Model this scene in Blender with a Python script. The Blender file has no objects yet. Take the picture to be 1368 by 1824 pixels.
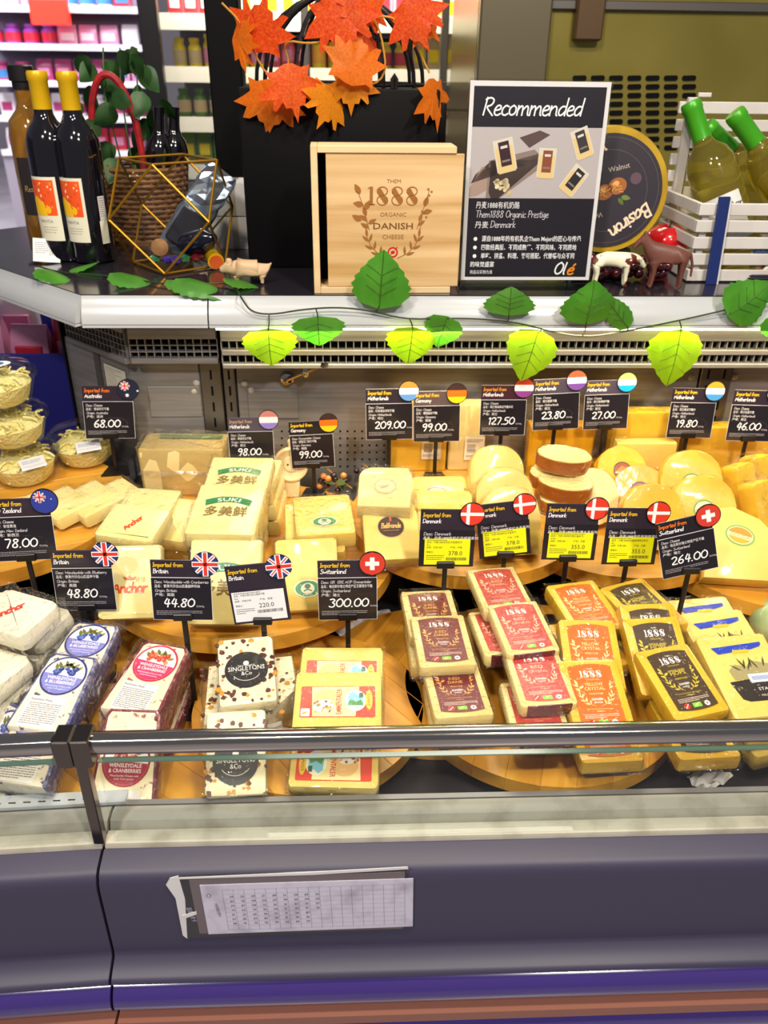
import bpy, bmesh, math, random
from mathutils import Matrix, Vector

# ------------------------------------------------------------------ camera, world, lights
scene = bpy.context.scene
COL = scene.collection
rnd = random.Random(7)
PI = math.pi
R = math.radians
F_PX, EYE = 1450.0, 1.55
CAM_ROT = Matrix.Rotation(R(-2.5), 3, 'Z') @ Matrix.Rotation(R(61), 3, 'X') @ Matrix.Rotation(R(0.76), 3, 'Z')
cam_data = bpy.data.cameras.new('camera')
cam = bpy.data.objects.new('camera', cam_data)
COL.objects.link(cam)
cam.matrix_world = Matrix.Translation((0, 0, EYE)) @ CAM_ROT.to_4x4()
cam_data.sensor_fit = 'VERTICAL'
cam_data.sensor_height = 36.0
cam_data.lens = 36.0 * F_PX / 1824.0
cam_data.clip_start = 0.05
cam_data.dof.use_dof = True
cam_data.dof.focus_distance = 1.02
cam_data.dof.aperture_fstop = 7.0
scene.camera = cam

world = bpy.data.worlds.new('store_air')
scene.world = world
world.use_nodes = True
world.node_tree.nodes['Background'].inputs[0].default_value = (0.80, 0.80, 0.88, 1)
world.node_tree.nodes['Background'].inputs[1].default_value = 0.2
scene.view_settings.view_transform = 'Standard'
scene.view_settings.look = 'None'
scene.view_settings.exposure = 0.0
scene.view_settings.gamma = 1.0
scene.view_settings.use_curve_mapping = False


def area(name, loc, target, size, power, color, size_y=None, spread=180):
    d = bpy.data.lights.new(name, 'AREA')
    d.energy = power
    d.color = color
    d.size = size
    if size_y:
        d.shape = 'RECTANGLE'
        d.size_y = size_y
    d.spread = R(spread)
    o = bpy.data.objects.new(name, d)
    COL.objects.link(o)
    o.location = loc
    o.rotation_euler = (Vector(target) - Vector(loc)).to_track_quat('-Z', 'Y').to_euler()
    return o


# ceiling track spots over the counter and ceiling panels farther back in the store
area('track_spot', (-0.30, 0.15, 3.0), (-0.15, 0.9, 0.85), 0.16, 21, (1.0, 0.86, 0.62))
area('track_spot', (0.55, 0.15, 3.0), (0.35, 0.9, 0.85), 0.16, 20, (1.0, 0.86, 0.62))
area('track_spot', (0.9, -0.9, 3.0), (0.3, 1.3, 1.25), 0.2, 40, (1.0, 0.95, 0.88))
area('track_spot', (-0.9, -0.8, 3.0), (-0.3, 1.3, 1.25), 0.2, 34, (1.0, 0.95, 0.9))
area('aisle_panel', (-3.2, 7.5, 3.4), (-3.6, 9.0, 0.8), 3.0, 330, (1.0, 0.95, 1.0), 2.0)
area('aisle_panel', (0.3, 2.6, 3.3), (0.2, 3.4, 1.0), 1.4, 60, (1.0, 0.93, 0.75), 1.0)

# ------------------------------------------------------------------ helpers
def ray(x, y):
    return CAM_ROT @ Vector(((x - 684) / F_PX, -(y - 912) / F_PX, -1.0))


def P(x, y, z):            # where the line of sight of a photo pixel meets the level z
    d = ray(x, y)
    return Vector((0, 0, EYE)) + d * ((z - EYE) / d.z)


def PY(x, y, Y):           # ... meets the upright plane at distance Y
    d = ray(x, y)
    return Vector((0, 0, EYE)) + d * (Y / d.y)


def hexc(h):
    h = h.lstrip('#')
    v = [int(h[i:i + 2], 16) / 255 for i in (0, 2, 4)]
    return tuple((c / 12.92 if c <= .04045 else ((c + .055) / 1.055) ** 2.4) for c in v) + (1.0,)


MATS = {}


def mat(name, color='#808080', rough=0.5, metal=0.0, coat=0.0, trans=0.0, emit=None, estr=0.0, alpha=1.0, ior=1.45,
        noise=None, bump=None, spec=0.5, sss=0.0):
    """noise=(scale, colour2, contrast lo, hi[, stretch]) ; bump=(scale, strength)"""
    if name in MATS:
        return MATS[name]
    m = bpy.data.materials.new(name)
    m.use_nodes = True
    nt = m.node_tree
    b = nt.nodes['Principled BSDF']
    col = hexc(color) if isinstance(color, str) else color
    b.inputs['Base Color'].default_value = col
    b.inputs['Roughness'].default_value = rough
    b.inputs['Metallic'].default_value = metal
    b.inputs['Coat Weight'].default_value = coat
    b.inputs['Coat Roughness'].default_value = 0.08
    b.inputs['Transmission Weight'].default_value = trans
    b.inputs['IOR'].default_value = ior
    b.inputs['Alpha'].default_value = alpha
    b.inputs['Specular IOR Level'].default_value = spec
    if sss:
        b.inputs['Subsurface Weight'].default_value = sss
        b.inputs['Subsurface Radius'].default_value = (0.012, 0.008, 0.003)
        b.inputs['Subsurface Scale'].default_value = 0.6
    if emit:
        b.inputs['Emission Color'].default_value = hexc(emit)
        b.inputs['Emission Strength'].default_value = estr
    tc = None
    if noise or bump:
        tc = nt.nodes.new('ShaderNodeTexCoord')
        mp = nt.nodes.new('ShaderNodeMapping')
        nt.links.new(tc.outputs['Object'], mp.inputs['Vector'])
    if noise:
        if len(noise) > 4:
            mp.inputs['Scale'].default_value = noise[4]
        n = nt.nodes.new('ShaderNodeTexNoise')
        n.inputs['Scale'].default_value = noise[0]
        n.inputs['Detail'].default_value = 4
        r = nt.nodes.new('ShaderNodeValToRGB')
        r.color_ramp.elements[0].position = noise[2]
        r.color_ramp.elements[1].position = noise[3]
        r.color_ramp.elements[0].color = col
        r.color_ramp.elements[1].color = hexc(noise[1])
        nt.links.new(mp.outputs[0], n.inputs['Vector'])
        nt.links.new(n.outputs['Fac'], r.inputs['Fac'])
        nt.links.new(r.outputs['Color'], b.inputs['Base Color'])
    if bump:
        n2 = nt.nodes.new('ShaderNodeTexNoise')
        n2.inputs['Scale'].default_value = bump[0]
        n2.inputs['Detail'].default_value = 3
        bp = nt.nodes.new('ShaderNodeBump')
        bp.inputs['Strength'].default_value = bump[1]
        bp.inputs['Distance'].default_value = 0.004
        nt.links.new(tc.outputs['Object'], n2.inputs['Vector'])
        nt.links.new(n2.outputs['Fac'], bp.inputs['Height'])
        nt.links.new(bp.outputs['Normal'], b.inputs['Normal'])
        if coat:
            nt.links.new(bp.outputs['Normal'], b.inputs['Coat Normal'])
    MATS[name] = m
    return m


def clear_mat(name, tint='#ffffff', gloss=0.10, rough=0.05, bump=None):
    """thin clear plastic or glass: mostly transparent with a glossy skin"""
    if name in MATS:
        return MATS[name]
    m = bpy.data.materials.new(name)
    m.use_nodes = True
    nt = m.node_tree
    nt.nodes.clear()
    out = nt.nodes.new('ShaderNodeOutputMaterial')
    mix = nt.nodes.new('ShaderNodeMixShader')
    tr = nt.nodes.new('ShaderNodeBsdfTransparent')
    tr.inputs[0].default_value = hexc(tint)
    gl = nt.nodes.new('ShaderNodeBsdfGlossy')
    gl.inputs['Roughness'].default_value = rough
    lw = nt.nodes.new('ShaderNodeLayerWeight')
    lw.inputs['Blend'].default_value = 0.5
    pw = nt.nodes.new('ShaderNodeMath')
    pw.operation = 'POWER'
    pw.inputs[1].default_value = 4.0
    nt.links.new(lw.outputs['Facing'], pw.inputs[0])
    ma = nt.nodes.new('ShaderNodeMath')
    ma.operation = 'MULTIPLY_ADD'
    ma.inputs[1].default_value = 0.5
    ma.inputs[2].default_value = gloss
    ma.use_clamp = True
    nt.links.new(pw.outputs[0], ma.inputs[0])
    nt.links.new(ma.outputs[0], mix.inputs[0])
    nt.links.new(tr.outputs[0], mix.inputs[1])
    nt.links.new(gl.outputs[0], mix.inputs[2])
    nt.links.new(mix.outputs[0], out.inputs[0])
    if bump:
        tc = nt.nodes.new('ShaderNodeTexCoord')
        n2 = nt.nodes.new('ShaderNodeTexNoise')
        n2.inputs['Scale'].default_value = bump[0]
        bp = nt.nodes.new('ShaderNodeBump')
        bp.inputs['Strength'].default_value = bump[1]
        bp.inputs['Distance'].default_value = 0.01
        nt.links.new(tc.outputs['Object'], n2.inputs['Vector'])
        nt.links.new(n2.outputs['Fac'], bp.inputs['Height'])
        nt.links.new(bp.outputs['Normal'], gl.inputs['Normal'])
        nt.links.new(bp.outputs['Normal'], lw.inputs['Normal'])
    MATS[name] = m
    return m


def wood_mat(name, c1, c2, scale=3.0, stretch=(1, 9, 9), rough=0.4, coat=0.25, vary=0.25):
    if name in MATS:
        return MATS[name]
    m = bpy.data.materials.new(name)
    m.use_nodes = True
    nt = m.node_tree
    b = nt.nodes['Principled BSDF']
    b.inputs['Roughness'].default_value = rough
    b.inputs['Coat Weight'].default_value = coat
    b.inputs['Coat Roughness'].default_value = 0.15
    tc = nt.nodes.new('ShaderNodeTexCoord')
    mp = nt.nodes.new('ShaderNodeMapping')
    mp.inputs['Scale'].default_value = stretch
    oi = nt.nodes.new('ShaderNodeObjectInfo')
    n = nt.nodes.new('ShaderNodeTexNoise')
    n.noise_dimensions = '4D'
    n.inputs['Scale'].default_value = scale
    n.inputs['Detail'].default_value = 6
    n.inputs['Distortion'].default_value = 0.6
    r = nt.nodes.new('ShaderNodeValToRGB')
    r.color_ramp.elements[0].position = 0.34
    r.color_ramp.elements[1].position = 0.68
    r.color_ramp.elements[0].color = hexc(c1)
    r.color_ramp.elements[1].color = hexc(c2)
    mul = nt.nodes.new('ShaderNodeMath')
    mul.operation = 'MULTIPLY'
    mul.inputs[1].default_value = 20
    hsv = nt.nodes.new('ShaderNodeHueSaturation')
    mr = nt.nodes.new('ShaderNodeMapRange')
    mr.inputs[3].default_value = 1 - vary
    mr.inputs[4].default_value = 1 + vary * 0.6
    nt.links.new(tc.outputs['Object'], mp.inputs[0])
    nt.links.new(mp.outputs[0], n.inputs['Vector'])
    nt.links.new(oi.outputs['Random'], mul.inputs[0])
    nt.links.new(mul.outputs[0], n.inputs['W'])
    nt.links.new(n.outputs['Fac'], r.inputs[0])
    nt.links.new(oi.outputs['Random'], mr.inputs[0])
    nt.links.new(mr.outputs[0], hsv.inputs['Value'])
    nt.links.new(r.outputs[0], hsv.inputs['Color'])
    nt.links.new(hsv.outputs[0], b.inputs['Base Color'])
    MATS[name] = m
    return m


# --- mesh helpers: every function fills a bmesh
def bm_new():
    return bmesh.new()


def box(bm, x0, x1, y0, y1, z0, z1, bev=0.0, seg=2, M=None):
    r = bmesh.ops.create_cube(bm, size=1.0)
    vs = r['verts']
    mm = Matrix.Translation(((x0 + x1) / 2, (y0 + y1) / 2, (z0 + z1) / 2)) @ Matrix.Diagonal((x1 - x0, y1 - y0, z1 - z0, 1))
    bmesh.ops.transform(bm, matrix=mm, verts=vs)
    if bev:
        es = list({e for v in vs for e in v.link_edges})
        g = bmesh.ops.bevel(bm, geom=es, offset=bev, segments=seg, profile=0.5, affect='EDGES')
        vs = list({v for f in g['faces'] for v in f.verts} | {v for v in vs if v.is_valid})
    if M is not None:
        bmesh.ops.transform(bm, matrix=M, verts=vs)
    return vs


def lathe(bm, prof, n=24, M=None, cap=True):
    """prof: (radius, z) list"""
    rings = []
    for (r, z) in prof:
        if r < 1e-6:
            rings.append([bm.verts.new((0, 0, z))])
        else:
            rings.append([bm.verts.new((r * math.cos(2 * PI * k / n), r * math.sin(2 * PI * k / n), z)) for k in range(n)])
    for a, b in zip(rings, rings[1:]):
        if len(a) == 1 and len(b) == 1:
            continue
        for k in range(n):
            k2 = (k + 1) % n
            if len(a) == 1:
                bm.faces.new((a[0], b[k2], b[k]))
            elif len(b) == 1:
                bm.faces.new((a[k], a[k2], b[0]))
            else:
                bm.faces.new((a[k], a[k2], b[k2], b[k]))
    if cap:
        if len(rings[0]) > 1:
            bm.faces.new(list(reversed(rings[0])))
        if len(rings[-1]) > 1:
            bm.faces.new(rings[-1])
    vs = [v for r in rings for v in r]
    if M is not None:
        bmesh.ops.transform(bm, matrix=M, verts=vs)
    return vs


def tube(bm, pts, rad, n=8, closed=False, rads=None):
    pts = [Vector(p) for p in pts]
    m = len(pts)
    rings = []
    up = None
    for i, p in enumerate(pts):
        if closed:
            t = pts[(i + 1) % m] - pts[i - 1]
        else:
            t = pts[min(i + 1, m - 1)] - pts[max(i - 1, 0)]
        t.normalize()
        if up is None:
            up = Vector((0, 0, 1)) if abs(t.z) < 0.9 else Vector((1, 0, 0))
        a = t.cross(up)
        if a.length < 1e-5:
            a = t.orthogonal()
        a.normalize()
        b = a.cross(t).normalized()
        up = b
        r = rads[i] if rads else rad
        rings.append([bm.verts.new(p + (a * math.cos(2 * PI * k / n) + b * math.sin(2 * PI * k / n)) * r) for k in range(n)])
    rng = range(m) if closed else range(m - 1)
    for i in rng:
        A, B = rings[i], rings[(i + 1) % m]
        for k in range(n):
            bm.faces.new((A[k], B[k], B[(k + 1) % n], A[(k + 1) % n]))
    if not closed:
        bm.faces.new(rings[0])
        bm.faces.new(list(reversed(rings[-1])))
    return [v for r in rings for v in r]


def prism(bm, pts, z0, z1, M=None):
    """closed outline (x, y) extruded from z0 to z1"""
    lo = [bm.verts.new((p[0], p[1], z0)) for p in pts]
    hi = [bm.verts.new((p[0], p[1], z1)) for p in pts]
    n = len(pts)
    bm.faces.new(list(reversed(lo)))
    bm.faces.new(hi)
    for k in range(n):
        bm.faces.new((lo[k], lo[(k + 1) % n], hi[(k + 1) % n], hi[k]))
    vs = lo + hi
    if M is not None:
        bmesh.ops.transform(bm, matrix=M, verts=vs)
    return vs


def sweep(bm, prof, A, B, close=True, straight=False):
    """profile of (depth y, z) swept along the straight line A->B (x, y of its y=0 datum); depth is measured across the line"""
    A, B = Vector(A), Vector(B)
    t = (B - A).normalized()
    nrm = Vector((0, 1)) if straight else Vector((-t.y, t.x))
    ra = [bm.verts.new((A.x + nrm.x * d, A.y + nrm.y * d, z)) for d, z in prof]
    rb = [bm.verts.new((B.x + nrm.x * d, B.y + nrm.y * d, z)) for d, z in prof]
    n = len(prof)
    for k in range(n if close else n - 1):
        bm.faces.new((ra[k], rb[k], rb[(k + 1) % n], ra[(k + 1) % n]))
    if close:
        bm.faces.new(list(reversed(ra)))
        bm.faces.new(rb)


def mesh_of(bm, name, smooth=True, angle=40):
    bmesh.ops.recalc_face_normals(bm, faces=bm.faces)
    me = bpy.data.meshes.new(name)
    bm.to_mesh(me)
    bm.free()
    if smooth:
        me.shade_smooth()
        me.set_sharp_from_angle(angle=R(angle))
    return me


def obj(name, me, m=None, parent=None, loc=None, rot=None, smooth=True, angle=40):
    if isinstance(me, bmesh.types.BMesh):
        me = mesh_of(me, name, smooth, angle)
    o = bpy.data.objects.new(name, me)
    COL.objects.link(o)
    if m is not None and not me.materials:
        me.materials.append(m)
    if parent is not None:
        o.parent = parent
    if loc is not None:
        o.location = loc
    if rot is not None:
        o.rotation_euler = rot
    return o


def tag(o, label, cat, group=None, kind=None):
    o['label'] = label
    if cat:
        o['category'] = cat
    if group:
        o['group'] = group
    if kind:
        o['kind'] = kind
    return o


def thing(name, label, cat, loc=(0, 0, 0), rot=(0, 0, 0), group=None):
    o = bpy.data.objects.new(name, None)
    o.empty_display_size = 0.02
    COL.objects.link(o)
    o.location = loc
    o.rotation_euler = rot
    return tag(o, label, cat, group)


def struct(name, me, m=None, label=None, smooth=False):
    o = obj(name, me, m, smooth=smooth)
    o['kind'] = 'structure'
    if label:
        o['label'] = label
    return o


def copy_tree(o, parent=None, loc=None, rot=None, label=None, group=None):
    c = o.copy()
    COL.objects.link(c)
    c.parent = parent
    if loc is not None:
        c.location = loc
    if rot is not None:
        c.rotation_euler = rot
    if label:
        c['label'] = label
    if group:
        c['group'] = group
    for ch in o.children:
        copy_tree(ch, c)
    return c


# --- flat print: coloured shapes on a surface, in millimetres, one mesh with a colour attribute
def print_mat():
    if 'printed_ink' in MATS:
        return MATS['printed_ink']
    m = bpy.data.materials.new('printed_ink')
    m.use_nodes = True
    nt = m.node_tree
    b = nt.nodes['Principled BSDF']
    a = nt.nodes.new('ShaderNodeAttribute')
    a.attribute_name = 'ink'
    nt.links.new(a.outputs['Color'], b.inputs['Base Color'])
    b.inputs['Roughness'].default_value = 0.4
    b.inputs['Coat Weight'].default_value = 0.12
    b.inputs['Coat Roughness'].default_value = 0.08
    MATS['printed_ink'] = m
    return m


TEXTS = {}


def text_mesh(s, bold=False):
    key = (s, bold)
    if key in TEXTS:
        return TEXTS[key]
    c = bpy.data.curves.new('t', 'FONT')
    c.body = s
    c.size = 1.0
    c.resolution_u = 2
    if bold:
        c.offset = 0.012
    o = bpy.data.objects.new('t', c)
    me = bpy.data.meshes.new_from_object(o)
    vs = [(v.co.x, v.co.y) for v in me.vertices]
    fs = [tuple(p.vertices) for p in me.polygons]
    bpy.data.objects.remove(o)
    bpy.data.curves.remove(c)
    bpy.data.meshes.remove(me)
    if vs:
        x0, x1 = min(v[0] for v in vs), max(v[0] for v in vs)
    else:
        x0 = x1 = 0
    TEXTS[key] = (vs, fs, x0, x1)
    return TEXTS[key]


# single-stroke hand lettering: advance and polylines, x-height 5, capitals 9
HAND = {
    'a': (5.6, '4.6,4.6 2.5,5.2 .4,3.6 .4,1 2,0 4.4,2 4.8,5;4.8,5 4.6,1.2 5.4,0'),
    'b': (5.2, '.8,9 .6,.4;.6,3.6 2.6,5 4.6,3.6 4.4,.8 2.2,-.2 .6,1'),
    'c': (4.8, '4.4,4.4 2.4,5.2 .4,3.2 .8,.6 2.8,-.2 4.6,.8'),
    'd': (5.6, '4.4,4.6 2.2,5 .3,2.8 1,.2 3,.2 4.8,2.6;4.8,9 4.8,0'),
    'e': (4.8, '.6,2.4 4.2,3 4,4.8 2,5.2 .3,3 .8,.4 2.8,-.2 4.6,.8'),
    'f': (4.2, '4.4,8 3,9 1.8,7.6 1.6,0;.2,4.8 3.6,5'),
    'g': (5.4, '4.6,4.6 2.4,5.2 .4,3 1.2,.6 3.2,.8 4.6,4.8 4.6,-1.6 2.6,-3 .6,-2'),
    'h': (5.4, '.8,9 .6,0;.6,2.6 2.4,5 4.2,4.4 4.6,0'),
    'i': (2.4, '1.2,5 1.1,.6 2,0;1.2,7 1.4,7.2'),
    'k': (5.0, '.8,9 .6,0;4.2,5 .8,2.2 4.6,0'),
    'l': (2.4, '1,9 1,1 2,0'),
    'm': (8.2, '.6,5 .6,0;.6,2.8 2.2,5 3.6,4.4 3.8,0;3.8,2.8 5.6,5 7,4.4 7.2,.6 8,0'),
    'n': (5.6, '.6,5 .6,0;.6,2.6 2.4,5 4.4,4.4 4.6,.6 5.4,0'),
    'o': (5.2, '2.6,5.1 .4,3.8 .5,1 2.5,-.1 4.6,1.2 4.5,4 2.6,5.1'),
    'p': (5.2, '.8,5 .6,-3.4;.6,3.4 2.6,5.1 4.6,3.6 4.2,.8 2.2,0 .6,1.2'),
    'r': (4.2, '.6,5 .7,0;.7,2.6 2,4.8 4,4.8'),
    's': (4.4, '4,4.6 2,5.2 .7,4 3.6,1.8 3,0 .4,.4'),
    't': (4.0, '1.8,8 1.7,1 3,0 3.8,.6;.2,5.2 3.8,5.4'),
    'u': (5.4, '.6,5 .6,1 2,-.1 4.4,1.8;4.6,5 4.5,1 5.3,0'),
    'w': (7.2, '.4,5 1.6,.2 3.6,4.2 5,.2 6.8,5'),
    'y': (5.0, '.4,5 2.4,1;4.6,5 1.4,-3'),
    'z': (4.8, '.5,4.8 4.4,5 .4,.2 4.6,.2'),
    'v': (5.0, '.4,5 2.2,.2 4.6,5'),
    'x': (5.0, '.4,5 4.6,0;4.4,5 .4,0'),
    'A': (7.4, '.3,0 3.6,9 6.8,0;1.6,3.4 5.8,3.2'),
    'B': (6.6, '.8,9 .7,0;.4,9 4.8,8.6 4.8,5.4 1,4.8 5.6,4.2 5.6,.6 .5,0'),
    'C': (6.8, '6,8 3.6,9.2 .6,6 1,1.4 4,-.2 6.4,1.2'),
    'D': (7.2, '.9,9 .8,0;.2,8.8 4.6,8.8 6.8,5.6 5.4,1.2 .4,0'),
    'E': (6.4, '5.8,9 .9,8.8 .8,0 6,.2;.8,4.8 4.8,5'),
    'G': (7.4, '6.4,8 3.6,9.2 .6,5.8 1.2,1 4.4,0 6.6,2 6.6,4.4 4.2,4.4'),
    'I': (3.4, '.4,8.8 3.2,9;1.8,9 1.6,0;.3,0 3,.2'),
    'M': (8.4, '.6,0 1.2,9 4.2,3 7,9 7.8,0'),
    'N': (7.2, '.7,0 .9,9 6,.2 6.4,9'),
    'O': (8.0, '4,9.2 .8,7.2 .6,2.2 3.8,-.2 7.2,2 7.2,7 4,9.2'),
    'P': (6.2, '.9,9 .8,0;.3,8.8 4.6,8.8 5.6,6.6 4.4,4.4 .9,4.2'),
    'R': (6.8, '.9,9 .5,0;.2,8 3,9.2 5.8,7.8 4.6,5 1,4.4 6.4,-.2'),
    'S': (6.4, '5.8,8 3.2,9.2 .9,7.4 5.4,3.4 5,.6 2.6,-.2 .4,1.2'),
    'T': (6.6, '.2,8.8 6.4,9;3.2,9 3,0'),
    'W': (9.4, '.4,9 2.2,.2 4.6,7 6.8,.2 9,9'),
    'Z': (6.6, '.6,8.8 6,9 .4,.2 6.4,.2'),
    '0': (7.6, '3.8,9 .8,7 .6,2.4 3.6,0 6.8,2 6.9,6.8 3.8,9'),
    '1': (3.6, '.6,7.4 2.4,9 2.2,0'),
    '2': (7.0, '.6,7.2 3,9 6,7.4 4.6,4 .5,.2 6.6,.4'),
    '3': (6.6, '.6,8.2 3.6,9 5.6,7 2.6,5 5.9,3.4 5,.4 2.2,0 .4,1'),
    '4': (7.0, '3.2,9 .5,3.2 6.4,3.6;5,8 4.6,0'),
    '5': (6.8, '6,9 1.6,8.8 1,5.2 4.6,5.4 6,3 4.4,.2 .5,.4'),
    '6': (6.8, '5,9 1.8,6.4 .6,2.6 2.6,0 5.6,.8 5.8,3.6 3,4.8 .9,3.2'),
    '7': (6.6, '.4,8.8 6.2,9 2.6,0'),
    '8': (6.8, '5.6,8 3.2,9 1,7.4 5.4,3.2 5.2,.6 2.8,-.1 .7,1.4 1.6,3.8 5.6,6.4 5.6,8'),
    '9': (6.8, '5.8,7 4.4,9 1.4,8.4 .8,5.6 3.4,4.6 5.8,7 5,2.4 3.4,0'),
    '.': (2.6, '1,.2 1.4,.4'),
    ':': (2.6, '1.2,.6 1.4,.8;1.3,4 1.5,4.2'),
    '/': (4.0, '.4,-.6 3.6,9.4'),
    '&': (7.0, '6,0 1.4,7 3,9 4.4,7.4 .6,2.4 2.4,0 6.4,3.6'),
    ' ': (3.6, ''),
    'é': (4.8, '.6,2.4 4.2,3 4,4.8 2,5.2 .3,3 .8,.4 2.8,-.2 4.6,.8;3,6.6 4,8'),
}


def chaikin(pts, k=2):
    for _ in range(k):
        if len(pts) < 3:
            return pts
        q = [pts[0]]
        for a, b in zip(pts, pts[1:]):
            q.append((a[0] * .75 + b[0] * .25, a[1] * .75 + b[1] * .25))
            q.append((a[0] * .25 + b[0] * .75, a[1] * .25 + b[1] * .75))
        q.append(pts[-1])
        pts = q
    return pts


class Print:
    LAY = 0.00012

    def __init__(s):
        s.v, s.f, s.c = [], [], []
        s.map = None            # optional (x, y) -> (x, y) bend
        s.ox = s.oy = 0.0
        s.sc = 1.0

    def _add(s, pts, faces, color, lay):
        n = len(s.v)
        for x, y in pts:
            x, y = s.ox + x * s.sc, s.oy + y * s.sc
            if s.map:
                x, y = s.map(x, y)
            s.v.append((x * .001, y * .001, lay * s.LAY))
        c = hexc(color)
        for f in faces:
            s.f.append(tuple(n + i for i in f))
            s.c.append(c)

    def poly(s, pts, color, lay=0):
        a = sum(p[0] * q[1] - q[0] * p[1] for p, q in zip(pts, pts[1:] + pts[:1]))
        if a < 0:
            pts = pts[::-1]
        s._add(pts, [tuple(range(len(pts)))], color, lay)

    def rect(s, x0, y0, x1, y1, color, lay=0, r=0):
        if r <= 0:
            return s.poly([(x0, y0), (x1, y0), (x1, y1), (x0, y1)], color, lay)
        p = []
        for cx, cy, a in ((x1 - r, y0 + r, -90), (x1 - r, y1 - r, 0), (x0 + r, y1 - r, 90), (x0 + r, y0 + r, 180)):
            for k in range(5):
                t = R(a + k * 22.5)
                p.append((cx + r * math.cos(t), cy + r * math.sin(t)))
        s.poly(p, color, lay)

    def ell(s, cx, cy, rx, ry, color, lay=0, rot=0, n=24):
        ca, sa = math.cos(R(rot)), math.sin(R(rot))
        s.poly([(cx + rx * math.cos(t) * ca - ry * math.sin(t) * sa, cy + rx * math.cos(t) * sa + ry * math.sin(t) * ca)
                for t in (2 * PI * k / n for k in range(n))], color, lay)

    def line(s, pts, w, color, lay=2):
        for i, (a, b) in enumerate(zip(pts, pts[1:])):
            dx, dy = b[0] - a[0], b[1] - a[1]
            L = math.hypot(dx, dy)
            if L < 1e-9:
                continue
            dx, dy = dx / L, dy / L
            e = w * .38
            ax, ay, bx, by = a[0] - dx * e, a[1] - dy * e, b[0] + dx * e, b[1] + dy * e
            px, py = -dy * w / 2, dx * w / 2
            s._add([(ax - px, ay - py), (bx - px, by - py), (bx + px, by + py), (ax + px, ay + py)], [(0, 1, 2, 3)], color, lay + .06 * (i % 4))

    def leaf(s, x, y, L, w, rot, color, lay=2):
        ca, sa = math.cos(R(rot)), math.sin(R(rot))
        pts = []
        for k in range(9):
            t = k / 8
            pts.append((t * L, w * math.sin(PI * t ** .8) / 2))
        for k in range(7, 0, -1):
            t = k / 8
            pts.append((t * L, -w * math.sin(PI * t ** .8) / 2))
        s.poly([(x + a * ca - b * sa, y + a * sa + b * ca) for a, b in pts], color, lay)

    def text(s, t, x, y, h, color, lay=2, align='c', w=None, rot=0, bold=False, arc=None):
        """h: capital height in mm; w: forced width; arc=(radius) bends the line round a circle centred below/above"""
        vs, fs, x0, x1 = text_mesh(t, bold)
        if not vs:
            return
        k = h / .70
        kx = k if w is None else w / max(x1 - x0, 1e-6)
        W = (x1 - x0) * kx
        ax = {'c': -W / 2, 'l': 0, 'r': -W}[align]
        ca, sa = math.cos(R(rot)), math.sin(R(rot))
        out = []
        for px, py in vs:
            u, v = (px - x0) * kx + ax, py * k
            if arc:
                th = u / arc
                u, v = (arc + v) * math.sin(th), (arc + v) * math.cos(th) - arc
            out.append((x + u * ca - v * sa, y + u * sa + v * ca))
        s._add(out, fs, color, lay)

    def hand(s, t, x, y, h, color, lay=2, wt=None, slant=.12, align='l', wide=1.0, rot=0):
        k = h / 9.0
        wt = wt or h * .12
        W = sum(HAND.get(ch, HAND[' '])[0] for ch in t) * k * wide
        cx = {'l': 0, 'c': -W / 2, 'r': -W}[align]
        ca, sa = math.cos(R(rot)), math.sin(R(rot))
        for ch in t:
            adv, g = HAND.get(ch, HAND[' '])
            for pl in g.split(';'):
                if not pl:
                    continue
                pts = [tuple(float(q) for q in p.split(',')) for p in pl.split()]
                pts = chaikin(pts, 2 if h > 4 else 1)
                pts = [(cx + px * k * wide + py * k * slant, py * k) for px, py in pts]
                s.line([(x + u * ca - v * sa, y + u * sa + v * ca) for u, v in pts], wt, color, lay)
            cx += adv * k * wide

    def blur(s, x0, y0, x1, n, h, color, lay=2, align='l', gap=1.6, seed=1):
        """lines of print too small to read: short bars word by word"""
        g = random.Random(seed)
        for i in range(n):
            y = y0 - i * h * gap
            x = x0
            end = x1 if i < n - 1 else x0 + (x1 - x0) * g.uniform(.4, .9)
            while x < end:
                w = g.uniform(.8, 3.2) * h
                s.rect(x, y, min(x + w, end), y + h * .75, color, lay)
                x += w + h * .55

    def mesh(s, name='print'):
        me = bpy.data.meshes.new(name)
        me.from_pydata(s.v, [], s.f)
        at = me.color_attributes.new('ink', 'FLOAT_COLOR', 'CORNER')
        i = 0
        buf = []
        for f, c in zip(s.f, s.c):
            buf.extend(list(c) * len(f))
        at.data.foreach_set('color', buf)
        me.materials.append(print_mat())
        me.validate()
        return me

# ------------------------------------------------------------------ materials used across the scene
M_PANEL = mat('slate_panel', '#37334a', 0.48, spec=.6)
M_BUMP = mat('purple_bumper', '#3a2a72', 0.16, coat=0.8)
M_STRIP = mat('brown_strip', '#8b5a4c', 0.5)
M_KICK = mat('dark_kick', '#2b2233', 0.5)
M_CREAM = mat('cream_enamel', '#b5b0a2', 0.35, noise=(30, '#968f80', .45, .75))
M_CHROME = mat('chrome', '#b9b4ae', 0.12, metal=1.0)
M_DCHROME = mat('dark_chrome', '#6c645e', 0.18, metal=1.0)
M_STEEL = mat('brushed_steel', '#8f8c8c', 0.42, metal=0.45, noise=(6, '#7c7878', .35, .7, (1, 1, 26)))
M_STEEL_D = mat('grey_steel', '#6f6a66', 0.4, metal=0.85)
M_WHITE = mat('white_plastic', '#b8bbc0', 0.22, coat=0.4)
M_SHELF = mat('black_shelf_top', '#25222a', 0.16, coat=0.5)
M_BLACK = mat('black_matte', '#050406', 0.6, spec=.15)
M_BLACKP = mat('black_plastic', '#151316', 0.35)
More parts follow.
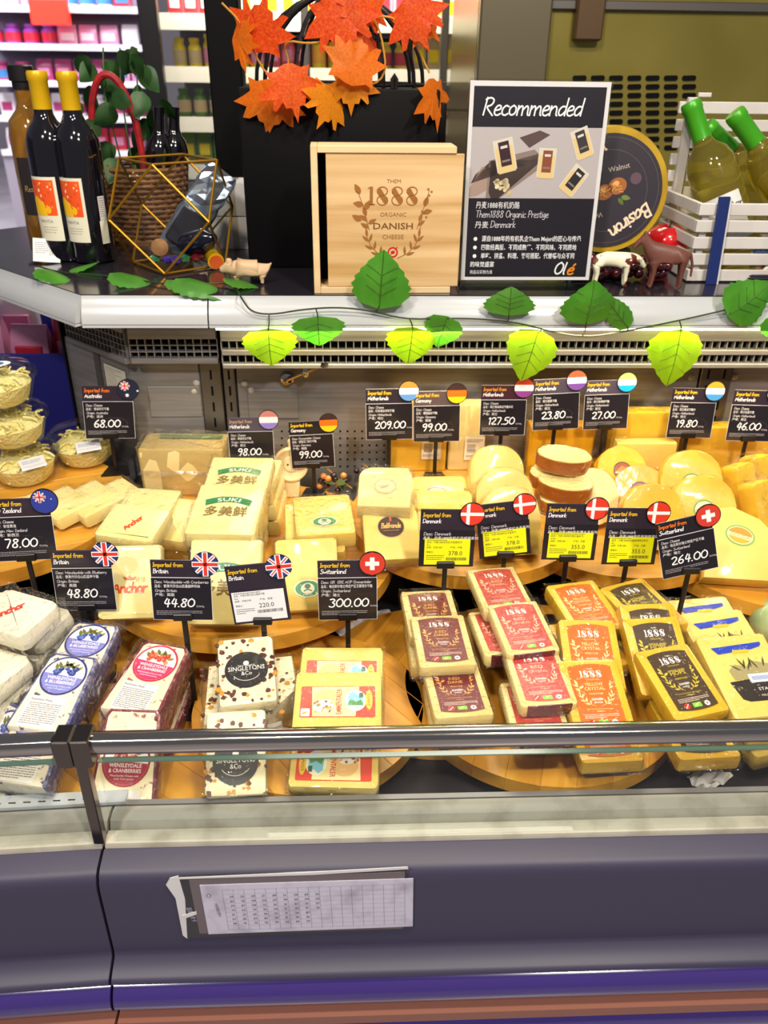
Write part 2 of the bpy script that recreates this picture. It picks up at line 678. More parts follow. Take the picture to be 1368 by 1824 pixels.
M_DECK = mat('black_deck', '#18151a', 0.6, noise=(30, '#241f24', .4, .7))
M_GLASS = clear_mat('counter_glass', '#fafcfb', 0.02, 0.02)
M_GEDGE = mat('glass_edge', '#5d7868', 0.15, coat=0.5)
M_WRAP = clear_mat('cling_film', '#ffffff', 0.022, 0.05, bump=(70, .8))
M_WRAPS = clear_mat('shiny_film', '#ffffff', 0.035, 0.05, bump=(110, .9))

Z_SHELF, Z_UP, Z_LOW, Z_LOW2 = 1.23, 0.92, 0.835, 0.816
X_R = 1.05

# ------------------------------------------------------------------ the counter
counter = thing('display_counter', 'refrigerated cheese counter with slate front, low glass and white rear ledge', 'counter', (0.3, 0.95, 0))
CO = Vector((0.3, 0.95, 0))


def cpart(name, bm, m, parent=None, smooth=True, angle=40):
    """part given in world coordinates"""
    o = obj(name, bm, m, smooth=smooth, angle=angle)
    o.parent = parent or counter
    o.matrix_parent_inverse = Matrix.Identity(4)
    o.location = -CO if parent is None else (0, 0, 0)
    return o


SX = -0.2595          # joint between the two front sections
LA = (SX - 0.75, -0.75 * math.sin(R(2.5)))
SEC = [((SX + .0015, 0), (X_R, 0)), (LA, (SX - .0015, 0))]


def front(name, prof, m, smooth=True, angle=40):
    for A, B in SEC:
        bm = bm_new()
        sweep(bm, prof, A, B, straight=True)
        cpart(name, bm, m, smooth=smooth, angle=angle)


def arc(cy, cz, r, a0, a1, n=8):
    return [(cy + r * math.cos(R(a0 + (a1 - a0) * k / n)), cz + r * math.sin(R(a0 + (a1 - a0) * k / n))) for k in range(n + 1)]


front('front_panel', [(.575, .8356), (.5731, .8385), (.5537, .8337), (.5479, .8298), (.544, .8221), (.5426, .8143), (.5421, .7175), (.5401, .7098),
                      (.5227, .7015), (.5188, .6991), (.5179, .6953), (.5808, .6953), (.5808, .8356)], M_PANEL, angle=50)
front('bumper', arc(.5343, .6675, .0235, 90, 270, 12) + [(.5808, .6440), (.5808, .6910)], M_BUMP)
front('bumper_strip', [(.5095, .6400), (.5095, .6262), (.5808, .6262), (.5808, .6400)], M_STRIP)
front('bumper', arc(.5343, .6012, .024, 90, 270, 12) + [(.5808, .5772), (.5808, .6252)], M_BUMP)
front('kick_panel', [(.5808, .10), (.5808, .5760), (.6389, .5760), (.6389, .10)], M_KICK)
front('plinth', [(.6389, .0), (.6389, .10), (1.30, .10), (1.30, 0)], M_KICK)
front('outer_sill', [(.5764, .8240)] + [(.5764, .8366), (.5779, .8414), (.5847, .8438), (.5934, .8424), (.5963, .8385), (.5963, .8240)], M_CREAM)
front('inner_sill', [(.5982, .8240), (.5982, .8395), (.6021, .8467), (.6127, .8482), (.6215, .8463), (.6229, .8414), (.6229, .8240)], M_CREAM)
front('steel_edge', [(.6239, .8143), (.6239, .8458), (.6307, .8458), (.6307, .8143)], M_STEEL, smooth=False)
bm = bm_new()
prism(bm, [(X_R, .632), (X_R, 1.345), (-.37, 1.345), (-.9, 1.7), (SX - .75, .632 - .033), (SX, .632)], .70, .795)
cpart('deck', bm, M_DECK, smooth=False)

# glass screens, rail, joint bracket, post
for A, B in [((SX + .012, 0), (X_R, 0)), (LA, (SX - .012, 0))]:
    bm = bm_new()
    sweep(bm, [(.5779, .8448), (.5779, .9556), (.5837, .9556), (.5837, .8448)], A, B, straight=True)
    g = cpart('glass_screen', bm, M_GLASS, smooth=False)
    bm = bm_new()
    sweep(bm, [(.5777, .9558), (.5777, .9571), (.5839, .9571), (.5839, .9558)], A, B, straight=True)
    cpart('polished_edge', bm, M_GEDGE, parent=g, smooth=False)
for A, B in [((SX + .010, 0), (X_R, 0)), (LA, (SX - .026, 0))]:
    bm = bm_new()
    c = .002
    y0, y1, z0, z1 = .5731, .5895, .9692, .9881
    sweep(bm, [(y0 + c, z0), (y0, z0 + c), (y0, z1 - c), (y0 + c, z1), (y1 - c, z1), (y1, z1 - c), (y1, z0 + c), (y1 - c, z0)], A, B, straight=True)
    cpart('rail', bm, M_CHROME, smooth=True, angle=60)
for x0, x1 in ((SX - .024, SX - .0075), (SX - .0070, SX + .011)):
    bm = bm_new()
    box(bm, x0, x1, .5682, .5934, .9581, .9919, .0012, 1)
    cpart('rail_bracket', bm, M_DCHROME, smooth=False)
bm = bm_new()
box(bm, SX - .009, SX + .002, .575, .5866, .8438, .9566, .001, 1)
cpart('glass_post', bm, M_DCHROME, smooth=False)
bm = bm_new()
box(bm, SX - .012, SX - .010, .5868, .6195, .8438, .8821)
cpart('glass_fin', bm, M_GLASS, smooth=False)

# white slotted air trim along the joint of the left section
at = bm_new()
sweep(at, [(.6239, .8463), (.6239, .8506), (.6408, .8506), (.6408, .8463)], LA, (SX + .012, 0), straight=True)
slot = cpart('air_trim', at, M_WHITE, smooth=False)
for k in range(17):
    bm = bm_new()
    x = SX - .03 - k * .0155
    y = .6297 + (x - SX) * math.tan(R(2.5))
    box(bm, x - .0045, x + .0045, y - .0014, y + .0014, .8494, .8510, .0009, 1)
    cpart('slot', bm, M_BLACK, parent=slot)

# ---- rear ledge and stainless back wall
C1 = P(145, 523, Z_SHELF)
C2d = Vector((-0.722, 0.692))          # direction of the turned section
YL = 1.272
C1 = Vector((C1.x, YL))
SEAM = P(370, 525, Z_SHELF).x
C2 = C1 + C2d * 0.62
LEDGE = [(0.002, Z_SHELF - .0015), (0, 1.222), (-.006, 1.214), (-.012, 1.203), (-.015, 1.195), (-.0155, 1.188), (-.004, 1.188), (-.003, 1.192), (.02, 1.20), (.02, Z_SHELF - .0015)]
LIP = [(-.0165, 1.183), (-.0165, 1.187), (-.001, 1.187), (-.001, 1.183)]
for A, B in [((SEAM + .0012, YL), (X_R, YL)), ((C1.x + .0008, YL), (SEAM - .0012, YL)), (C2, C1)]:
    bm = bm_new()
    sweep(bm, LEDGE, A, B)
    o = cpart('ledge_trim', bm, M_WHITE, angle=50)
    bm = bm_new()
    sweep(bm, LIP, A, B)
    cpart('ledge_lip', bm, M_WHITE, parent=o, smooth=False)
# the dark shelf top is one polygon following the ledge
bm = bm_new()
nb = Vector((-C2d.y, C2d.x)) * -1
prism(bm, [(X_R, YL + .003), (X_R, 1.96), (-.05, 1.96), (C2.x + .45, C2.y + .42), (C2.x + .003 * .7, C2.y + .003 * .7), (C1.x, C1.y + .003)][::-1], 1.205, Z_SHELF)
cpart('shelf_top', bm, M_SHELF, smooth=False)
bm = bm_new()
prism(bm, [(X_R, 1.36), (X_R, 1.94), (-.06, 1.94), (-.42, 1.40), (-.36, 1.36)][::-1], .10, 1.204)
cpart('rear_body', bm, M_KICK, smooth=False)


def vent(A, B, y0, y1, z0, z1, rows, pitch, frame=True):
    """lattice of thin steel strips before a dark duct; local depth along the left normal of A->B"""
    A, B = Vector(A), Vector(B)
    t = (B - A).normalized()
    nrm = Vector((-t.y, t.x))
    L = (B - A).length
    ang = math.atan2(t.y, t.x)
    M = Matrix.Translation((A.x, A.y, 0)) @ Matrix.Rotation(ang, 4, 'Z')
    bm = bm_new()
    box(bm, 0, L, y0 + .014, y1, z0, z1, M=M)
    v = cpart('air_duct', bm, M_BLACK, smooth=False)
    bm = bm_new()
    for (a, b) in rows:
        n = int(L / pitch)
        for k in range(n + 1):
            x = k * L / n
            box(bm, x - .0008, x + .0008, y0, y0 + .012, a, b, M=M)
        zz = a
        m = max(1, round((b - a) / pitch))
        for k in range(m + 1):
            z = a + (b - a) * k / m
            box(bm, 0, L, y0 - .0004, y0 + .011, z - .0008, z + .0008, M=M)
    cpart('lattice', bm, M_STEEL, parent=v, smooth=False)
    bm = bm_new()
    zs = [z0] + [q for r in rows for q in r] + [z1]
    for a, b in zip(zs[::2], zs[1::2]):
        if b - a > .001:
            box(bm, 0, L, y0 - .003, y0 + .013, a, b, .001, 1, M=M)
    cpart('vent_frame', bm, M_STEEL, parent=v, smooth=False)
    return v


def wx(px, py, Y):
    return PY(px, py, Y).x


YV = 1.290
XM = wx(395, 630, YV)          # main section starts
vent((XM, 0), (X_R, 0), YV, YV + .05, 1.106, 1.172, [(1.1135, 1.1285), (1.137, 1.152)], .0125)
XB = wx(232, 625, YV + .02)
XC = wx(388, 625, YV + .02)
vent((XB, 0), (XC, 0), YV + .018, YV + .05, 1.108, 1.168, [(1.117, 1.150)], .0125)
W0 = Vector((XB - .008, YV + .022))
W1 = W0 + C2d * .19
vent(W1 - Vector(C2d) * 0 + Vector((0, 0)), W0, 0, .03, 1.105, 1.168, [(1.115, 1.158)], .011)

# steel walls
YW = 1.335
XE = wx(402, 720, YW)
XD = wx(362, 720, YW)
X0 = wx(238, 720, YW)


def slab(name, x0, x1, y0, y1, z0, z1, m, parent=None, bev=.0015):
    bm = bm_new()
    box(bm, x0, x1, y0, y1, z0, z1, bev, 1)
    return cpart(name, bm, m, parent=parent, smooth=False)


wall = slab('rear_panel', XE + .022, wx(1243, 680, YW), YW, YW + .02, .797, 1.103, M_STEEL)
wall2 = slab('rear_panel', X0, XD - .001, YW, YW + .02, .797, 1.103, M_STEEL)
XF, XG = wx(1245, 680, YW), wx(1300, 680, YW)
wall3 = slab('rear_panel', XG + .001, X_R, YW, YW + .02, .797, 1.103, M_STEEL)


def upright(x0, x1, cols):
    o = slab('slotted_upright', x0, x1, YW - .003, YW + .02, .797, 1.105, M_STEEL_D)
    for cx in cols:
        for k in range(8):
            z = 1.080 - k * .029
            bm = bm_new()
            box(bm, cx - .0022, cx + .0022, YW - .0034, YW - .001, z - .009, z + .009, .0008, 1)
            cpart('slot', bm, M_BLACK, parent=o)
    return o


upright(XD, XE - .003, [(XD + XE) / 2 - .001])
upright(XE, XE + .020, [XE + .010])
upright(XF, XG, [XF + .013, XG - .014])


def screw(px, py, parent):
    p = PY(px, py, YW)
    bm = bm_new()
    lathe(bm, [(0, .004), (.003, .0036), (.0052, .002), (.0062, 0)], 14, Matrix.Translation((p.x, YW - .0002, p.z)) @ Matrix.Rotation(PI / 2, 4, 'X'))
    cpart('screw', bm, M_CREAM, parent=parent)


for px, py in ((436, 683), (448, 696), (1232, 672)):
    screw(px, py, wall)
for px, py in ((350, 683), (346, 697)):
    screw(px, py, wall2)
screw(1309, 671, wall3)


def hatch(x0, x1, z0, z1, parent):
    bm = bm_new()
    box(bm, x0, x1, YW - .0024, YW, z0, z1, .0012, 1)
    cpart('access_plate', bm, M_STEEL, parent=parent, smooth=False)


a, b = PY(440, 693, YW), PY(533, 745, YW)
hatch(a.x, b.x, b.z, a.z, wall)
a, b = PY(262, 688, YW), PY(368, 742, YW)
hatch(a.x, b.x - .006, b.z, a.z, wall2)
# perforations low on the wall
bm = bm_new()
for i in range(19):
    for j in range(6):
        p = PY(502 + i * 13.0, 768 + j * 12.5, YW)
        lathe(bm, [(0, .0004), (.0019, .0004), (.0019, -.001)], 6, Matrix.Translation((p.x, YW - .0003, p.z)) @ Matrix.Rotation(PI / 2, 4, 'X'))
o = cpart('perforations', bm, M_BLACK, parent=wall)
o['kind'] = 'stuff'
# tap: round base with a long lever
p, q = PY(512, 673, YW), PY(582, 648, YW - .05)
bm = bm_new()
lathe(bm, [(0, .012), (.006, .012), (.011, .009), (.012, 0)], 16, Matrix.Translation((p.x, YW, p.z)) @ Matrix.Rotation(PI / 2, 4, 'X'))
tap = cpart('drain_tap', bm, M_CHROME, parent=wall)
bm = bm_new()
p2 = PY(545, 663, YW - .03)
tube(bm, [(p.x, YW - .01, p.z), (p2.x, YW - .028, p2.z), (q.x, q.y, q.z)], .004, 8)
lathe(bm, [(0, .009), (.006, .008), (.008, 0), (.006, -.008), (0, -.009)], 12, Matrix.Translation((p2.x, YW - .028, p2.z)))
cpart('tap_lever', bm, M_CHROME, parent=wall)
# turned side of the wall with a paper notice
WA = Vector((X0, YW)) + C2d * .205
bm = bm_new()
sweep(bm, [(0, .797), (0, 1.103), (.02, 1.103), (.02, .797)], WA, (X0 - .001, YW))
side = cpart('rear_panel', bm, M_STEEL, smooth=False)
bm = bm_new()
sweep(bm, [(-.004, .90), (-.004, 1.16), (.02, 1.16), (.02, .90)], WA + C2d * .006, WA)
cpart('side_gasket', bm, M_BLACK, smooth=False)
mid = Vector((X0, YW)) + C2d * .088
bm = bm_new()
sweep(bm, [(-.0025, .80), (-.0025, 1.10), (-.0002, 1.10), (-.0002, .80)], mid + C2d * .018, mid)
u = cpart('slotted_upright', bm, M_STEEL_D, smooth=False)
pp = Print()
pp.rect(-33, -38, 33, 38, '#d9d3c4', 0)
for k in range(15):
    pp.blur(-29, 32 - k * 4.6, 29, 1, 1.6, '#8d8678', 1, seed=k)
no = tag(obj('paper_notice', pp.mesh('notice')), 'wrinkled paper notice taped to the turned steel side panel', 'notice')
na = Vector((X0, YW)) + C2d * .042
no.matrix_world = Matrix.Translation((na.x - .0015, na.y - .0015, 1.045)) @ Matrix.Rotation(math.atan2(-C2d.y, -C2d.x), 4, 'Z') @ Matrix.Rotation(PI / 2, 4, 'X')

# warm light strip under the ledge
bm = bm_new()
box(bm, SEAM + .01, X_R - .02, YL - .012, YL + .004, 1.1785, 1.1825)
cpart('light_strip', bm, mat('light_strip_glow', '#ffffff', emit='#ffe9b8', estr=9.0), smooth=False)
area('ledge_strip_light', (.42, YL - .02, 1.177), (.42, YL - .40, 0.55), 1.2, 3.6, (1.0, 0.80, 0.45), .02)

# ------------------------------------------------------------------ floor
bm = bm_new()
box(bm, -14, 10, -2, 20, -.05, 0)
struct('floor', bm, mat('store_floor', '#b9b4bb', 0.25, noise=(1.2, '#a49fa8', .4, .6)), 'pale grey polished store floor')

# ------------------------------------------------------------------ round plank boards
M_BOARD = wood_mat('honey_wood', '#c48626', '#e0a63e', 2.4, (1.2, 16, 16), rough=0.38, coat=0.2, vary=0.10)


def board(label, x, y, r, ztop, t=.02, ang=0, n=9, riser=True, zdeck=.795):
    o = thing('round_board', label, 'board', (x, y, zdeck), (0, 0, 0), 'round wooden serving boards')
    w = 2 * r / n
    for k in range(n):
        a, b = -r + k * w + .00008, -r + (k + 1) * w - .00008
        m = 10
        top = [(a + (b - a) * i / m, math.sqrt(max(r * r - (a + (b - a) * i / m) ** 2, 1e-6))) for i in range(m + 1)]
        pts = [(u, -v) for u, v in top] + [(u, v) for u, v in reversed(top)]
        bm = bm_new()
        # grain runs along local x of the plank
        prism(bm, [(v, -u) for u, v in pts], 0, t)
        es = [e for e in bm.edges if all(abs(v.co.z - t) < 1e-6 for v in e.verts)]
        bmesh.ops.bevel(bm, geom=es, offset=.0005, segments=1, affect='EDGES')
        obj('plank', bm, M_BOARD, o, (0, 0, ztop - t - zdeck), (0, 0, R(ang)), smooth=False)
    if riser and ztop - t - zdeck > .005:
        bm = bm_new()
        h = ztop - t - zdeck
        lathe(bm, [(r * .52, 0), (r * .52, h * .1), (r * .42, h * .3), (r * .42, h * .8), (r * .55, h)], 32)
        obj('riser', bm, M_BLACK, o)
    return o


board('round wooden board carrying the butter and mild cheese blocks beside the blue-flag cards', -.160, 1.062, .222, .897, .022, ang=6)
board('round wooden board under the wedge cheeses and the first two red-flag price cards', .178, 1.128, .182, Z_UP, .022, ang=3)
board('round wooden board under the smoked cheese halves and orange gouda wheels', .425, 1.150, .178, .897, .022, ang=-4)
board('round wooden board under the big orange-labelled gouda wedge and crumpled film parcels', .700, 1.150, .245, .874, .022, ang=-12)
board('round wooden board under the tubs of grated cheese and pale butter blocks', -.570, 1.160, .205, Z_UP, .022, ang=20)
board('round wooden board under the white bags of butter', -.560, .830, .150, .880, .022, ang=35)
board('round wooden board under the blueberry and cranberry cheese wedges', -.262, .838, .200, Z_LOW2, .020, ang=-38, riser=True)
board('round wooden board below the sliced red-label blocks, half hidden by two smaller boards', .105, .872, .145, Z_LOW2, .020, ang=62)
board('small round wooden board carrying the chocolate chip cheese and the red-label slabs', -.058, .786, .145, Z_LOW2 + .0195, .019, ang=-52)
board('round wooden board carrying the stacks of red, orange and brown labelled blocks', .245, .822, .178, Z_LOW2 + .0195, .019, ang=72)
board('round wooden board under the blue-striped cheese blocks', .600, .845, .150, Z_LOW2, .020, ang=-50)

# ------------------------------------------------------------------ price cards
M_CARD = mat('card_black', '#1c1820', 0.28, coat=0.4)
M_CARDP = mat('card_plum', '#2d2430', 0.3, coat=0.4)
M_CARDM = mat('card_maroon', '#3f2029', 0.3, coat=0.4)
M_CARDG = mat('card_greyplum', '#4a4252', 0.3, coat=0.4)
M_RIM = mat('card_rim', '#d8d4d6', 0.25)


def flag_print(kind):
    p = Print()
    r = 16.2
    p.ell(0, 0, 17.2, 17.2, '#191418', 0, n=36)

    def band(y0, y1, col, lay=1):
        y0, y1 = max(y0, -r + .01), min(y1, r - .01)
        pts = []
        for k in range(13):
            y = y0 + (y1 - y0) * k / 12
            pts.append((math.sqrt(max(r * r - y * y, 0)), y))
        p.poly(pts + [(-x, y) for x, y in reversed(pts)], col, lay)

    def vband(x0, x1, col, lay=2):
        pts = []
        for k in range(7):
            x = x0 + (x1 - x0) * k / 6
            pts.append((x, math.sqrt(max(r * r - x * x, 0))))
        p.poly(pts + [(x, -y) for x, y in reversed(pts)], col, lay)

    def jack(cx, cy, s, lay, full):
        # s: half size of the canton
        lim = r if full else s
        for a in (45, 135):
            c, sn = math.cos(R(a)), math.sin(R(a))
            p.line([(cx - c * lim * .93, cy - sn * lim * .93), (cx + c * lim * .93, cy + sn * lim * .93)], lim * .30, '#eef0f4', lay)
            p.line([(cx - c * lim * .95, cy - sn * lim * .95), (cx + c * lim * .95, cy + sn * lim * .95)], lim * .09, '#d23b30', lay + 1)
        p.line([(cx - lim * .88, cy), (cx + lim * .88, cy)], lim * .46, '#eef0f4', lay + 2)
        p.line([(cx, cy - lim * .88), (cx, cy + lim * .88)], lim * .46, '#eef0f4', lay + 2)
        p.line([(cx - lim * .9, cy), (cx + lim * .9, cy)], lim * .27, '#d8382c', lay + 3)
        p.line([(cx, cy - lim * .9), (cx, cy + lim * .9)], lim * .27, '#d8382c', lay + 3)

    if kind == 'GB':
        band(-r, r, '#27357a')
        jack(0, 0, r, 2, True)
    elif kind in ('NZ', 'AU'):
        band(-r, r, '#2c3a92' if kind == 'NZ' else '#161a33')
        p.rect(-13, 1, 1, 12, '#2c3a92' if kind == 'NZ' else '#1d2346', 2)
        jack(-5, 6, 7.4, 3, False)
        for (sx, sy, sr) in (((9, 3, 1.1),) if kind == 'NZ' else ((-2, -9, 3.6), (14.5, -2, 2.2))):
            pts = []
            for k in range(14):
                q = sr * (1 if k % 2 == 0 else .5)
                pts.append((sx + q * math.cos(2 * PI * k / 14), sy + q * math.sin(2 * PI * k / 14)))
            p.poly(pts, '#eef0f4', 4)
    elif kind == 'CH':
        band(-r, r, '#cf3a2c')
        p.rect(-9, -3, 9, 3, '#f4eef0', 2)
        p.rect(-3, -9, 3, 9, '#f4eef0', 3)
    elif kind == 'DK':
        band(-r, r, '#dc3a26')
        band(-2.4, 2.4, '#f4eef0', 2)
        vband(-8.2, -3.4, '#f4eef0', 3)
    elif kind == 'DE':
        band(5.4, r, '#3a2422')
        band(-5.4, 5.4, '#f26a12')
        band(-r, -5.4, '#f6c31a')
    else:
        top, bot = {'NL1': ('#c47a78', '#8e78c8'), 'NL2': ('#b9863a', '#5c8fd0'), 'NL3': ('#c83a1c', '#8a3f8e'),
                    'NL4': ('#cf5a3c', '#7348a0'), 'NL5': ('#a8d070', '#1aa8ea'), 'NL6': ('#c2952c', '#3f90d4'),
                    'NL7': ('#d65a34', '#4a56a8')}[kind]
        band(5.2, r, top)
        band(-5.2, 5.2, '#f0e6ea')
        band(-r, -5.2, bot)
    return p.mesh('flag_print')


FLAGS = {}
CARD_W, CARD_H = 76.0, 86.0


def card_print(country, price, style, zh, origin, big=1.0, desc='Desc: Cheese', seed=1, head=None):
    p = Print()
    w, h = CARD_W, CARD_H
    x0 = -w / 2
    fine = '#cfcad2'
    white = '#f6f3f6'
    p.hand('Imported from', x0 + 3, h - 11.5, 6.0, head or '#f0c020', 1, wt=.85, wide=.88)
    p.hand(country, x0 + 3, h - 20.5, 6.2, white, 1, wt=.85, wide=.92)
    if style == 'white' or style == 'yellow':
        if style == 'yellow':
            p.hand('Desc: Denmark', x0 + 5, h - 38.5, 4.6, fine, 6, wt=.55, wide=1.1)
            p.text('品名：' + zh, x0 + 5, h - 44.5, 3.6, white, 6, 'l')
            y1, y0, xa, xb, c = h - 43.5, 3.0, x0 + 7, w / 2 - 5, '#e9ea12'
        else:
            y1, y0, xa, xb, c = h - 38, 4.0, x0 + 3, w / 2 - 4, '#e7e7ec'
        ink = '#33322c'
        L = 8
        p.rect(xa, y0, xb, y1, c, 7)
        p.blur(xa + 3, y1 - 2.6, xb - 4, 1, 1.2, ink, L, seed=seed)
        p.text('品名：' + zh, xa + 3, y1 - 6.6, 2.5, ink, L, 'l', w=min(54, 2.9 * (len(zh) + 3)))
        p.blur(xa + 3, y1 - 10.0, xa + 12, 1, 1.1, ink, L, seed=seed)
        p.text('品牌：' + ('丹麦1888' if style == 'yellow' else '辛格尔顿'), xa + 3, y1 - 14.4, 2.2, ink, L, 'l')
        p.text('产地：' + origin, xa + 36, y1 - 14.4, 2.4, ink, L, 'l')
        p.text('零售价：', xa + 3, y1 - 21.5, 2.2, ink, L, 'l')
        p.text(price, xa + 34, y1 - 25.0, 6.4, ink, L, 'l')
        p.blur(xa + 3, y1 - 26, xa + 28, 3, 1.1, ink, L, gap=2.6, seed=seed + 2)
        g = random.Random(seed)
        x = xa + 31
        while x < xb - 5:
            bw = g.choice((.3, .5, .8))
            p.rect(x, y1 - 33, x + bw, y1 - 28.4, ink, L)
            x += bw + g.choice((.35, .6))
        return p
    # two-part chalk style
    p.hand(desc, x0 + 4, h - 34.5, 3.9, fine, 6, wt=.5, wide=1.0)
    p.text('品名：' + zh, x0 + 4, h - 40.5, 3.5, white, 6, 'l', w=min(w - 9, 3.9 * (len(zh) + 3)))
    p.hand('Origin: ' + country, x0 + 4, h - 47.0, 3.9, fine, 6, wt=.5, wide=1.0)
    p.text('产地：' + origin, x0 + 4, h - 53.0, 3.5, white, 6, 'l')
    p.hand(price, x0 + 13, 17.0, 12.2 * big, white, 6, wt=1.75, slant=.16, wide=.98)
    n = sum(HAND[c][0] for c in price) * 12.2 / 9 * .98
    p.text('元/500g', x0 + 15 + n, 17.0, 2.3, fine, 6, 'l')
    p.blur(x0 + 4, 10.4, w / 2 - 12, 3, 1.15, '#a9a4aa', 6, gap=2.1, seed=seed)
    # faint chalk ring behind the price
    p.line([(6 + 22 * math.cos(R(a)), 24 + 9 * math.sin(R(a))) for a in range(-40, 200, 12)], .3, '#57525a', 5)
    return p


def price_card(label, px, py, base, country, price, flag, style='two', zh='干酪', origin='荷兰', scale=1.0, roll=0, yaw=0, tilt=-8,
               hm=None, seed=1, desc='Desc: Cheese', head=None, Y=None, zb=None, flag_off=(0, 0)):
    """base: pixel and level of the stand foot, or Y / zb given directly. (px, py) is the middle of the card"""
    if base:
        b = P(*base)
        Y, zb = b.y, b.z
    c = PY(px, py, Y)
    o = thing('price_sign', label, 'price sign', (c.x, Y, zb), (0, 0, R(yaw)), 'price signs on black stands')
    s = scale
    hz = c.z - zb - CARD_H * .0005 * s         # height of the card's lower edge above the foot
    bm = bm_new()
    prism(bm, [(-.024, -.014), (.024, -.014), (.015, .022), (-.015, .022)], 0, .003)
    obj('foot', bm, M_BLACKP, o, smooth=False)
    bm = bm_new()
    box(bm, -.0032, .0032, .002, .0062, .003, max(hz + .004, .01), .0008, 1)
    obj('stem', bm, M_BLACKP, o, smooth=False)
    bm = bm_new()
    box(bm, -.0125 * s, .0125 * s, -.0042, .005, hz - .002, hz + .0085 * s, .001, 1)
    obj('clip', bm, M_BLACKP, o, smooth=False)
    rot = (R(tilt), R(roll), 0)
    w, h = CARD_W * .001 * s, CARD_H * .001 * s
    bm = bm_new()
    hs = h * (1.0 if style in ('white', 'yellow') else .98)
    box(bm, -w / 2, w / 2, -.0008, .0008, 0, hs, .0006, 1)
    k = obj('card', bm, hm or M_CARDP, o, (0, .0005, hz), rot, smooth=False)
    if style == 'two':
        bm = bm_new()
        box(bm, -w / 2 - .0005, w / 2 + .0012, -.0010, -.0003, -.002, h * .685 + .0006)
        obj('card_rim', bm, M_RIM, k, (0, -.0005, 0), smooth=False)
        bm = bm_new()
        box(bm, -w / 2, w / 2 + .0006, -.0012, -.0004, -.0015, h * .685)
        obj('price_plate', bm, M_CARD, k, (0, -.0004, 0), smooth=False)
    elif style == 'yellow':
        bm = bm_new()
        box(bm, -w / 2 - .0004, w / 2 + .0008, -.0012, -.0004, 0, h * .64)
        obj('price_plate', bm, M_CARD, k, (0, -.0004, 0), smooth=False)
    pr = card_print(country, price, style, zh, origin, seed=seed, desc=desc, head=head)
    me = pr.mesh('card_print')
    q = obj('printing', me, None, k, (0, -.0010, 0), (PI / 2, 0, 0))
    q.scale = (s, s, s)
    if flag not in FLAGS:
        bm = bm_new()
        lathe(bm, [(.0173, 0), (.0173, .0012)], 36)
        FLAGS[flag] = (mesh_of(bm, 'flag_disc'), flag_print(flag))
    dm, fm = FLAGS[flag]
    fo = obj('flag_disc', dm, M_BLACKP, k, (w / 2 - (.005 - flag_off[0]) * s, -.0022, h - (.006 - flag_off[1]) * s), (PI / 2, 0, 0))
    fo.scale = (s, s, 1)
    obj('flag_print', fm, None, fo, (0, 0, .0013))
    return o


price_card('black price card reading 68.00 with the Australian flag, behind the grated cheese tubs', 190, 735, (186, 842, Z_UP), 'Australia', '68.00', 'AU',
           zh='澳洲车打干酪', origin='澳洲', scale=1.04, roll=3, yaw=8, seed=3, head='#e8741e', flag_off=(.000, -.001))
price_card('black price card reading 78.00 with the New Zealand flag before the butter blocks', 36, 945, None, 'New Zealand', '78.00', 'NZ',
           zh='安佳黄油', origin='新西兰', scale=.98, roll=1, yaw=6, seed=4, Y=.905, zb=.882)
price_card('faded price card reading 98.00 with the Dutch flag beside the film-wrapped block', 447, 787, None, 'Netherlands', '98.00', 'NL1',
           zh='黑蜡高达干酪', origin='荷兰', scale=.93, roll=-1, Y=1.205, zb=.898, hm=M_CARDG, seed=5, head='#b8926a')
price_card('black price card reading 99.00 with the German flag next to the beige wooden button', 557, 792, (565, 882, .898), 'Germany', '99.00', 'DE',
           zh='德国艾门塔尔干酪', origin='德国', scale=.93, roll=-3, hm=M_CARD, seed=6, desc='Desc: Emmentaler Cheese')
price_card('black price card reading 209.00 with a brown, white and blue flag', 694, 738, None, 'Netherlands', '209.00', 'NL2',
           zh='红标高达羊奶干酪', origin='荷兰', scale=1.0, roll=-1, Y=1.255, zb=Z_UP, seed=7)
price_card('black price card reading 99.00 with the German flag before the barcoded yellow blocks', 779, 742, (783, 853, Z_UP), 'Germany', '99.00', 'DE',
           zh='德国蓝纹干酪', origin='德国', scale=1.0, roll=-1, seed=8, hm=mat('card_taupe', '#5a4a4c', .3, coat=.4))
price_card('maroon-headed price card reading 127.50 with the Dutch flag', 897, 731, None, 'Netherlands', '127.50', 'NL3',
           zh='荷兰熟成高达干酪车轮', origin='荷兰', scale=.97, roll=0, Y=1.235, zb=Z_UP, hm=M_CARDM, seed=9, head='#e0921e')
price_card('grey-plum price card reading 23.80 with the Dutch flag behind the smoked cheese halves', 994, 720, None, 'Netherlands', '23.80', 'NL4',
           zh='荷兰烟熏干酪', origin='荷兰', scale=1.0, roll=-3, Y=1.255, zb=.898, hm=M_CARDG, seed=10)
price_card('price card reading 27.00 with the green, white and light blue flag', 1083, 721, None, 'Netherlands', '27.00', 'NL5',
           zh='荷兰埃德姆干酪', origin='荷兰', scale=.97, roll=-2, Y=1.262, zb=.898, hm=M_CARDG, seed=11)
price_card('price card reading 19.80 with the brown and blue flag before yellow blocks', 1234, 736, None, 'Netherlands', '19.80', 'NL6',
           zh='荷兰高达干酪片', origin='荷兰', scale=1.0, roll=1, Y=1.265, zb=.898, seed=12)
price_card('price card reading 46.00 beside the crumpled film parcels', 1342, 741, None, 'Netherlands', '46.00', 'NL7',
           zh='荷兰松露干酪', origin='荷兰', scale=1.02, roll=2, Y=1.255, zb=.875, seed=13)
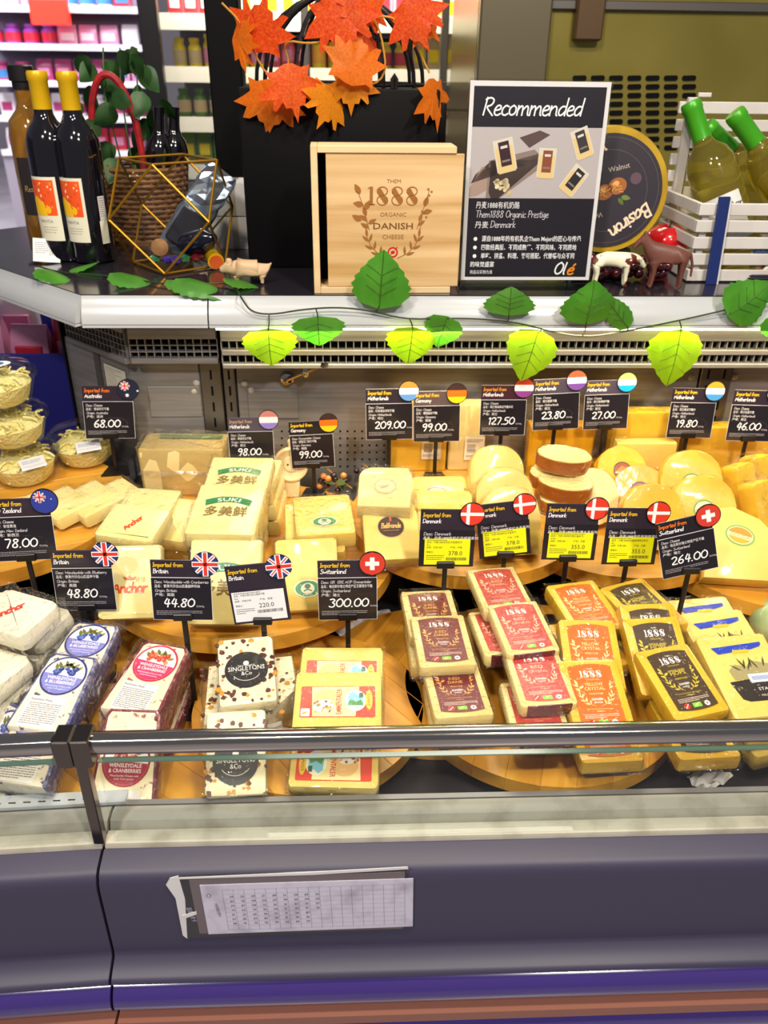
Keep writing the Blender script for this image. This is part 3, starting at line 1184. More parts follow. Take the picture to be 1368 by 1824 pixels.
price_card('navy price card reading 48.80 with the British flag above the blueberry cheese', 146, 1036, None, 'Britain', '48.80', 'GB',
           zh='索莱代尔白山匹蓝莓干酪', origin='英国', scale=.97, roll=0, Y=.87, zb=Z_LOW2, seed=14, hm=M_CARDP, desc='Desc: Wensleydale with Blueberry')
price_card('navy price card reading 44.80 with the British flag above the cranberry cheese', 320, 1053, None, 'Britain', '44.80', 'GB',
           zh='索莱代尔白山匹蔓越莓风味', origin='英国', scale=.90, roll=1.5, Y=.795, zb=Z_LOW2, seed=15, desc='Desc: Wensleydale with Cranberries')
price_card('price card with a white sticker reading 220.0 and the British flag', 465, 1061, None, 'Britain', '220.0', 'GB', 'white',
           zh='辛格尔顿巧克力橙味干酪', origin='英国', scale=.90, roll=-6, Y=.795, zb=Z_LOW2, seed=16, hm=M_CARDP)
price_card('black price card reading 300.00 with the Swiss flag behind the red-label slabs', 619, 1053, None, 'Switzerland', '300.00', 'CH',
           zh='格吕耶尔瑞士特定产区艾蒙塔尔干酪', origin='瑞士', scale=.96, roll=-.5, Y=.845, zb=Z_LOW2, seed=17, desc='Desc: GRUYERE AOP Emmentaler', hm=M_CARDP)
price_card('yellow-stickered price card reading 378.0 with the Danish flag above the dark red label stack', 796, 962, None, 'Denmark', '378.0', 'DK', 'yellow',
           zh='丹麦1888有机红丹威望系列', origin='丹麦', scale=.96, roll=1, Y=.925, zb=Z_LOW2 + .02, seed=18)
price_card('yellow-stickered price card reading 378.0, Danish flag, leaning over the light red label stack', 904, 946, None, 'Denmark', '378.0', 'DK', 'yellow',
           zh='丹麦1888有机红水晶系列', origin='丹麦', scale=.93, roll=-7, Y=.955, zb=Z_LOW2 + .02, seed=19)
price_card('yellow-stickered price card reading 355.0 with the Danish flag above the orange label stack', 1017, 951, None, 'Denmark', '355.0', 'DK', 'yellow',
           zh='丹麦1888有机黄水晶系列', origin='丹麦', scale=.96, roll=1.5, Y=.945, zb=Z_LOW2 + .02, seed=20)
price_card('yellow-stickered price card reading 355.0 with the Danish flag above the brown label stack', 1126, 959, None, 'Denmark', '355.0', 'DK', 'yellow',
           zh='丹麦1888有机高地啤酒花系列', origin='丹麦', scale=.96, roll=1, Y=.935, zb=Z_LOW2 + .001, seed=21)
price_card('tilted black price card reading 264.00 with the Swiss flag before the big gouda wedge', 1240, 972, None, 'Switzerland', '264.00', 'CH',
           zh='格吕耶尔瑞士特定产区干酪', origin='瑞士', scale=.94, roll=-15, Y=.885, zb=Z_LOW2 + .001, seed=22, head='#e8741e', hm=M_CARD)

# ------------------------------------------------------------------ cheese packs
def cheese_mat(name, c1, c2, bump=(40, .15), coat=.35, rough=.42):
    return mat(name, c1, rough, coat=coat, noise=(9, c2, .35, .7), bump=bump)


M_BUTTER = cheese_mat('butter_cream', '#ebdc9c', '#e4d080')
M_BUTTERW = cheese_mat('butter_white', '#efe9d2', '#e3dcbd')
M_CHZ = cheese_mat('mild_cheese', '#e6c96e', '#dcb850')
M_CHZY = cheese_mat('yellow_cheese', '#e4b836', '#d8a422')
M_CHZG = cheese_mat('golden_cheese', '#e3a81c', '#d09410')
M_CHZP = cheese_mat('pale_cheese', '#e6d294', '#dac078')
M_ORANGE = cheese_mat('orange_wax', '#dd8a10', '#c4730a', coat=.5)
M_RINDB = cheese_mat('smoked_rind', '#a85c1c', '#84410e', coat=.5)
M_BLUEB = mat('blueberry_cheese', '#e9dfc8', .45, coat=.3, noise=(95, '#4a4468', .62, .67), bump=(40, .2))
M_CRANB = mat('cranberry_cheese', '#efe2bd', .45, coat=.3, noise=(95, '#a04a4a', .63, .68), bump=(40, .2))
M_RBLUE = mat('blueberry_rind', '#42487c', .4, coat=.4, noise=(120, '#8c88a4', .48, .66))
M_RCRAN = mat('cranberry_rind', '#6e2438', .4, coat=.4, noise=(120, '#a8706c', .5, .7))
M_CHIPW = cheese_mat('white_chip_cheese', '#efe6c6', '#e6d8aa')


def rounded_outline(w, l, r, n=5, top_r=None):
    """outline centred on 0; top_r: larger radius at the far (+y) corners"""
    p = []
    for cx, cy, a, rr in ((w / 2, -l / 2, -90, r), (w / 2, l / 2, 0, top_r or r), (-w / 2, l / 2, 90, top_r or r), (-w / 2, -l / 2, 180, r)):
        sx, sy = (1 if cx > 0 else -1), (1 if cy > 0 else -1)
        for k in range(n + 1):
            t = R(a + 90 * k / n)
            p.append((cx - sx * rr + rr * math.cos(t), cy - sy * rr + rr * math.sin(t)))
    return p


def bev_prism(bm, pts, z0, z1, bev):
    vs = prism(bm, pts, z0, z1)
    s = set(vs)
    es = [e for e in bm.edges if e.verts[0] in s and e.verts[1] in s and abs(e.verts[0].co.z - e.verts[1].co.z) < 1e-7]
    bmesh.ops.bevel(bm, geom=es, offset=bev, segments=2, profile=.6, affect='EDGES')


def film_mesh(w, l, t, seed, amp=.0012, tab=.007):
    g = random.Random(seed)
    bm = bm_new()
    nx, ny, nz = 7, 8, 2

    def grid(f, a, b):
        vs = [[bm.verts.new(f(i / a, j / b)) for j in range(b + 1)] for i in range(a + 1)]
        for i in range(a):
            for j in range(b):
                bm.faces.new((vs[i][j], vs[i + 1][j], vs[i + 1][j + 1], vs[i][j + 1]))
    o = .0016
    W, L, T = w / 2 + o, l / 2 + o, t + o
    grid(lambda u, v: ((2 * u - 1) * W, (2 * v - 1) * L, T), nx, ny)
    for s in (-1, 1):
        grid(lambda u, v: (s * W, (2 * u - 1) * L, v * T), ny, nz)
        grid(lambda u, v: ((2 * u - 1) * W, s * L, v * T), nx, nz)
        grid(lambda u, v: ((2 * u - 1) * W * .96, s * (L + v * tab), t * .55 - v * .004), nx, 1)
    bmesh.ops.remove_doubles(bm, verts=bm.verts, dist=.0003)
    for v in bm.verts:
        v.co += Vector((g.uniform(-1, 1), g.uniform(-1, 1), g.uniform(-.1, 1.2) if v.co.z > t else 0)) * amp
    return mesh_of(bm, 'film', True, 25)


class Kind:
    """one pack with its parts, built at the first placing and copied after that"""

    def __init__(s, name, cat, w, l, t, body, label=None, film=M_WRAP, group=None, shape='box', r=.005, seed=1, label_at=(0, 0, 0), extra=None, wob=.0006, amp=.0012):
        s.__dict__.update(name=name, cat=cat, w=w, l=l, t=t, body=body, label=label, film=film, group=group, shape=shape, r=r, seed=seed,
                          label_at=label_at, extra=extra, wob=wob, amp=amp)
        s.parts = None

    def build(s, o):
        if s.parts is None:
            bm = bm_new()
            w, l, t = s.w, s.l, s.t
            if callable(s.shape):
                s.shape(bm, w, l, t)
            elif s.shape == 'tomb':
                bev_prism(bm, rounded_outline(w, l, .006, 8, w * .46), 0, t, .0025)
            elif s.shape == 'oval':
                bev_prism(bm, [(w / 2 * math.cos(2 * PI * k / 40), l / 2 * math.sin(2 * PI * k / 40)) for k in range(40)], 0, t, .002)
            else:
                bev_prism(bm, rounded_outline(w, l, min(s.r, t * .9), 4), 0, t, min(s.r, t * .45))
            g = random.Random(s.seed)
            for v in bm.verts:
                v.co += Vector((g.uniform(-1, 1), g.uniform(-1, 1), g.uniform(-1, 1))) * s.wob
            s.parts = [('cheese', mesh_of(bm, s.name + '_body', True, 35), s.body, (0, 0, 0), 0)]
            if s.extra:
                s.parts += s.extra(s)
            if s.label:
                s.parts.append(('label', s.label.mesh(s.name + '_label'), None, (s.label_at[0], s.label_at[1], t + .0007), s.label_at[2]))
            if s.film:
                me = film_mesh(w * (1 if s.shape in ('box',) else .99), l, t, s.seed, s.amp) if s.shape not in ('oval', 'tomb') and not callable(s.shape) else None
                if me is None:
                    bm = bm_new()
                    if s.shape == 'oval':
                        pts = [((w / 2 + .0015) * math.cos(2 * PI * k / 40), (l / 2 + .0015) * math.sin(2 * PI * k / 40)) for k in range(40)]
                    else:
                        pts = rounded_outline(w + .003, l + .003, .007, 8, w * .46)
                    bev_prism(bm, pts, -.0005, t + .0016, .003)
                    g2 = random.Random(s.seed + 5)
                    for v in bm.verts:
                        v.co += Vector((g2.uniform(-1, 1), g2.uniform(-1, 1), g2.uniform(0, 1))) * .0008
                    me = mesh_of(bm, 'film', True, 25)
                s.parts.append(('film', me, s.film, (0, 0, 0), 0))
        for n, me, m, loc, rz in s.parts:
            q = obj(n, me, m, o, loc, (0, 0, R(rz)))
            if n in ('chocolate_chips', 'orange_peel'):
                q['kind'] = 'stuff'

    def put(s, label, at, on, yaw=0, tilt=0, roll=0, group=None):
        """at: photo pixel of the middle of the top face ('p', x, y) or a plan position (x, y); on: level it rests on"""
        M = Matrix.Rotation(R(yaw), 3, 'Z') @ Matrix.Rotation(R(tilt), 3, 'X') @ Matrix.Rotation(R(roll), 3, 'Y')
        low = min((M @ Vector((sx * s.w / 2, sy * s.l / 2, sz * s.t))).z for sx in (-1, 1) for sy in (-1, 1) for sz in (0, 1))
        z0 = on - low
        top = M @ Vector((0, 0, s.t))
        if at[0] == 'p':
            q = P(at[1], at[2], z0 + top.z)
            loc = q - top
        else:
            loc = Vector((at[0], at[1], z0))
        o = thing(s.name, label, s.cat, loc, M.to_euler(), group or s.group)
        s.build(o)
        return o


ORD = ['topmost', 'second from the top', 'third from the top', 'fourth from the top', 'fifth from the top', 'sixth from the top']


# ---- label prints
def p1888(p, cx, cy, h, col, lay=3):
    k = h / 10.0
    w = 30 * k
    x = cx - w / 2
    p.rect(x + 1.2 * k, cy, x + 3.0 * k, cy + 10 * k, col, lay)
    p.rect(x, cy, x + 4.2 * k, cy + .7 * k, col, lay)
    p.poly([(x + 1.2 * k, cy + 10 * k), (x + 1.2 * k, cy + 9.2 * k), (x, cy + 8.6 * k), (x, cy + 9.0 * k)], col, lay)
    for i in range(3):
        a = x + (8.5 + i * 8.6) * k
        p.poly([(a - 3.2 * k, cy + 8.6 * k), (a - 1.0 * k, cy + 9.2 * k), (a + 3.2 * k, cy + 2.6 * k), (a + 3.0 * k, cy + 1.2 * k), (a + 1.0 * k, cy + .9 * k), (a - 3.2 * k, cy + 6.8 * k)], col, lay)
        for oy, ry, rx in ((7.6, 2.3, 2.9), (2.6, 2.6, 3.1)):
            p.line([(a + rx * k * math.cos(R(q)), cy + (oy + ry * math.sin(R(q))) * k) for q in range(0, 361, 24)], .6 * k, col, lay)


def wreath(p, cx, cy, s, col, lay=3):
    for sg in (-1, 1):
        p.line([(cx + sg * s * x, cy + s * y) for x, y in ((2, -6.4), (6, -4.5), (9, -1.5), (10.5, 2))], .28 * s, col, lay)
        for x, y, a in ((5, -5, 95), (5.6, -5.2, 20), (7.6, -3, 100), (8.2, -2.8, 25), (9.6, 0, 110), (9.8, .2, 40), (10.5, 2, 85)):
            ang = a if sg > 0 else 180 - a
            p.leaf(cx + sg * s * x, cy + s * y, 3.6 * s, 1.1 * s, ang, col, lay)
        p.line([(cx + sg * s * x, cy + s * y) for x, y in ((9.6, 5), (10.5, 8), (11.4, 11.5))], .25 * s, col, lay)
    for x, y, a in ((-9.8, 5.4, 150), (-10, 7, 30), (-10.4, 8.4, 150), (-10.8, 10, 110)):
        p.leaf(cx + s * x, cy + s * y, 3.8 * s, 1.7 * s, a, col, lay)
    for x, y, a in ((10, 6.4, 35), (10.4, 8, 70)):
        p.leaf(cx + s * x, cy + s * y, 3.4 * s, 1.4 * s, a, col, lay)
    p.ell(cx + 11.5 * s, cy + 11.8 * s, .45 * s, .45 * s, col, lay, n=8)
    p.ell(cx + 12.2 * s, cy + 11 * s, .45 * s, .45 * s, col, lay, n=8)


def label_1888(bg, lines, accent, w=52, l=84, seed=1):
    p = Print()
    q = []
    for k in range(13):
        x = -w / 2 + w * k / 12
        q.append((x, l / 2 - 3.4 * (2 * x / w) ** 2))
    r = [(x, -y) for x, y in reversed(q)]
    p.poly(q + r, bg, 0)
    p.text('THEM', 0, l / 2 - 8, 1.9, '#f3eee6', 2, w=7)
    p1888(p, 0, l / 2 - 18.5, 9.0, '#f8f4ee', 2)
    p.text('ORGANIC', 0, l / 2 - 22.5, 1.9, accent, 2, w=15)
    y = l / 2 - 30
    for t, h, wd in lines:
        p.text(t, 0, y, h, accent, 2, w=wd, bold=True)
        y -= h + 1.7
    wreath(p, 0, -3.5, 1.78, accent, 2)
    p.text('DANISH', 0, -7.5, 3.1, '#f8f4ee', 2, w=13, bold=True)
    p.text('CHEESE', 0, -11.2, 2.2, '#f8f4ee', 2, w=9)
    p.text('PASTEURIZED ORGANIC', 0, -19.5, 1.6, accent, 2, w=31)
    p.text('CHEESE', 0, -22.6, 1.6, accent, 2, w=10)
    p.blur(-w / 2 + 6, -26.0, w / 2 - 6, 3, 1.2, '#d8c6b8', 2, gap=1.7, seed=seed)
    p.ell(-13, -35.5, 3.5, 3.5, '#e02a20', 2, n=16)
    p.line([(-15.4, -38), (-10.6, -33)], .8, '#f4e8e0', 3)
    p.rect(-5.5, -38.4, 5.5, -32.4, '#7cc03c', 2)
    p.leaf(-3, -37, 7, 2.6, 35, '#c8e88c', 3)
    p.ell(13, -35.5, 3.4, 3.4, '#f2eee8', 2, n=16)
    p.ell(13, -35.5, 1.4, 1.4, '#6a625c', 3, n=10)
    return p


G88 = 'organic cheese blocks stacked on the front board'
dane = Kind('cheese_block', 'cheese', .071, .098, .017, M_CHZP, label_1888('#6d2126', [('RED', 4.6, 14), ('DANE', 4.6, 18), ('PRESTIGE', 2.2, 15)], '#d9a45a', seed=1), M_WRAPS, G88, seed=11)
crys = Kind('cheese_block', 'cheese', .068, .094, .018, M_CHZP, label_1888('#b8403a', [('RED', 5, 15), ('CRYSTAL', 3.6, 24)], '#f1b79a', 52, 82, seed=2), M_WRAPS, G88, seed=12,
            extra=lambda s: [('front_flap', flap_mesh(s), mat('maroon_flap', '#5a1a22', .25, coat=.6), (0, 0, 0), 0)])
yell = Kind('cheese_block', 'cheese', .072, .098, .020, M_CHZY, label_1888('#c4661f', [('YELLOW', 4.2, 22), ('CRYSTAL', 4.2, 24), ('PRESTIGE', 2.2, 16)], '#f6cf8c', seed=3), M_WRAP, G88, seed=13)
hops = Kind('cheese_block', 'cheese', .073, .100, .020, M_CHZY, label_1888('#463524', [('HIGHLAND', 3.0, 22), ('HOPS', 5, 20), ('PRESTIGE', 2.2, 16)], '#cdb73c', seed=4), M_WRAP, G88, seed=14)


def flap_mesh(s):
    bm = bm_new()
    box(bm, -s.w * .38, s.w * .38, -s.l / 2 - .0014, -s.l / 2 + .001, .002, s.t + .0012, .0006, 1)
    return mesh_of(bm, 'flap')


BZ = Z_LOW2 + .0195          # top of the front boards


def pile(kind, what, tops, under):
    """tops: packs the photo shows, nearest-to-front last; under: plan offset piles"""
    n = 0
    for (px, py, on, yaw, tilt, roll, note) in tops:
        kind.put(what + ', ' + note, ('p', px, py), on, yaw, tilt, roll)
    for (px, py, z0, cnt, yaw, note) in under:
        for k in range(cnt):
            c = P(px, py, z0 + kind.t * (k + 1))
            kind.put('%s, %s %s' % (what, ['lowest pack', 'second pack up', 'third pack up', 'fourth pack up', 'fifth pack up'][k], note),
                     (c.x + rnd.uniform(-.002, .002), c.y + rnd.uniform(-.002, .002)), z0 + k * (kind.t + .0022), yaw + rnd.uniform(-3, 3))


t = dane.t + .0022
pile(dane, 'pale cheese block with dark red RED DANE label', [
    (768, 1090, BZ + 3 * t, 4, 2, 0, 'at the back of its stack'),
    (788, 1139, BZ + 3 * t + .003, 3, 3, 0, 'lying highest in its stack'),
    (813, 1224, BZ + 2 * t, 5, 2, 1, 'at the front under the raised one')],
    [(815, 1262, BZ, 2, 3, 'of the front pile'), (775, 1150, BZ, 3, 4, 'of the rear pile')])
t = crys.t + .0022
pile(crys, 'pale cheese block with light red RED CRYSTAL label', [
    (890, 1047, BZ + 4 * t, 8, 3, 0, 'at the back of its stack'),
    (931, 1116, BZ + 4 * t - .006, 8, 6, 0, 'in the middle of its stack'),
    (961, 1203, BZ + 3 * t, 4, 5, 0, 'at the front of its stack')],
    [(955, 1268, BZ, 3, 2, 'of the front pile'), (895, 1130, BZ, 4, 8, 'of the rear pile')])
t = yell.t + .0022
pile(yell, 'cheese block with orange YELLOW CRYSTAL label', [
    (1042, 1079, BZ + 3 * t, 12, 6, 0, 'lying askew at the back of its stack'),
    (1054, 1166, BZ + 2 * t, -2, 24, 0, 'propped upright in the middle of its stack'),
    (1062, 1238, BZ + 2 * t - .004, 2, 17, 0, 'leaning on the propped one')],
    [(1068, 1302, BZ, 2, 4, 'of the front pile'), (1045, 1150, BZ, 3, 10, 'of the rear pile')])
t = hops.t + .0022
pile(hops, 'cheese block with brown HIGHLAND HOPS label', [
    (1146, 1077, BZ + 3 * t, 20, 5, 0, 'lying askew at the back of its stack'),
    (1168, 1138, BZ + 2 * t - .002, 2, 28, 0, 'propped behind another propped one'),
    (1176, 1166, BZ + 2 * t - .004, 4, 30, 0, 'propped just behind the front one'),
    (1214, 1211, BZ + 2 * t + .004, 13, 14, 0, 'leaning at the front of its stack')],
    [(1236, 1296, BZ, 2, 5, 'of the front pile'), (1150, 1150, BZ, 3, 14, 'of the rear pile')])

# blue-striped blocks on the board at the end
p = Print()
p.poly([(-33, 40), (34, 44), (33, 38), (18, 34), (-27, 30)], '#2340b0', 0)
p.rect(-8, 30, 14, 34.5, '#d8b428', 1, r=2)
p.poly([(-24, 6), (-14, 14), (0, 10), (10, 18), (30, 12), (34, -8), (-22, -8)], '#9c9264', 0)
for i, (x, y, a) in enumerate(((-4, 6, 70), (-2, 8, 110), (0, 4, 60), (-8, 4, 140), (6, 8, 80), (14, 6, 110), (22, 8, 70))):
    p.leaf(x, y, 16, 2.6, a, '#55502c', 1)
p.poly([(-30, -10), (-8, -8), (36, -6), (36, -38), (-16, -38), (-24, -34)], '#2a2420', 0)
p.rect(-4, -13, 36, -1, '#dcdde2', 2, r=2)
for k in range(13):
    p.rect(0 + k * 2.1, -10, 1.2 + k * 2.1, -4, '#5c78b8', 3)
p.text('STADER', 14, -24, 4, '#eee8e0', 2, w=26)
p.ell(22, -22, 3.4, 3.4, '#d42a24', 3, n=14)
p.text('MILD & NUTTY', 16, -32, 2.6, '#d8cfc4', 2, w=30)
blue = Kind('cheese_block', 'cheese', .092, .118, .024, M_CHZ, p, M_WRAP, 'blue-striped cheese blocks on the end board', seed=21, r=.007)
what = 'pale cheese block with blue stripe and meadow label'
JZ = Z_LOW2
t = blue.t + .002
blue.put(what + ', at the back of the row', ('p', 1270, 1120), JZ + .030, 6, 12)
blue.put(what + ', in the middle of the row', ('p', 1300, 1150), JZ + .036, 8, 14)
blue.put(what + ', at the front of the row', ('p', 1335, 1200), JZ + .050, 6, 16)
c = P(1350, 1270, JZ + .03)
blue.put(what + ', lying lowest', (c.x, c.y), JZ, 14, 0)
blue.put(what + ', second from the bottom', (c.x - .004, c.y + .006), JZ + t, 10, 0)
c = P(1320, 1180, JZ + .03)
blue.put(what + ', under the back of the row', (c.x, c.y + .02), JZ, 8, 0)


# ---- Wensleydale wedges
def wens_label(ring, fill, berries, lines, seed, low=-48, rows=11):
    p = Print()
    oy = 22
    p.ell(0, oy, 27, 27, ring, 0, n=40)
    p.ell(0, oy, 24.6, 24.6, '#f2eef0', 1, n=40)
    pts = [(24.5 * math.cos(R(a)), oy + 24.5 * math.sin(R(a))) for a in range(176, 365, 9)]
    p.poly(pts, fill, 2)
    g = random.Random(seed)
    for a, b in ((-9, 18), (8, 20), (14, 14), (-14, 12), (0, 22)):
        for s in (35, 115):
            p.leaf(a * .8, oy + b * .55, 10, 4.4, s + g.uniform(-20, 20), '#6c7234' if s > 60 else '#8d8a3c', 3)
    for k in range(15):
        x, y = g.uniform(-13, 13), oy + g.uniform(2, 13)
        rr = g.uniform(2.6, 3.6)
        p.ell(x, y, rr, rr, berries[k % len(berries)], 4, n=12)
        p.ell(x - rr * .3, y + rr * .3, rr * .3, rr * .3, berries[-1], 5, n=6)
    p.text('WENSLEYDALE', 0, oy - 6, 4.0, '#f6f2f6', 3, w=36, bold=True)
    p.text('& ' + lines, 0, oy - 11.6, 4.0, '#f6f2f6', 3, w=36, bold=True)
    p.text('Wensleydale Cheese with', 0, oy - 16, 2.2, '#f0ecf2', 3, w=32)
    p.text('juicy fruit pieces', 0, oy - 19.2, 2.0, '#f0ecf2', 3, w=22)
    p.rect(-24, low, 20, -8, '#ece9e4', 0, r=2)
    p.text('Nutrition Facts', -22, -14, 3.0, '#3a3634', 1, 'l', w=26, bold=True)
    p.blur(-22, -18, 18, rows, 1.3, '#77716c', 1, gap=2.0, seed=seed)
    return p


def wedge_shape(bm, w, l, t):
    w, l = w - .0045, l - .004
    pts = [(-w / 2, -l / 2), (w / 2, -l / 2), (w * .42, l / 2 - .006), (w * .36, l / 2), (-w * .36, l / 2), (-w * .42, l / 2 - .006)]
    bev_prism(bm, pts, .0, t, .0025)


def rind_part(m):
    def f(s):
        bm = bm_new()
        w, l, t = s.w + .0022, s.l + .0022, s.t
        pts = [(-w / 2, -l / 2 + .003), (w / 2, -l / 2 + .003), (w * .42, l / 2 - .006), (w * .36, l / 2), (-w * .36, l / 2), (-w * .42, l / 2 - .006)]
        bev_prism(bm, pts, .0012, t - .0007, .0025)
        film = film_mesh(s.w, s.l, s.t, s.seed + 3, .0022, .012)
        return [('rind', mesh_of(bm, 'rind'), m, (0, 0, 0), 0), ('film', film, M_WRAPS, (0, 0, 0), 0)]
    return f


wb = Kind('cheese_wedge', 'cheese', .070, .104, .026, M_BLUEB, wens_label('#33337c', '#7c80cc', ['#3c54a8', '#2c4290', '#4a66bc', '#8090d8'], 'BLUEBERRIES', 5), None,
          'blueberry cheese wedges', shape=wedge_shape, seed=31, extra=rind_part(M_RBLUE))
wc = Kind('cheese_wedge', 'cheese', .072, .104, .026, M_CRANB, wens_label('#c22a52', '#d63468', ['#d8402c', '#c43020', '#e05a3c', '#f09070'], 'CRANBERRIES', 6), None,
          'cranberry cheese wedges', shape=wedge_shape, seed=32, extra=rind_part(M_RCRAN))
wd = Kind('cheese_wedge', 'cheese', .072, .104, .026, M_CRANB, wens_label('#a8202c', '#a8243a', ['#d8402c', '#c43020', '#e05a3c', '#f09070'], 'CRANBERRIES', 7), None,
          'cranberry cheese wedges', shape=wedge_shape, seed=33, extra=rind_part(M_RCRAN))
FZ = Z_LOW2
what = 'blueberry cheese wedge with round violet label'
wb.put(what + ', at the back with its lower half covered', ('p', 142, 1166), FZ + .066, -10, 10)
wb.put(what + ', lying highest with its nutrition sticker in view', ('p', 98, 1232), FZ + .062, -12, 14)
wb.put(what + ', just behind the chrome rail joint', ('p', 58, 1318), FZ + .034, -10, 20)
wb.put(what + ', lower down behind the glass', ('p', 50, 1346), FZ + .001, -10, 38)
wb.put(what + ', slipped askew at the foot of its stack', ('p', 0, 1342), FZ + .001, -30, 42)
c = P(135, 1190, FZ + .04)
for k in range(2):
    wb.put(what + ', %s of the rear pile' % ['lowest', 'second up'][k], (c.x, c.y - .005), FZ + k * .029, -9 + 3 * k)
what = 'cranberry cheese wedge with round pink label'
wc.put(what + ', lying highest with its nutrition sticker in view', ('p', 262, 1208), FZ + .058, -17, 13)
c = P(275, 1235, FZ + .04)
for k in range(2):
    wc.put(what + ', %s of the rear pile' % ['lowest', 'second up'][k], (c.x, c.y), FZ + k * .029, -14 + 4 * k)
what = 'cranberry cheese wedge with dark red label'
wd.put(what + ', half hidden behind the chrome rail', ('p', 250, 1262), FZ + .034, -10, 14)
wd2 = Kind('cheese_wedge', 'cheese', .072, .104, .026, M_CRANB, wens_label('#a8202c', '#a8243a', ['#d8402c', '#c43020', '#e05a3c', '#f09070'], 'CRANBERRIES', 7, -23, 2), None,
           'cranberry cheese wedges', shape=wedge_shape, seed=34, extra=rind_part(M_RCRAN), label_at=(0, -.026, 0))
wd2.put(what + ', standing against the glass', ('p', 226, 1350), FZ + .001, -4, 40)
c = P(250, 1330, FZ + .03)
wd.put(what + ', lying lowest', (c.x + .004, c.y + .062), FZ, -8)

# ---- chocolate chip cheese
p = Print()
p.ell(0, 0, 25, 25, '#1c1a1e', 0, n=40)
p.text('SINGLETONS', 0, -1, 6.0, '#efece8', 1, w=42)
p.text('&Co', 0, -7.5, 5.2, '#efece8', 1, w=12)
p.ell(0, 9, 3.4, 3.2, '#e8e4de', 1, n=12)
p.line([(-10, 6), (10, 6)], .5, '#e8e4de', 1)
p.line([(17 * math.sin(R(a)), -1 - 14 * math.cos(R(a))) for a in range(-60, 61, 12)], .6, '#e8e4de', 1)


def chips(s):
    g = random.Random(s.seed)
    bm1, bm2 = bm_new(), bm_new()
    for k in range(64):
        bm = bm1 if k % 3 else bm2
        x, y = g.uniform(-.46, .46) * s.w, g.uniform(-.46, .46) * s.l
        if k % 8 == 0:
            x = (s.w / 2) * g.choice((-1, 1)) * .99
        q = g.uniform(.0018, .0042)
        n = g.choice((4, 5, 6))
        ph = g.uniform(0, 6)
        pts = [(x + q * math.cos(ph + 2 * PI * i / n) * g.uniform(.7, 1.2), y + q * math.sin(ph + 2 * PI * i / n) * g.uniform(.7, 1.2)) for i in range(n)]
        prism(bm, pts, s.t - .003, s.t + .0004)
    return [('chocolate_chips', mesh_of(bm1, 'chips', False), mat('chocolate', '#54291e', .4), (0, 0, 0), 0),
            ('orange_peel', mesh_of(bm2, 'peel', False), mat('orange_peel', '#c98a2c', .5), (0, 0, 0), 0)]


sing = Kind('chocolate_chip_cheese', 'cheese', .066, .092, .022, M_CHIPW, p, M_WRAPS, 'chocolate chip cheese pieces', seed=41, extra=chips)
what = 'white chocolate chip cheese with round black label'
sing.put(what + ', lying on top of the big wedge', ('p', 439, 1193), BZ + .058, 8, 16)
sing2 = Kind('chocolate_chip_cheese', 'cheese', .066, .092, .022, M_CHIPW, p, M_WRAP, 'chocolate chip cheese pieces', seed=43, extra=chips, label_at=(0, -.010, 0))
sing2.put(what + ', standing behind the glass', ('p', 420, 1340), BZ + .001, 3, 36)


def wedge2(bm, w, l, t):
    bev_prism(bm, [(-w / 2, -l * .5), (w * .12, -l / 2), (w / 2, -l * .1), (w * .5, l / 2), (-w * .42, l / 2)], 0, t, .004)


p = Print()
p.rect(-30, -11, 30, 11, '#ece9e0', 0)
for y in (5, -1, -7):
    p.line([(-29, y), (29, y)], .4, '#4a4844', 1)
p.text('入库日期', 0, 6.5, 3.4, '#3a3836', 1)
p.text('保质期至', -8, -.2, 3.2, '#3a3836', 1)
p.blur(-22, -6, 22, 1, 2.0, '#4a4844', 1, seed=4)
big = Kind('chocolate_chip_wedge', 'cheese', .112, .098, .052, M_CHIPW, None, M_WRAPS, None, shape=wedge2, seed=42,
           extra=lambda s: chips(s) + [('film', film_mesh(s.w, s.l, s.t, 9, .003, .014), M_WRAPS, (0, 0, 0), 0)])
bw = big.put('thick wedge of chocolate chip cheese in crinkled film with handwritten white sticker', ('p', 445, 1226), BZ, 10, 4)
q = obj('sticker', p.mesh('date_sticker'), None, bw, (.004, -big.l / 2 - .006, .028), (R(72), 0, R(12)))

# ---- Emmentaler slabs
p = Print()
p.rect(-42, -22, 42, 22, '#d9402a', 0, r=2)
p.poly([(-28, -21), (20, -21), (24, 21), (-30, 21)], '#ecdc9c', 1)
p.ell(-12, 4, 15, 13, '#e6b878', 2)
p.ell(-16, -6, 12, 8, '#e4e0da', 3, rot=20)
g = random.Random(8)
for k in range(16):
    p.ell(-20 + g.uniform(-8, 14), -8 + g.uniform(-8, 8), g.uniform(1.2, 3), g.uniform(1, 2), g.choice(['#b0522a', '#e0a83a', '#8c3a26', '#f0d080', '#6a7a30']), 4, rot=g.uniform(0, 90), n=10)
p.text('EMMENTALER', 4, 0, 6.0, '#c83818', 3, w=36, rot=90, bold=True)
p.ell(20, 1, 12, 15, '#f0ece0', 3)
p.poly([(11, -6), (29, -6), (28, 12), (22, 9), (17, 14), (12, 10)], '#7cc4dc', 4)
p.poly([(11, -6), (29, -6), (26, 2), (20, -1), (14, 3)], '#4c8c3c', 5)
p.poly([(24, 4), (29, 6), (28, 12), (24, 12)], '#2c5c34', 5)
p.ell(35, 2, 4, 14, '#e8c42a', 4)
p.text('SWISS', 36.6, 2, 3.6, '#a82a1a', 5, w=18, rot=90)
p.rect(-41, -21, -31, -10, '#f0ece6', 3, r=1.5)
p.leaf(-40, -18, 8, 3, 30, '#d8a020', 4)
p.rect(-4, -16, -1, -13, '#f0eae4', 5)
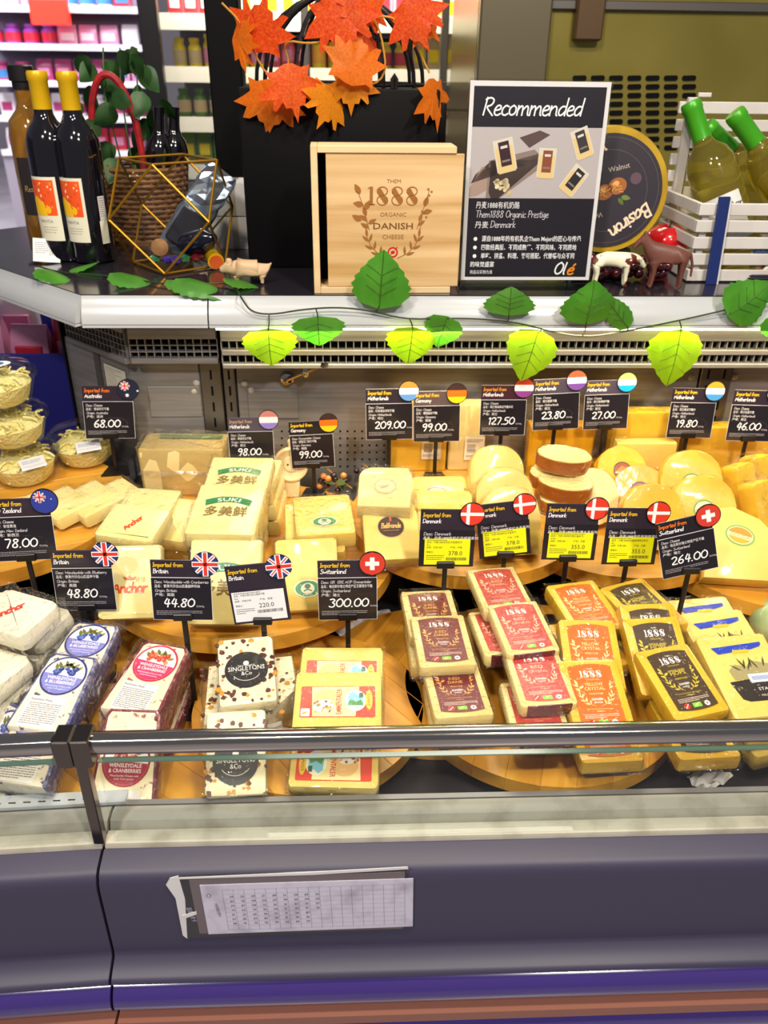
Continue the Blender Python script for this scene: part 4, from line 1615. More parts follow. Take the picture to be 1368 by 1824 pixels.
emm = Kind('emmental_cheese', 'cheese', .100, .092, .022, M_CHZ, p, M_WRAP, 'Swiss cheese slabs with red labels', seed=51, r=.006)
what = 'pale Swiss cheese slab with red EMMENTALER label'
t = emm.t + .002
emm.put(what + ', at the back half covered', ('p', 608, 1202), BZ + 2 * t, -2, 8)
emm.put(what + ', lying highest in front of the rear one', ('p', 602, 1250), BZ + 2 * t + .006, -1, 8)
emm2 = Kind('emmental_cheese', 'cheese', .100, .092, .022, M_CHZ, p, M_WRAP, 'Swiss cheese slabs with red labels', seed=52, r=.006, label_at=(0, .016, 0))
o = emm2.put(what + ', lying turned behind the glass', ('p', 597, 1335), BZ + .001, 177, -16)
c = P(606, 1240, BZ + t)
for k in range(2):
    emm.put(what + ', %s of the rear pile' % ['lowest', 'second up'][k], (c.x, c.y), BZ + k * t, 2 * k)
c = P(600, 1375, BZ + .01)

# ------------------------------------------------------------------ butter and mild cheese blocks on the big board
SZ = .8975
p = Print()


def ribbon(p, cy, s, txt, col='#1f7a44'):
    pts = []
    for a in range(-34, 35, 4):
        pts.append((s * 40 * math.sin(R(a)) * 1.15, cy + s * (40 * math.cos(R(a)) - 40)))
    lo = [(x * .93, y - s * 9.5) for x, y in pts]
    p.poly(pts + lo[::-1], col, 0)
    p.text(txt, 0, cy - s * 8.2, s * 6.0, '#f2f0e4', 1, w=s * 24, bold=True, arc=s * 44)


ribbon(p, 25, 1.25, 'SUKI')
p.text('多美鲜', 0, -16, 16, '#7a6120', 1, w=58, bold=True)
suki = Kind('butter_block', 'butter', .094, .112, .026, M_BUTTER, p, M_WRAP, 'SUKI butter blocks', seed=61, r=.006)
t = suki.t + .002
what = 'pale butter block with green SUKI ribbon'
suki.put(what + ', topmost of the front stack', ('p', 404, 905), SZ + 3 * t, -4, 9)
suki.put(what + ', topmost of the rear stack', ('p', 424, 850), SZ + 3 * t, -3, 8)
c = P(404, 912, SZ + 3 * t)
d = P(424, 858, SZ + 3 * t + .02)
for k in range(3):
    suki.put(what + ', %s of the front stack' % ['lowest', 'second up', 'third up'][k], (c.x + .003 * k, c.y + .006), SZ + k * t, -4 + 2 * k)
for k in range(3):
    suki.put(what + ', %s of the rear stack' % ['lowest', 'second up', 'third up'][k], (c.x + .022 - .003 * k, c.y + .128), SZ + k * t, -2 - k)
suki.put(what + ', leaning upright behind the white-stickered card', ('p', 400, 1036), SZ, -2, 50)
p = Print()
p.hand('Anchor', 0, -14, 13, '#e0481c', 1, wt=2.4, align='c', wide=.95)
p.poly([(-6, 2), (6, 2), (9, 7), (3, 5), (0, 9), (-3, 5), (-9, 7)], '#e0601c', 1)
p.text('安佳', 14, 0, 5, '#e08a3c', 1)
anch = Kind('butter_block', 'butter', .082, .098, .024, M_BUTTER, p, M_WRAP, 'Anchor butter blocks', seed=62, r=.007)
p = Print()
p.hand('Anchor', 6, -6, 9, '#e0481c', 1, wt=1.7, align='c', wide=.95, rot=62)
anch2 = Kind('butter_block', 'butter', .088, .072, .026, M_BUTTER, p, M_WRAP, 'Anchor butter blocks', seed=63, r=.008)
what = 'pale butter block with orange Anchor lettering'
anch2.put(what + ', lying highest in its pile', ('p', 236, 928), SZ + .056, -14, 12)
c = P(244, 940, SZ + .05)
anch2.put(what + ', lowest in its pile', (c.x, c.y + .005), SZ, -10)
anch2.put(what + ', second from the bottom of its pile', (c.x + .003, c.y + .002), SZ + .028, -16)
anch.put(what + ', leaning upright between the two navy cards', ('p', 231, 1036), SZ, 2, 50)
plain = Kind('butter_block', 'butter', .080, .088, .024, M_BUTTER, None, M_WRAP, 'plain butter blocks', seed=64, r=.007)
plain.put('plain pale butter block, slanting beside the SUKI stack', ('p', 302, 922), SZ + .030, -12, 16)
plain.put('plain pale butter block, flat below the slanting one', ('p', 305, 950), SZ, -10, 0)
plain.put('plain pale butter block, peeping out behind the Anchor pile', ('p', 262, 898), SZ + .05, -8, 6)
p = Print()
p.ell(0, -20, 18, 12, '#dfe6c4', 0)
p.ell(0, -20, 16.4, 10.6, '#2f8048', 1)
p.ell(0, -20, 9, 7.4, '#dcd8b8', 2)
p.ell(0, -17, 4, 3.4, '#4a6a52', 3)
p.line([(-5, -23), (0, -21), (5, -23)], 1.4, '#365c40', 3)
p.text('MILD', 0, -29.5, 2.4, '#e8eccf', 3, w=12)
gr = Kind('mild_cheese_block', 'cheese', .084, .098, .026, M_CHZ, p, M_WRAPS, 'mild cheese blocks with green oval labels', seed=65, r=.006, amp=.002)
what = 'mild cheese block with green oval label'
gr.put(what + ', leaning upright at the front', ('p', 547, 1022), SZ, 4, 46)
gr.put(what + ', slanting behind the front one', ('p', 560, 938), SZ + .034, 4, 18)
c = P(562, 955, SZ + .03)
gr.put(what + ', flat under the slanting one', (c.x, c.y + .03), SZ, 3, 0)
gr.put(what + ', lying highest at the back', ('p', 576, 915), SZ + .058, 6, 6)

# tall block in cloudy film
blk = Kind('film_wrapped_block', 'cheese', .142, .070, .086, M_CHZP, None, clear_mat('cloudy_film', '#f6f2ea', 0.22, 0.35, bump=(40, 1.0)), None, seed=66, r=.006, amp=.004)
o = blk.put('large cheese block in cloudy crinkled film with a green band along its top', ('p', 328, 786), SZ, -2, 0)
p = Print()
p.rect(-44, -14, 62, 2, '#7f9c6a', 0)
obj('green_band', p.mesh('band'), None, o, (0, .022, blk.t + .0022))

# ------------------------------------------------------------------ wedge cheeses on the second board
AZ = .9205
p = Print()
p.ell(0, 0, 17, 17, '#c8ad86', 0)
p.ell(0, 0, 14, 14, '#d8c49c', 1)
p.leaf(-8, -6, 18, 6, 30, '#b89870', 2)
p2 = Print()
p2.ell(0, 6, 19.5, 18, '#c89a60', 0)
p2.ell(0, 6, 18.6, 17, '#3c241a', 1)
p2.hand('Belfronde', 0, 4, 8, '#e6b45c', 2, wt=1.2, align='c', wide=.72)
p2.line([(-11, 0), (11, 0)], .5, '#c89a60', 2)
p2.rect(-1.5, 15, 1.5, 23, '#d84a48', 3)


def qshape(bm, w, l, t):
    bev_prism(bm, [(-w / 2, -l / 2), (w * .48, -l / 2), (w / 2, l * .12)] + [(w * .5 - w * .0, l * .3), (w * .44, l / 2)] + [(-w * .30, l / 2), (-w * .44, l * .42), (-w * .5, l * .28)], 0, t, .0035)


we = Kind('cheese_wedge', 'cheese', .078, .088, .024, M_CHZP, p, None, 'waxed wedge cheeses', shape=qshape, seed=71,
          extra=lambda s: [('film', film_mesh(s.w, s.l, s.t, 14, .0016, .006), M_WRAPS, (0, 0, 0), 0)])
we2 = Kind('cheese_wedge', 'cheese', .080, .094, .024, M_CHZ, p2, None, 'waxed wedge cheeses', shape=qshape, seed=72,
           extra=lambda s: [('film', film_mesh(s.w, s.l, s.t, 15, .0016, .006), M_WRAPS, (0, 0, 0), 0)])
we.put('pale shiny cheese wedge with a gold oval seal, lying highest on the wedge pile', ('p', 686, 866), AZ + .052, -4, 14)
we2.put('cheese wedge with dark round Belfronde label, leaning below the gold-sealed wedge', ('p', 697, 945), AZ, 4, 30)
c = P(690, 880, AZ + .05)
for k in range(2):
    we2.put('cheese wedge with dark round Belfronde label, %s under the gold-sealed wedge' % ['lowest', 'second up'][k], (c.x + .006, c.y + .018), AZ + k * .026, -2 + 4 * k)
p = Print()
p.ell(0, 0, 15, 11, '#8d7aa4', 0)
p.ell(0, 0, 12, 8.4, '#e2d4a4', 1)
xs = Kind('cheese_block', 'cheese', .086, .080, .026, M_CHZ, p, M_WRAP, 'cheese blocks with violet ring label', seed=73, r=.009)
xs.put('cheese block with violet ring label, lying at the back', ('p', 778, 876), AZ + .028, -4, 10)
xs.put('cheese block with violet ring label, flat under the others', (P(785, 890, AZ).x, P(785, 890, AZ).y), AZ, 0, 0)
xs.put('cheese block with violet ring label, leaning upright behind the yellow-stickered card', ('p', 792, 915), AZ, -2, 38)
p = Print()
p.ell(0, -8, 15, 13, '#c8c6cc', 0)
p.ell(0, -8, 12, 10, '#e6e2dc', 1)
p.blur(-8, -6, 8, 3, 1.6, '#8a8890', 2, seed=3)
p3 = Print()
p3.ell(0, -4, 15, 13, '#5a3a20', 0)
p3.ell(0, -4, 12, 10, '#c8962c', 1)
tomb = Kind('rounded_cheese_slice', 'cheese', .088, .100, .018, M_CHZ, p, M_WRAP, 'rounded cheese slices', shape='tomb', seed=74)
tomb2 = Kind('rounded_cheese_slice', 'cheese', .088, .100, .020, M_CHZ, p3, M_WRAP, 'rounded cheese slices', shape='tomb', seed=75)
tomb2.put('rounded cheese slice with dark oval label, standing at the back of three', ('p', 886, 850), AZ, 6, 66)
tomb.put('rounded cheese slice with silver seal, standing between the other two', ('p', 900, 893), AZ, 4, 62)
tomb.put('rounded cheese slice with silver seal, standing in front of two more', ('p', 909, 928), AZ, 4, 60)

# ------------------------------------------------------------------ smoked halves and gouda on the third board
BZ3 = .8975


def rind_oval(s):
    bm = bm_new()
    w, l = s.w / 2 + .0008, s.l / 2 + .0008
    bev_prism(bm, [(w * math.cos(2 * PI * k / 40), l * math.sin(2 * PI * k / 40)) for k in range(40)], .001, s.t - .0016, .003)
    return [('rind', mesh_of(bm, 'rind'), M_RINDB, (0, 0, 0), 0)]


smk = Kind('smoked_cheese_half', 'cheese', .086, .064, .024, M_CHZP, None, M_WRAPS, 'smoked cheese halves with brown rind', shape='oval', seed=81, extra=rind_oval)
what = 'smoked cheese half with brown rind'
c = P(1006, 808, BZ3 + .11)
for k in range(4):
    smk.put(what + ', %s of the tall pile' % ['lowest', 'second up', 'third up', 'topmost'][k], (c.x + [-.012, .004, -.008, .002][k], c.y + .004 * k), BZ3 + k * .0262, [20, -15, 10, -12][k], 0, [0, 0, 0, 3][k])
c = P(992, 868, BZ3 + .06)
for k in range(3):
    smk.put(what + ', %s of the low pile' % ['lowest', 'middle one', 'topmost'][k], (c.x + [-.006, .012, .010][k], c.y - .004 * k), BZ3 + k * .0262, [5, 30, -25][k], 0, 0)
smk2 = Kind('smoked_cheese_half', 'cheese', .080, .092, .022, M_CHZP, None, M_WRAPS, 'smoked cheese halves with brown rind', shape='oval', seed=82, extra=rind_oval)
smk2.put(what + ', leaning upright with its broad pale face forward', ('p', 1059, 884), BZ3, 4, 56)


def disc_label(p, c1, c2, c3):
    p.ell(0, 2, 16, 15, c1, 0)
    p.ell(0, 2, 14, 13, c2, 1)
    p.poly([(-12, 1), (0, 10), (12, 1), (12, -2), (-12, -2)], c3, 2)
    p.rect(-13, -3, 13, 0, '#d8c8a0', 3)


p = Print()
disc_label(p, '#4a2a18', '#8a4a2c', '#c87a3c')
ora = Kind('orange_cheese_wheel', 'cheese', .086, .088, .022, M_CHZG, p, M_WRAP, 'orange waxed cheese wheels', shape='oval', seed=83)
ora.put('orange waxed cheese wheel with dark oval label, at the back', ('p', 1109, 840), BZ3 + .012, 4, 50)
ora.put('orange waxed cheese wheel with dark oval label, overlapped by the yellow slice', ('p', 1140, 876), BZ3, -4, 54)
ora.put('orange waxed cheese wheel with dark oval label, lying flat behind the smoked pile', ('p', 1075, 812), BZ3, 10, 0)
p = Print()
disc_label(p, '#5c9a3c', '#e8dcb0', '#f08a18')
p.text('GOUDA', 0, -9, 4, '#7a8a3c', 3, w=17)
gou = Kind('gouda_slice', 'cheese', .098, .108, .024, M_CHZY, p, M_WRAP, 'gouda slices with orange labels', shape='tomb', seed=84)
gpl = Kind('gouda_slice', 'cheese', .096, .100, .022, M_CHZY, None, M_WRAP, 'gouda slices with orange labels', shape='tomb', seed=85)
gpl.put('plain yellow gouda slice, standing before the orange wheels', ('p', 1164, 921), BZ3, 2, 60)
gou.put('gouda slice with orange and green label, standing at the back', ('p', 1232, 862), BZ3 + .006, -4, 62)
gou.put('gouda slice with orange and green label, standing in front of another', ('p', 1254, 910), BZ3, -4, 58)
p = Print()
p.ell(0, 0, 21, 16, '#6aa040', 0)
p.ell(0, 0, 19, 14, '#e9d8a0', 1)
p.poly([(-17, 3)] + [(17.5 * math.cos(R(a)), 12.6 * math.sin(R(a))) for a in range(170, 9, -20)] + [(17, 3)], '#f08a18', 2)
p.poly([(-17, -4), (17, -4)] + [(17 * math.cos(R(a)), 12.4 * math.sin(R(a))) for a in range(-20, -161, -20)], '#f0a018', 2)
p.text('GOUDA', 0, -3, 5, '#8a9a50', 3, w=28)


def big_tri(bm, w, l, t):
    bev_prism(bm, [(-w * .5, -l * .5), (w * .5, -l * .46), (w * .48, l * .05), (w * .2, l * .36), (-w * .12, l * .5), (-w * .40, l * .44)], 0, t, .004)


gw = Kind('gouda_wedge', 'cheese', .118, .118, .030, M_CHZ, p, None, None, shape=big_tri, seed=86, label_at=(-.006, .012, -14))
gw.put('large pale gouda wedge with oval orange label leaning on its board', ('p', 1326, 968), .8745, -12, 38)

# crumpled film parcels at the end
par = Kind('film_parcel', 'cheese', .050, .110, .034, M_CHZY, None, M_WRAPS, 'crumpled film parcels of yellow cheese', seed=87, r=.009, amp=.006)
par.put('crumpled film parcel of yellow cheese, leaning left of its twin', ('p', 1336, 885), .8745, 30, 66, 0)
par.put('crumpled film parcel of yellow cheese, leaning right of its twin', ('p', 1364, 870), .8745, 20, 70, 0)
par.put('crumpled film parcel of yellow cheese, in front of the other two', ('p', 1372, 918), .8745, 26, 62, 0)

# ------------------------------------------------------------------ tall blocks along the back wall
def back_block(label, x0, x1, ytop, base, Y, m, barcode=False, yaw=0, dep=.032):
    a, b = PY(x0, ytop, Y), PY(x1, ytop, Y)
    w, h = b.x - a.x, a.z - base
    k = Kind('tall_cheese_block', 'cheese', w, dep, h, m, None, M_WRAPS, 'tall cheese blocks against the back wall', seed=int(x0), r=.004, amp=.003)
    o = k.put(label, ((a.x + b.x) / 2, Y + dep / 2), base, yaw)
    if barcode:
        p = Print()
        p.rect(-17, -22, 17, 22, '#e6dcc4', 0)
        g = random.Random(int(x0))
        for q in range(11):
            p.rect(-13, -8 + q * 1.5, 2, -8 + q * 1.5 + g.choice((.5, .9)), '#5a5248', 1)
        p.blur(-14, 16, 14, 3, 1.4, '#7a7064', 1, seed=4)
        p.blur(-14, -14, 14, 2, 1.4, '#7a7064', 1, seed=5)
        obj('barcode_label', p.mesh('barcode'), None, o, (w * .22, -dep / 2 - .0042, h * .36), (PI / 2, 0, 0))
    return o


back_block('tall pale yellow block with a barcode label, standing behind the 209.00 card', 698, 800, 716, .9205, 1.282, M_CHZY, True)
back_block('tall pale yellow block with a barcode label, standing right of its near twin', 803, 868, 722, .9205, 1.284, M_CHZP, True)
back_block('tall golden block standing behind the 23.80 card', 946, 1062, 760, .898, 1.288, M_CHZG)
back_block('tall lemon block with a low pale block before it', 1098, 1222, 736, .898, 1.290, M_CHZY)
back_block('low pale block standing against a tall lemon block', 1100, 1208, 790, .898, 1.256, M_CHZ, dep=.024)
back_block('tall lemon block standing between the 19.80 and 46.00 cards', 1230, 1334, 762, .898, 1.290, M_CHZY)
back_block('tall lemon block standing at the end behind the 46.00 card', 1337, 1440, 762, .898, 1.290, M_CHZY)

# ------------------------------------------------------------------ tubs of grated cheese and butter on the left
DZ = .9205
M_TUB = clear_mat('tub_plastic', '#fafaf8', 0.05, 0.08)
M_SHRED = mat('grated_cheese', '#f0e6a4', .5, noise=(60, '#e4d680', .4, .65), bump=(160, 1.0))
TUBM = {}


def tub(label, x, y, z, sticker=0, fill=.85):
    o = thing('cheese_tub', label, 'tub', (x, y, z), (0, 0, rnd.uniform(-1, 1)), 'clear tubs of grated cheese')
    if not TUBM:
        bm = bm_new()
        lathe(bm, [(.040, .001), (.046, .004), (.056, .038), (.058, .044), (.061, .045), (.061, .048), (.057, .048)], 32, cap=False)
        TUBM['bowl'] = mesh_of(bm, 'bowl')
        bm = bm_new()
        lathe(bm, [(.0615, .0485), (.0615, .052), (.054, .053), (.052, .062), (.045, .066), (.02, .068), (0, .068)], 32, cap=False)
        TUBM['lid'] = mesh_of(bm, 'lid')
        bm = bm_new()
        g = random.Random(4)
        for k in range(150):
            a, q = g.uniform(0, 2 * PI), .046 * math.sqrt(g.random())
            zz = .006 + g.random() * .042
            q *= min(1, .75 + zz * 7)
            c = Vector((q * math.cos(a), q * math.sin(a), zz))
            d = Vector((g.uniform(-1, 1), g.uniform(-1, 1), g.uniform(-.5, .5))).normalized() * g.uniform(.006, .012)
            tube(bm, [c - d, c + Vector((0, 0, .002)), c + d], .0019, 4)
        lathe(bm, [(.036, .003), (.043, .010), (.050, .034), (.040, .042), (0, .046)], 20)
        TUBM['shreds'] = mesh_of(bm, 'shreds')
    obj('bowl', TUBM['bowl'], M_TUB, o)
    obj('lid', TUBM['lid'], M_TUB, o)
    s = obj('cheese_shreds', TUBM['shreds'], M_SHRED, o)
    s['kind'] = 'stuff'
    if sticker == 1:
        p = Print()
        p.rect(-20, -10, 20, 10, '#d8dae4', 0)
        p.blur(-16, 5, 14, 3, 1.4, '#9a9cae', 1, seed=2)
        obj('sticker', p.mesh('tub_sticker'), None, o, (-.012, -.052, .050), (R(40), 0, R(-14)))
    if sticker == 2:
        p = Print()
        p.ell(0, 0, 22, 14, '#e8eaf0', 0)
        p.ell(0, 0, 12, 9, '#3a6cb4', 1)
        p.leaf(-6, -2, 12, 4, 20, '#8ab8e4', 2)
        obj('sticker', p.mesh('tub_sticker'), None, o, (.004, -.014, .0695), (0, 0, 0))
    return o


c = P(145, 836, DZ)
tub('clear tub of grated cheese with a white sticker, standing alone beside the 68.00 card', c.x, c.y + .035, DZ, 1)
c = P(28, 880, DZ)
for k in range(3):
    tub('clear tub of grated cheese in the stack, %s' % ['lowest', 'middle one', 'topmost with a blue oval sticker'][k], c.x - .006 * k, c.y + .055, DZ + k * .069, [1, 0, 2][k])
npk = Kind('butter_block', 'butter', .062, .100, .022, M_BUTTER, None, M_WRAP, 'plain butter blocks before the tubs', seed=64, r=.007)
for i, (x, y, on, yaw) in enumerate(((38, 906, .0, -42), (86, 898, .006, -44), (136, 888, .012, -46), (184, 884, .010, -48))):
    npk.put('plain butter block before the tubs, %s in the fanned row' % ['first', 'second', 'third', 'last'][i],
            ('p', x, y), DZ + on * .2, yaw, 6 + i)
bag = Kind('butter_bag', 'butter', .088, .070, .028, M_BUTTERW, None, M_WRAPS, 'white bags of butter', seed=65, r=.012, wob=.0012, amp=.003)
pb = Print()
pb.hand('Anchor', 0, -4, 11, '#d8382c', 1, wt=2.0, align='c', wide=.9, rot=58)
bagl = Kind('butter_bag', 'butter', .088, .070, .028, M_BUTTERW, pb, M_WRAPS, 'white bags of butter', seed=66, r=.012, wob=.0012, amp=.003)
EZ = .8805
bagl.put('white bag of butter with red Anchor lettering, topmost of the rear stack', ('p', 22, 1088), EZ + .062, -24, 6)
c = P(38, 1110, EZ + .05)
for k in range(2):
    bag.put('white bag of butter, %s of the rear stack' % ['lowest', 'middle one'][k], (c.x + .01, c.y), EZ + k * .031, -26 + 4 * k)
c = P(10, 1185, EZ + .04)
for k in range(2):
    bag.put('white bag of butter, %s of the front stack' % ['lower one', 'upper one'][k], (c.x - .014, c.y - .022), EZ + k * .031, -28 + 5 * k)

# ------------------------------------------------------------------ small decorations between the boards
M_WOODL = mat('pale_turned_wood', '#e8d3a4', .45, noise=(14, '#d9bf88', .4, .7))
c = PY(516, 820, 1.225)
o = thing('wooden_button', 'large beige wooden button standing between the 98.00 and 99.00 cards', 'button ornament', (c.x, 1.232, .898), (R(-14), 0, 0))
bm = bm_new()
lathe(bm, [(0, .003), (.012, .003), (.014, .001), (.021, .003), (.026, .008), (.029, .007), (.030, 0), (.026, -.006), (0, -.006)], 28,
      Matrix.Translation((0, 0, .056)) @ Matrix.Rotation(PI / 2, 4, 'X'))
obj('disc', bm, M_WOODL, o)
bm = bm_new()
lathe(bm, [(.004, 0), (.004, .004), (.0055, .009), (.003, .013), (0, .0135)], 12, Matrix.Translation((0, .002, .086)))
obj('knob', bm, M_WOODL, o)
for sx in (-.005, .005):
    bm = bm_new()
    lathe(bm, [(0, .0036), (.0016, .0036), (.0016, .002)], 8, Matrix.Translation((sx, -.0005, .056)) @ Matrix.Rotation(PI / 2, 4, 'X'))
    obj('button_hole', bm, M_BLACK, o)
bm = bm_new()
box(bm, -.014, .014, -.004, .014, -.001, .028, .002, 1)
obj('prop', bm, M_WOODL, o)


def berry_pick(label, px, py, Y, z, n, cols, seed, leaves=True):
    c = PY(px, py, Y)
    o = thing('berry_pick', label, 'berry ornament', (c.x, Y, z))
    g = random.Random(seed)
    bm = bm_new()
    tube(bm, [(-.02, 0, .002), (-.005, .002, .02), (.012, 0, .026), (.03, .002, .012)], .0012, 5)
    tube(bm, [(.0, 0, .002), (.006, .004, .03), (-.012, .002, .05)], .0012, 5)
    obj('twig', bm, mat('ochre_twig', '#a8782c', .6), o)
    bm = bm_new()
    bmesh.ops.create_icosphere(bm, subdivisions=2, radius=.0058)
    bme = [mesh_of(bm, 'berry')]
    for k in range(n):
        m = cols[k % len(cols)]
        me = bme[0] if k == 0 else bme[0].copy()
        me.materials.clear()
        q = obj('berry', me, m, o, (g.uniform(-.026, .026), g.uniform(-.008, .008), .006 + g.random() * .034))
    if leaves:
        for k in range(4):
            bm = bm_new()
            L = .022
            vs = [bm.verts.new((L * u, .007 * math.sin(PI * u) * s, .003 * math.sin(PI * u))) for s in (1, -1) for u in (0, .25, .5, .75, 1)]
            bm.faces.new(vs[:5] + vs[5:][::-1])
            bmesh.ops.remove_doubles(bm, verts=bm.verts, dist=1e-5)
            bmesh.ops.solidify(bm, geom=bm.faces[:], thickness=.0006)
            obj('leaf', bm, mat('dull_leaf', '#4a5a2c', .5), o, (g.uniform(-.02, .02), -.004, .01 + .006 * k), (g.uniform(-1, 1), g.uniform(-.8, .2), g.uniform(0, 6)))
    return o


D1, D2, D3 = mat('dark_berry', '#2a1820', .2, coat=.5), mat('amber_berry', '#b87a3c', .25, coat=.5), mat('plum_berry', '#5c2a3c', .2, coat=.5)
berry_pick('spray of black and amber artificial berries lying behind the SUKI board', 596, 874, 1.235, .8985, 12, [D1, D1, D2], 3)
berry_pick('bunch of plum artificial grapes standing by the perforated steel wall', 660, 822, 1.300, .875, 11, [D3, D3, D1], 5, False)
c = P(1366, 1120, .85)
bm = bm_new()
lathe(bm, [(0, .0), (.018, .002), (.030, .014), (.034, .03), (.030, .046), (.018, .058), (.004, .061), (0, .060)], 28)
tag(obj('green_cheese_ball', bm, mat('green_wax', '#a9b98a', .35, coat=.3, noise=(30, '#8ca070', .4, .7)), loc=(c.x + .02, c.y + .02, Z_LOW2 + .001)),
    'pale green waxed ball beyond the blue-striped blocks', 'cheese')
# crumpled white paper on the deck, seen between the boards
for i, (px, py, lab) in enumerate(((655, 1128, 'crumpled white paper lining glimpsed below the 300.00 card'), (1268, 1402, 'crumpled white paper scrap on the dark deck before the end board'))):
    c = P(px, py, .797)
    g = random.Random(5 + i)
    bm = bm_new()
    s_ = [.05, .024][i]
    n = 6
    vs = [[bm.verts.new(((u / n - .5) * 2 * s_, (v / n - .5) * 2 * s_ * .6, .002 + g.random() * .010)) for v in range(n + 1)] for u in range(n + 1)]
    for u in range(n):
        for v in range(n):
            bm.faces.new((vs[u][v], vs[u + 1][v], vs[u + 1][v + 1], vs[u][v + 1]))
    tag(obj('paper_sheet', bm, mat('white_paper', '#d8cfc8', .6), loc=(c.x, c.y + .01, .7955), rot=(0, 0, .5), smooth=False), lab, 'paper')

# ------------------------------------------------------------------ log sheet on the counter front
YF = .5415
a, b, c, d = PY(340, 1549, YF), PY(722, 1544, YF), PY(718, 1652, YF), PY(352, 1668, YF)
o = thing('log_sheet', 'grubby temperature log sheet in a torn plastic sleeve on the slate counter front', 'paper form', ((a.x + c.x) / 2, YF, (a.z + c.z) / 2))
oc = o.location.copy()


def quad_part(name, pts, m, off, th=.0006):
    bm = bm_new()
    lo = [bm.verts.new((p.x - oc.x, -off, p.z - oc.z)) for p in pts]
    hi = [bm.verts.new((p.x - oc.x, -off - th, p.z - oc.z)) for p in pts]
    n = len(pts)
    bm.faces.new(lo)
    bm.faces.new(hi[::-1])
    for k in range(n):
        bm.faces.new((lo[k], lo[(k + 1) % n], hi[(k + 1) % n], hi[k]))
    return obj(name, bm, m, o, smooth=False)


q = lambda *pp: [PY(x, y, YF) for x, y in pp]
M_SLV = mat('sleeve_black', '#15121a', .18, coat=.6)
M_TORN = mat('torn_white_edge', '#d6d2d4', .5)
quad_part('sleeve', q((314, 1560), (724, 1546), (720, 1654), (332, 1671)), M_SLV, 0)
quad_part('torn_edge', q((303, 1562), (318, 1558), (330, 1600), (334, 1670), (326, 1664), (313, 1598), (296, 1574)), M_TORN, .0008)
quad_part('torn_edge', q((303, 1562), (560, 1551), (726, 1542), (727, 1546), (560, 1556), (318, 1564)), M_TORN, .0009)
quad_part('torn_tab', q((325, 1628), (350, 1621), (351, 1626), (328, 1634)), M_TORN, .0012)
quad_part('backing_card', q((337, 1566), (721, 1551), (717, 1652), (356, 1661)), mat('grey_card', '#6b5f63', .4), .0007)
quad_part('form', q((356, 1574), (736, 1562), (735, 1647), (372, 1661)), mat('form_paper', '#c9c4d6', .6, noise=(30, '#a8a0b0', .5, .75)), .0014)
pa, pb, pd = PY(356, 1574, YF), PY(736, 1562, YF), PY(372, 1661, YF)
ang = math.atan2(pb.z - pa.z, pb.x - pa.x)
W = (pb - pa).length * 1000
H = abs(pa.z - pd.z) * 1000
p = Print()
ink = '#57506a'
for k in range(18):
    x = W * (.10 + .86 * k / 17)
    p.line([(x, -H * .10), (x + 1.2, -H * .92)], .22, '#7a7488', 0)
for k in range(10):
    y = -H * (.10 + .82 * k / 9)
    p.line([(W * .10, y), (W * .965, y)], .22, '#7a7488', 0)
g = random.Random(3)
for i in range(9):
    for j in range(7):
        if i == 8 and j > 3:
            continue
        x, y = W * (.12 + .86 * (i + .2) / 17), -H * (.20 + .82 * (j + .6) / 9)
        p.hand(''.join(g.choice('0123456789') for _ in range(2)), x, y, 2.6, ink, 1, wt=.4)
p.text('冷柜温度记录卡', W * .062, -H * .5, 2.6, ink, 1, w=22, rot=-83)
p.ell(W * .035, -H * .20, 2.2, 2.6, ink, 1, n=14)
p.ell(W * .035, -H * .20, 1.4, 1.8, '#c9c4d6', 2, n=14)
obj('form_print', p.mesh('form_print'), None, o, (pa.x - oc.x, -.0023, pa.z - oc.z), (PI / 2, -ang, 0))
p = Print()
p.text('温度记录卡', 0, 0, 4.2, '#b8b0c8', 0, w=24, rot=-80)
pc = PY(338, 1628, YF)
obj('sleeve_print', p.mesh('sleeve_print'), None, o, (pc.x - oc.x, -.0010, pc.z - oc.z), (PI / 2, 0, 0))

# ------------------------------------------------------------------ things on the rear ledge
def bend(me, r):
    for v in me.vertices:
        x, y, z = v.co
        v.co = ((r + z) * math.sin(x / r), -(r + z) * math.cos(x / r), y)
    return me


def bent_print(p, r, width_mm=None):
    """flat print cut into strips so that it follows a bottle"""
    me = p.mesh('bottle_label')
    bm = bmesh.new()
    bm.from_mesh(me)
    xs = [v.co.x for v in bm.verts]
    lo, hi = min(xs), max(xs)
    n = max(4, int((hi - lo) / .004))
    for k in range(1, n):
        x = lo + (hi - lo) * k / n
        bmesh.ops.bisect_plane(bm, geom=bm.verts[:] + bm.edges[:] + bm.faces[:], plane_co=(x, 0, 0), plane_no=(1, 0, 0))
    bm.to_mesh(me)
    bm.free()
    return bend(me, r)


BOT = [(0, .0), (.030, .0), (.0365, .004), (.0375, .010), (.0375, .185), (.036, .198), (.030, .214), (.020, .226), (.0155, .236), (.0142, .25), (.0142, .286), (.0158, .287), (.0158, .296), (.0145, .298), (0, .298)]
BOT_BODY = [q for q in BOT if q[1] < .27] + [(.0142, .284), (0, .284)]
CAP = [(.0152, .243), (.0152, .284), (.0168, .286), (.0168, .296), (.0152, .2995), (0, .2995)]
M_DGLASS = mat('dark_wine_glass', '#0c0a12', .05, coat=1.0)
M_YCAP = mat('yellow_capsule', '#d8ac10', .35, metal=.2)


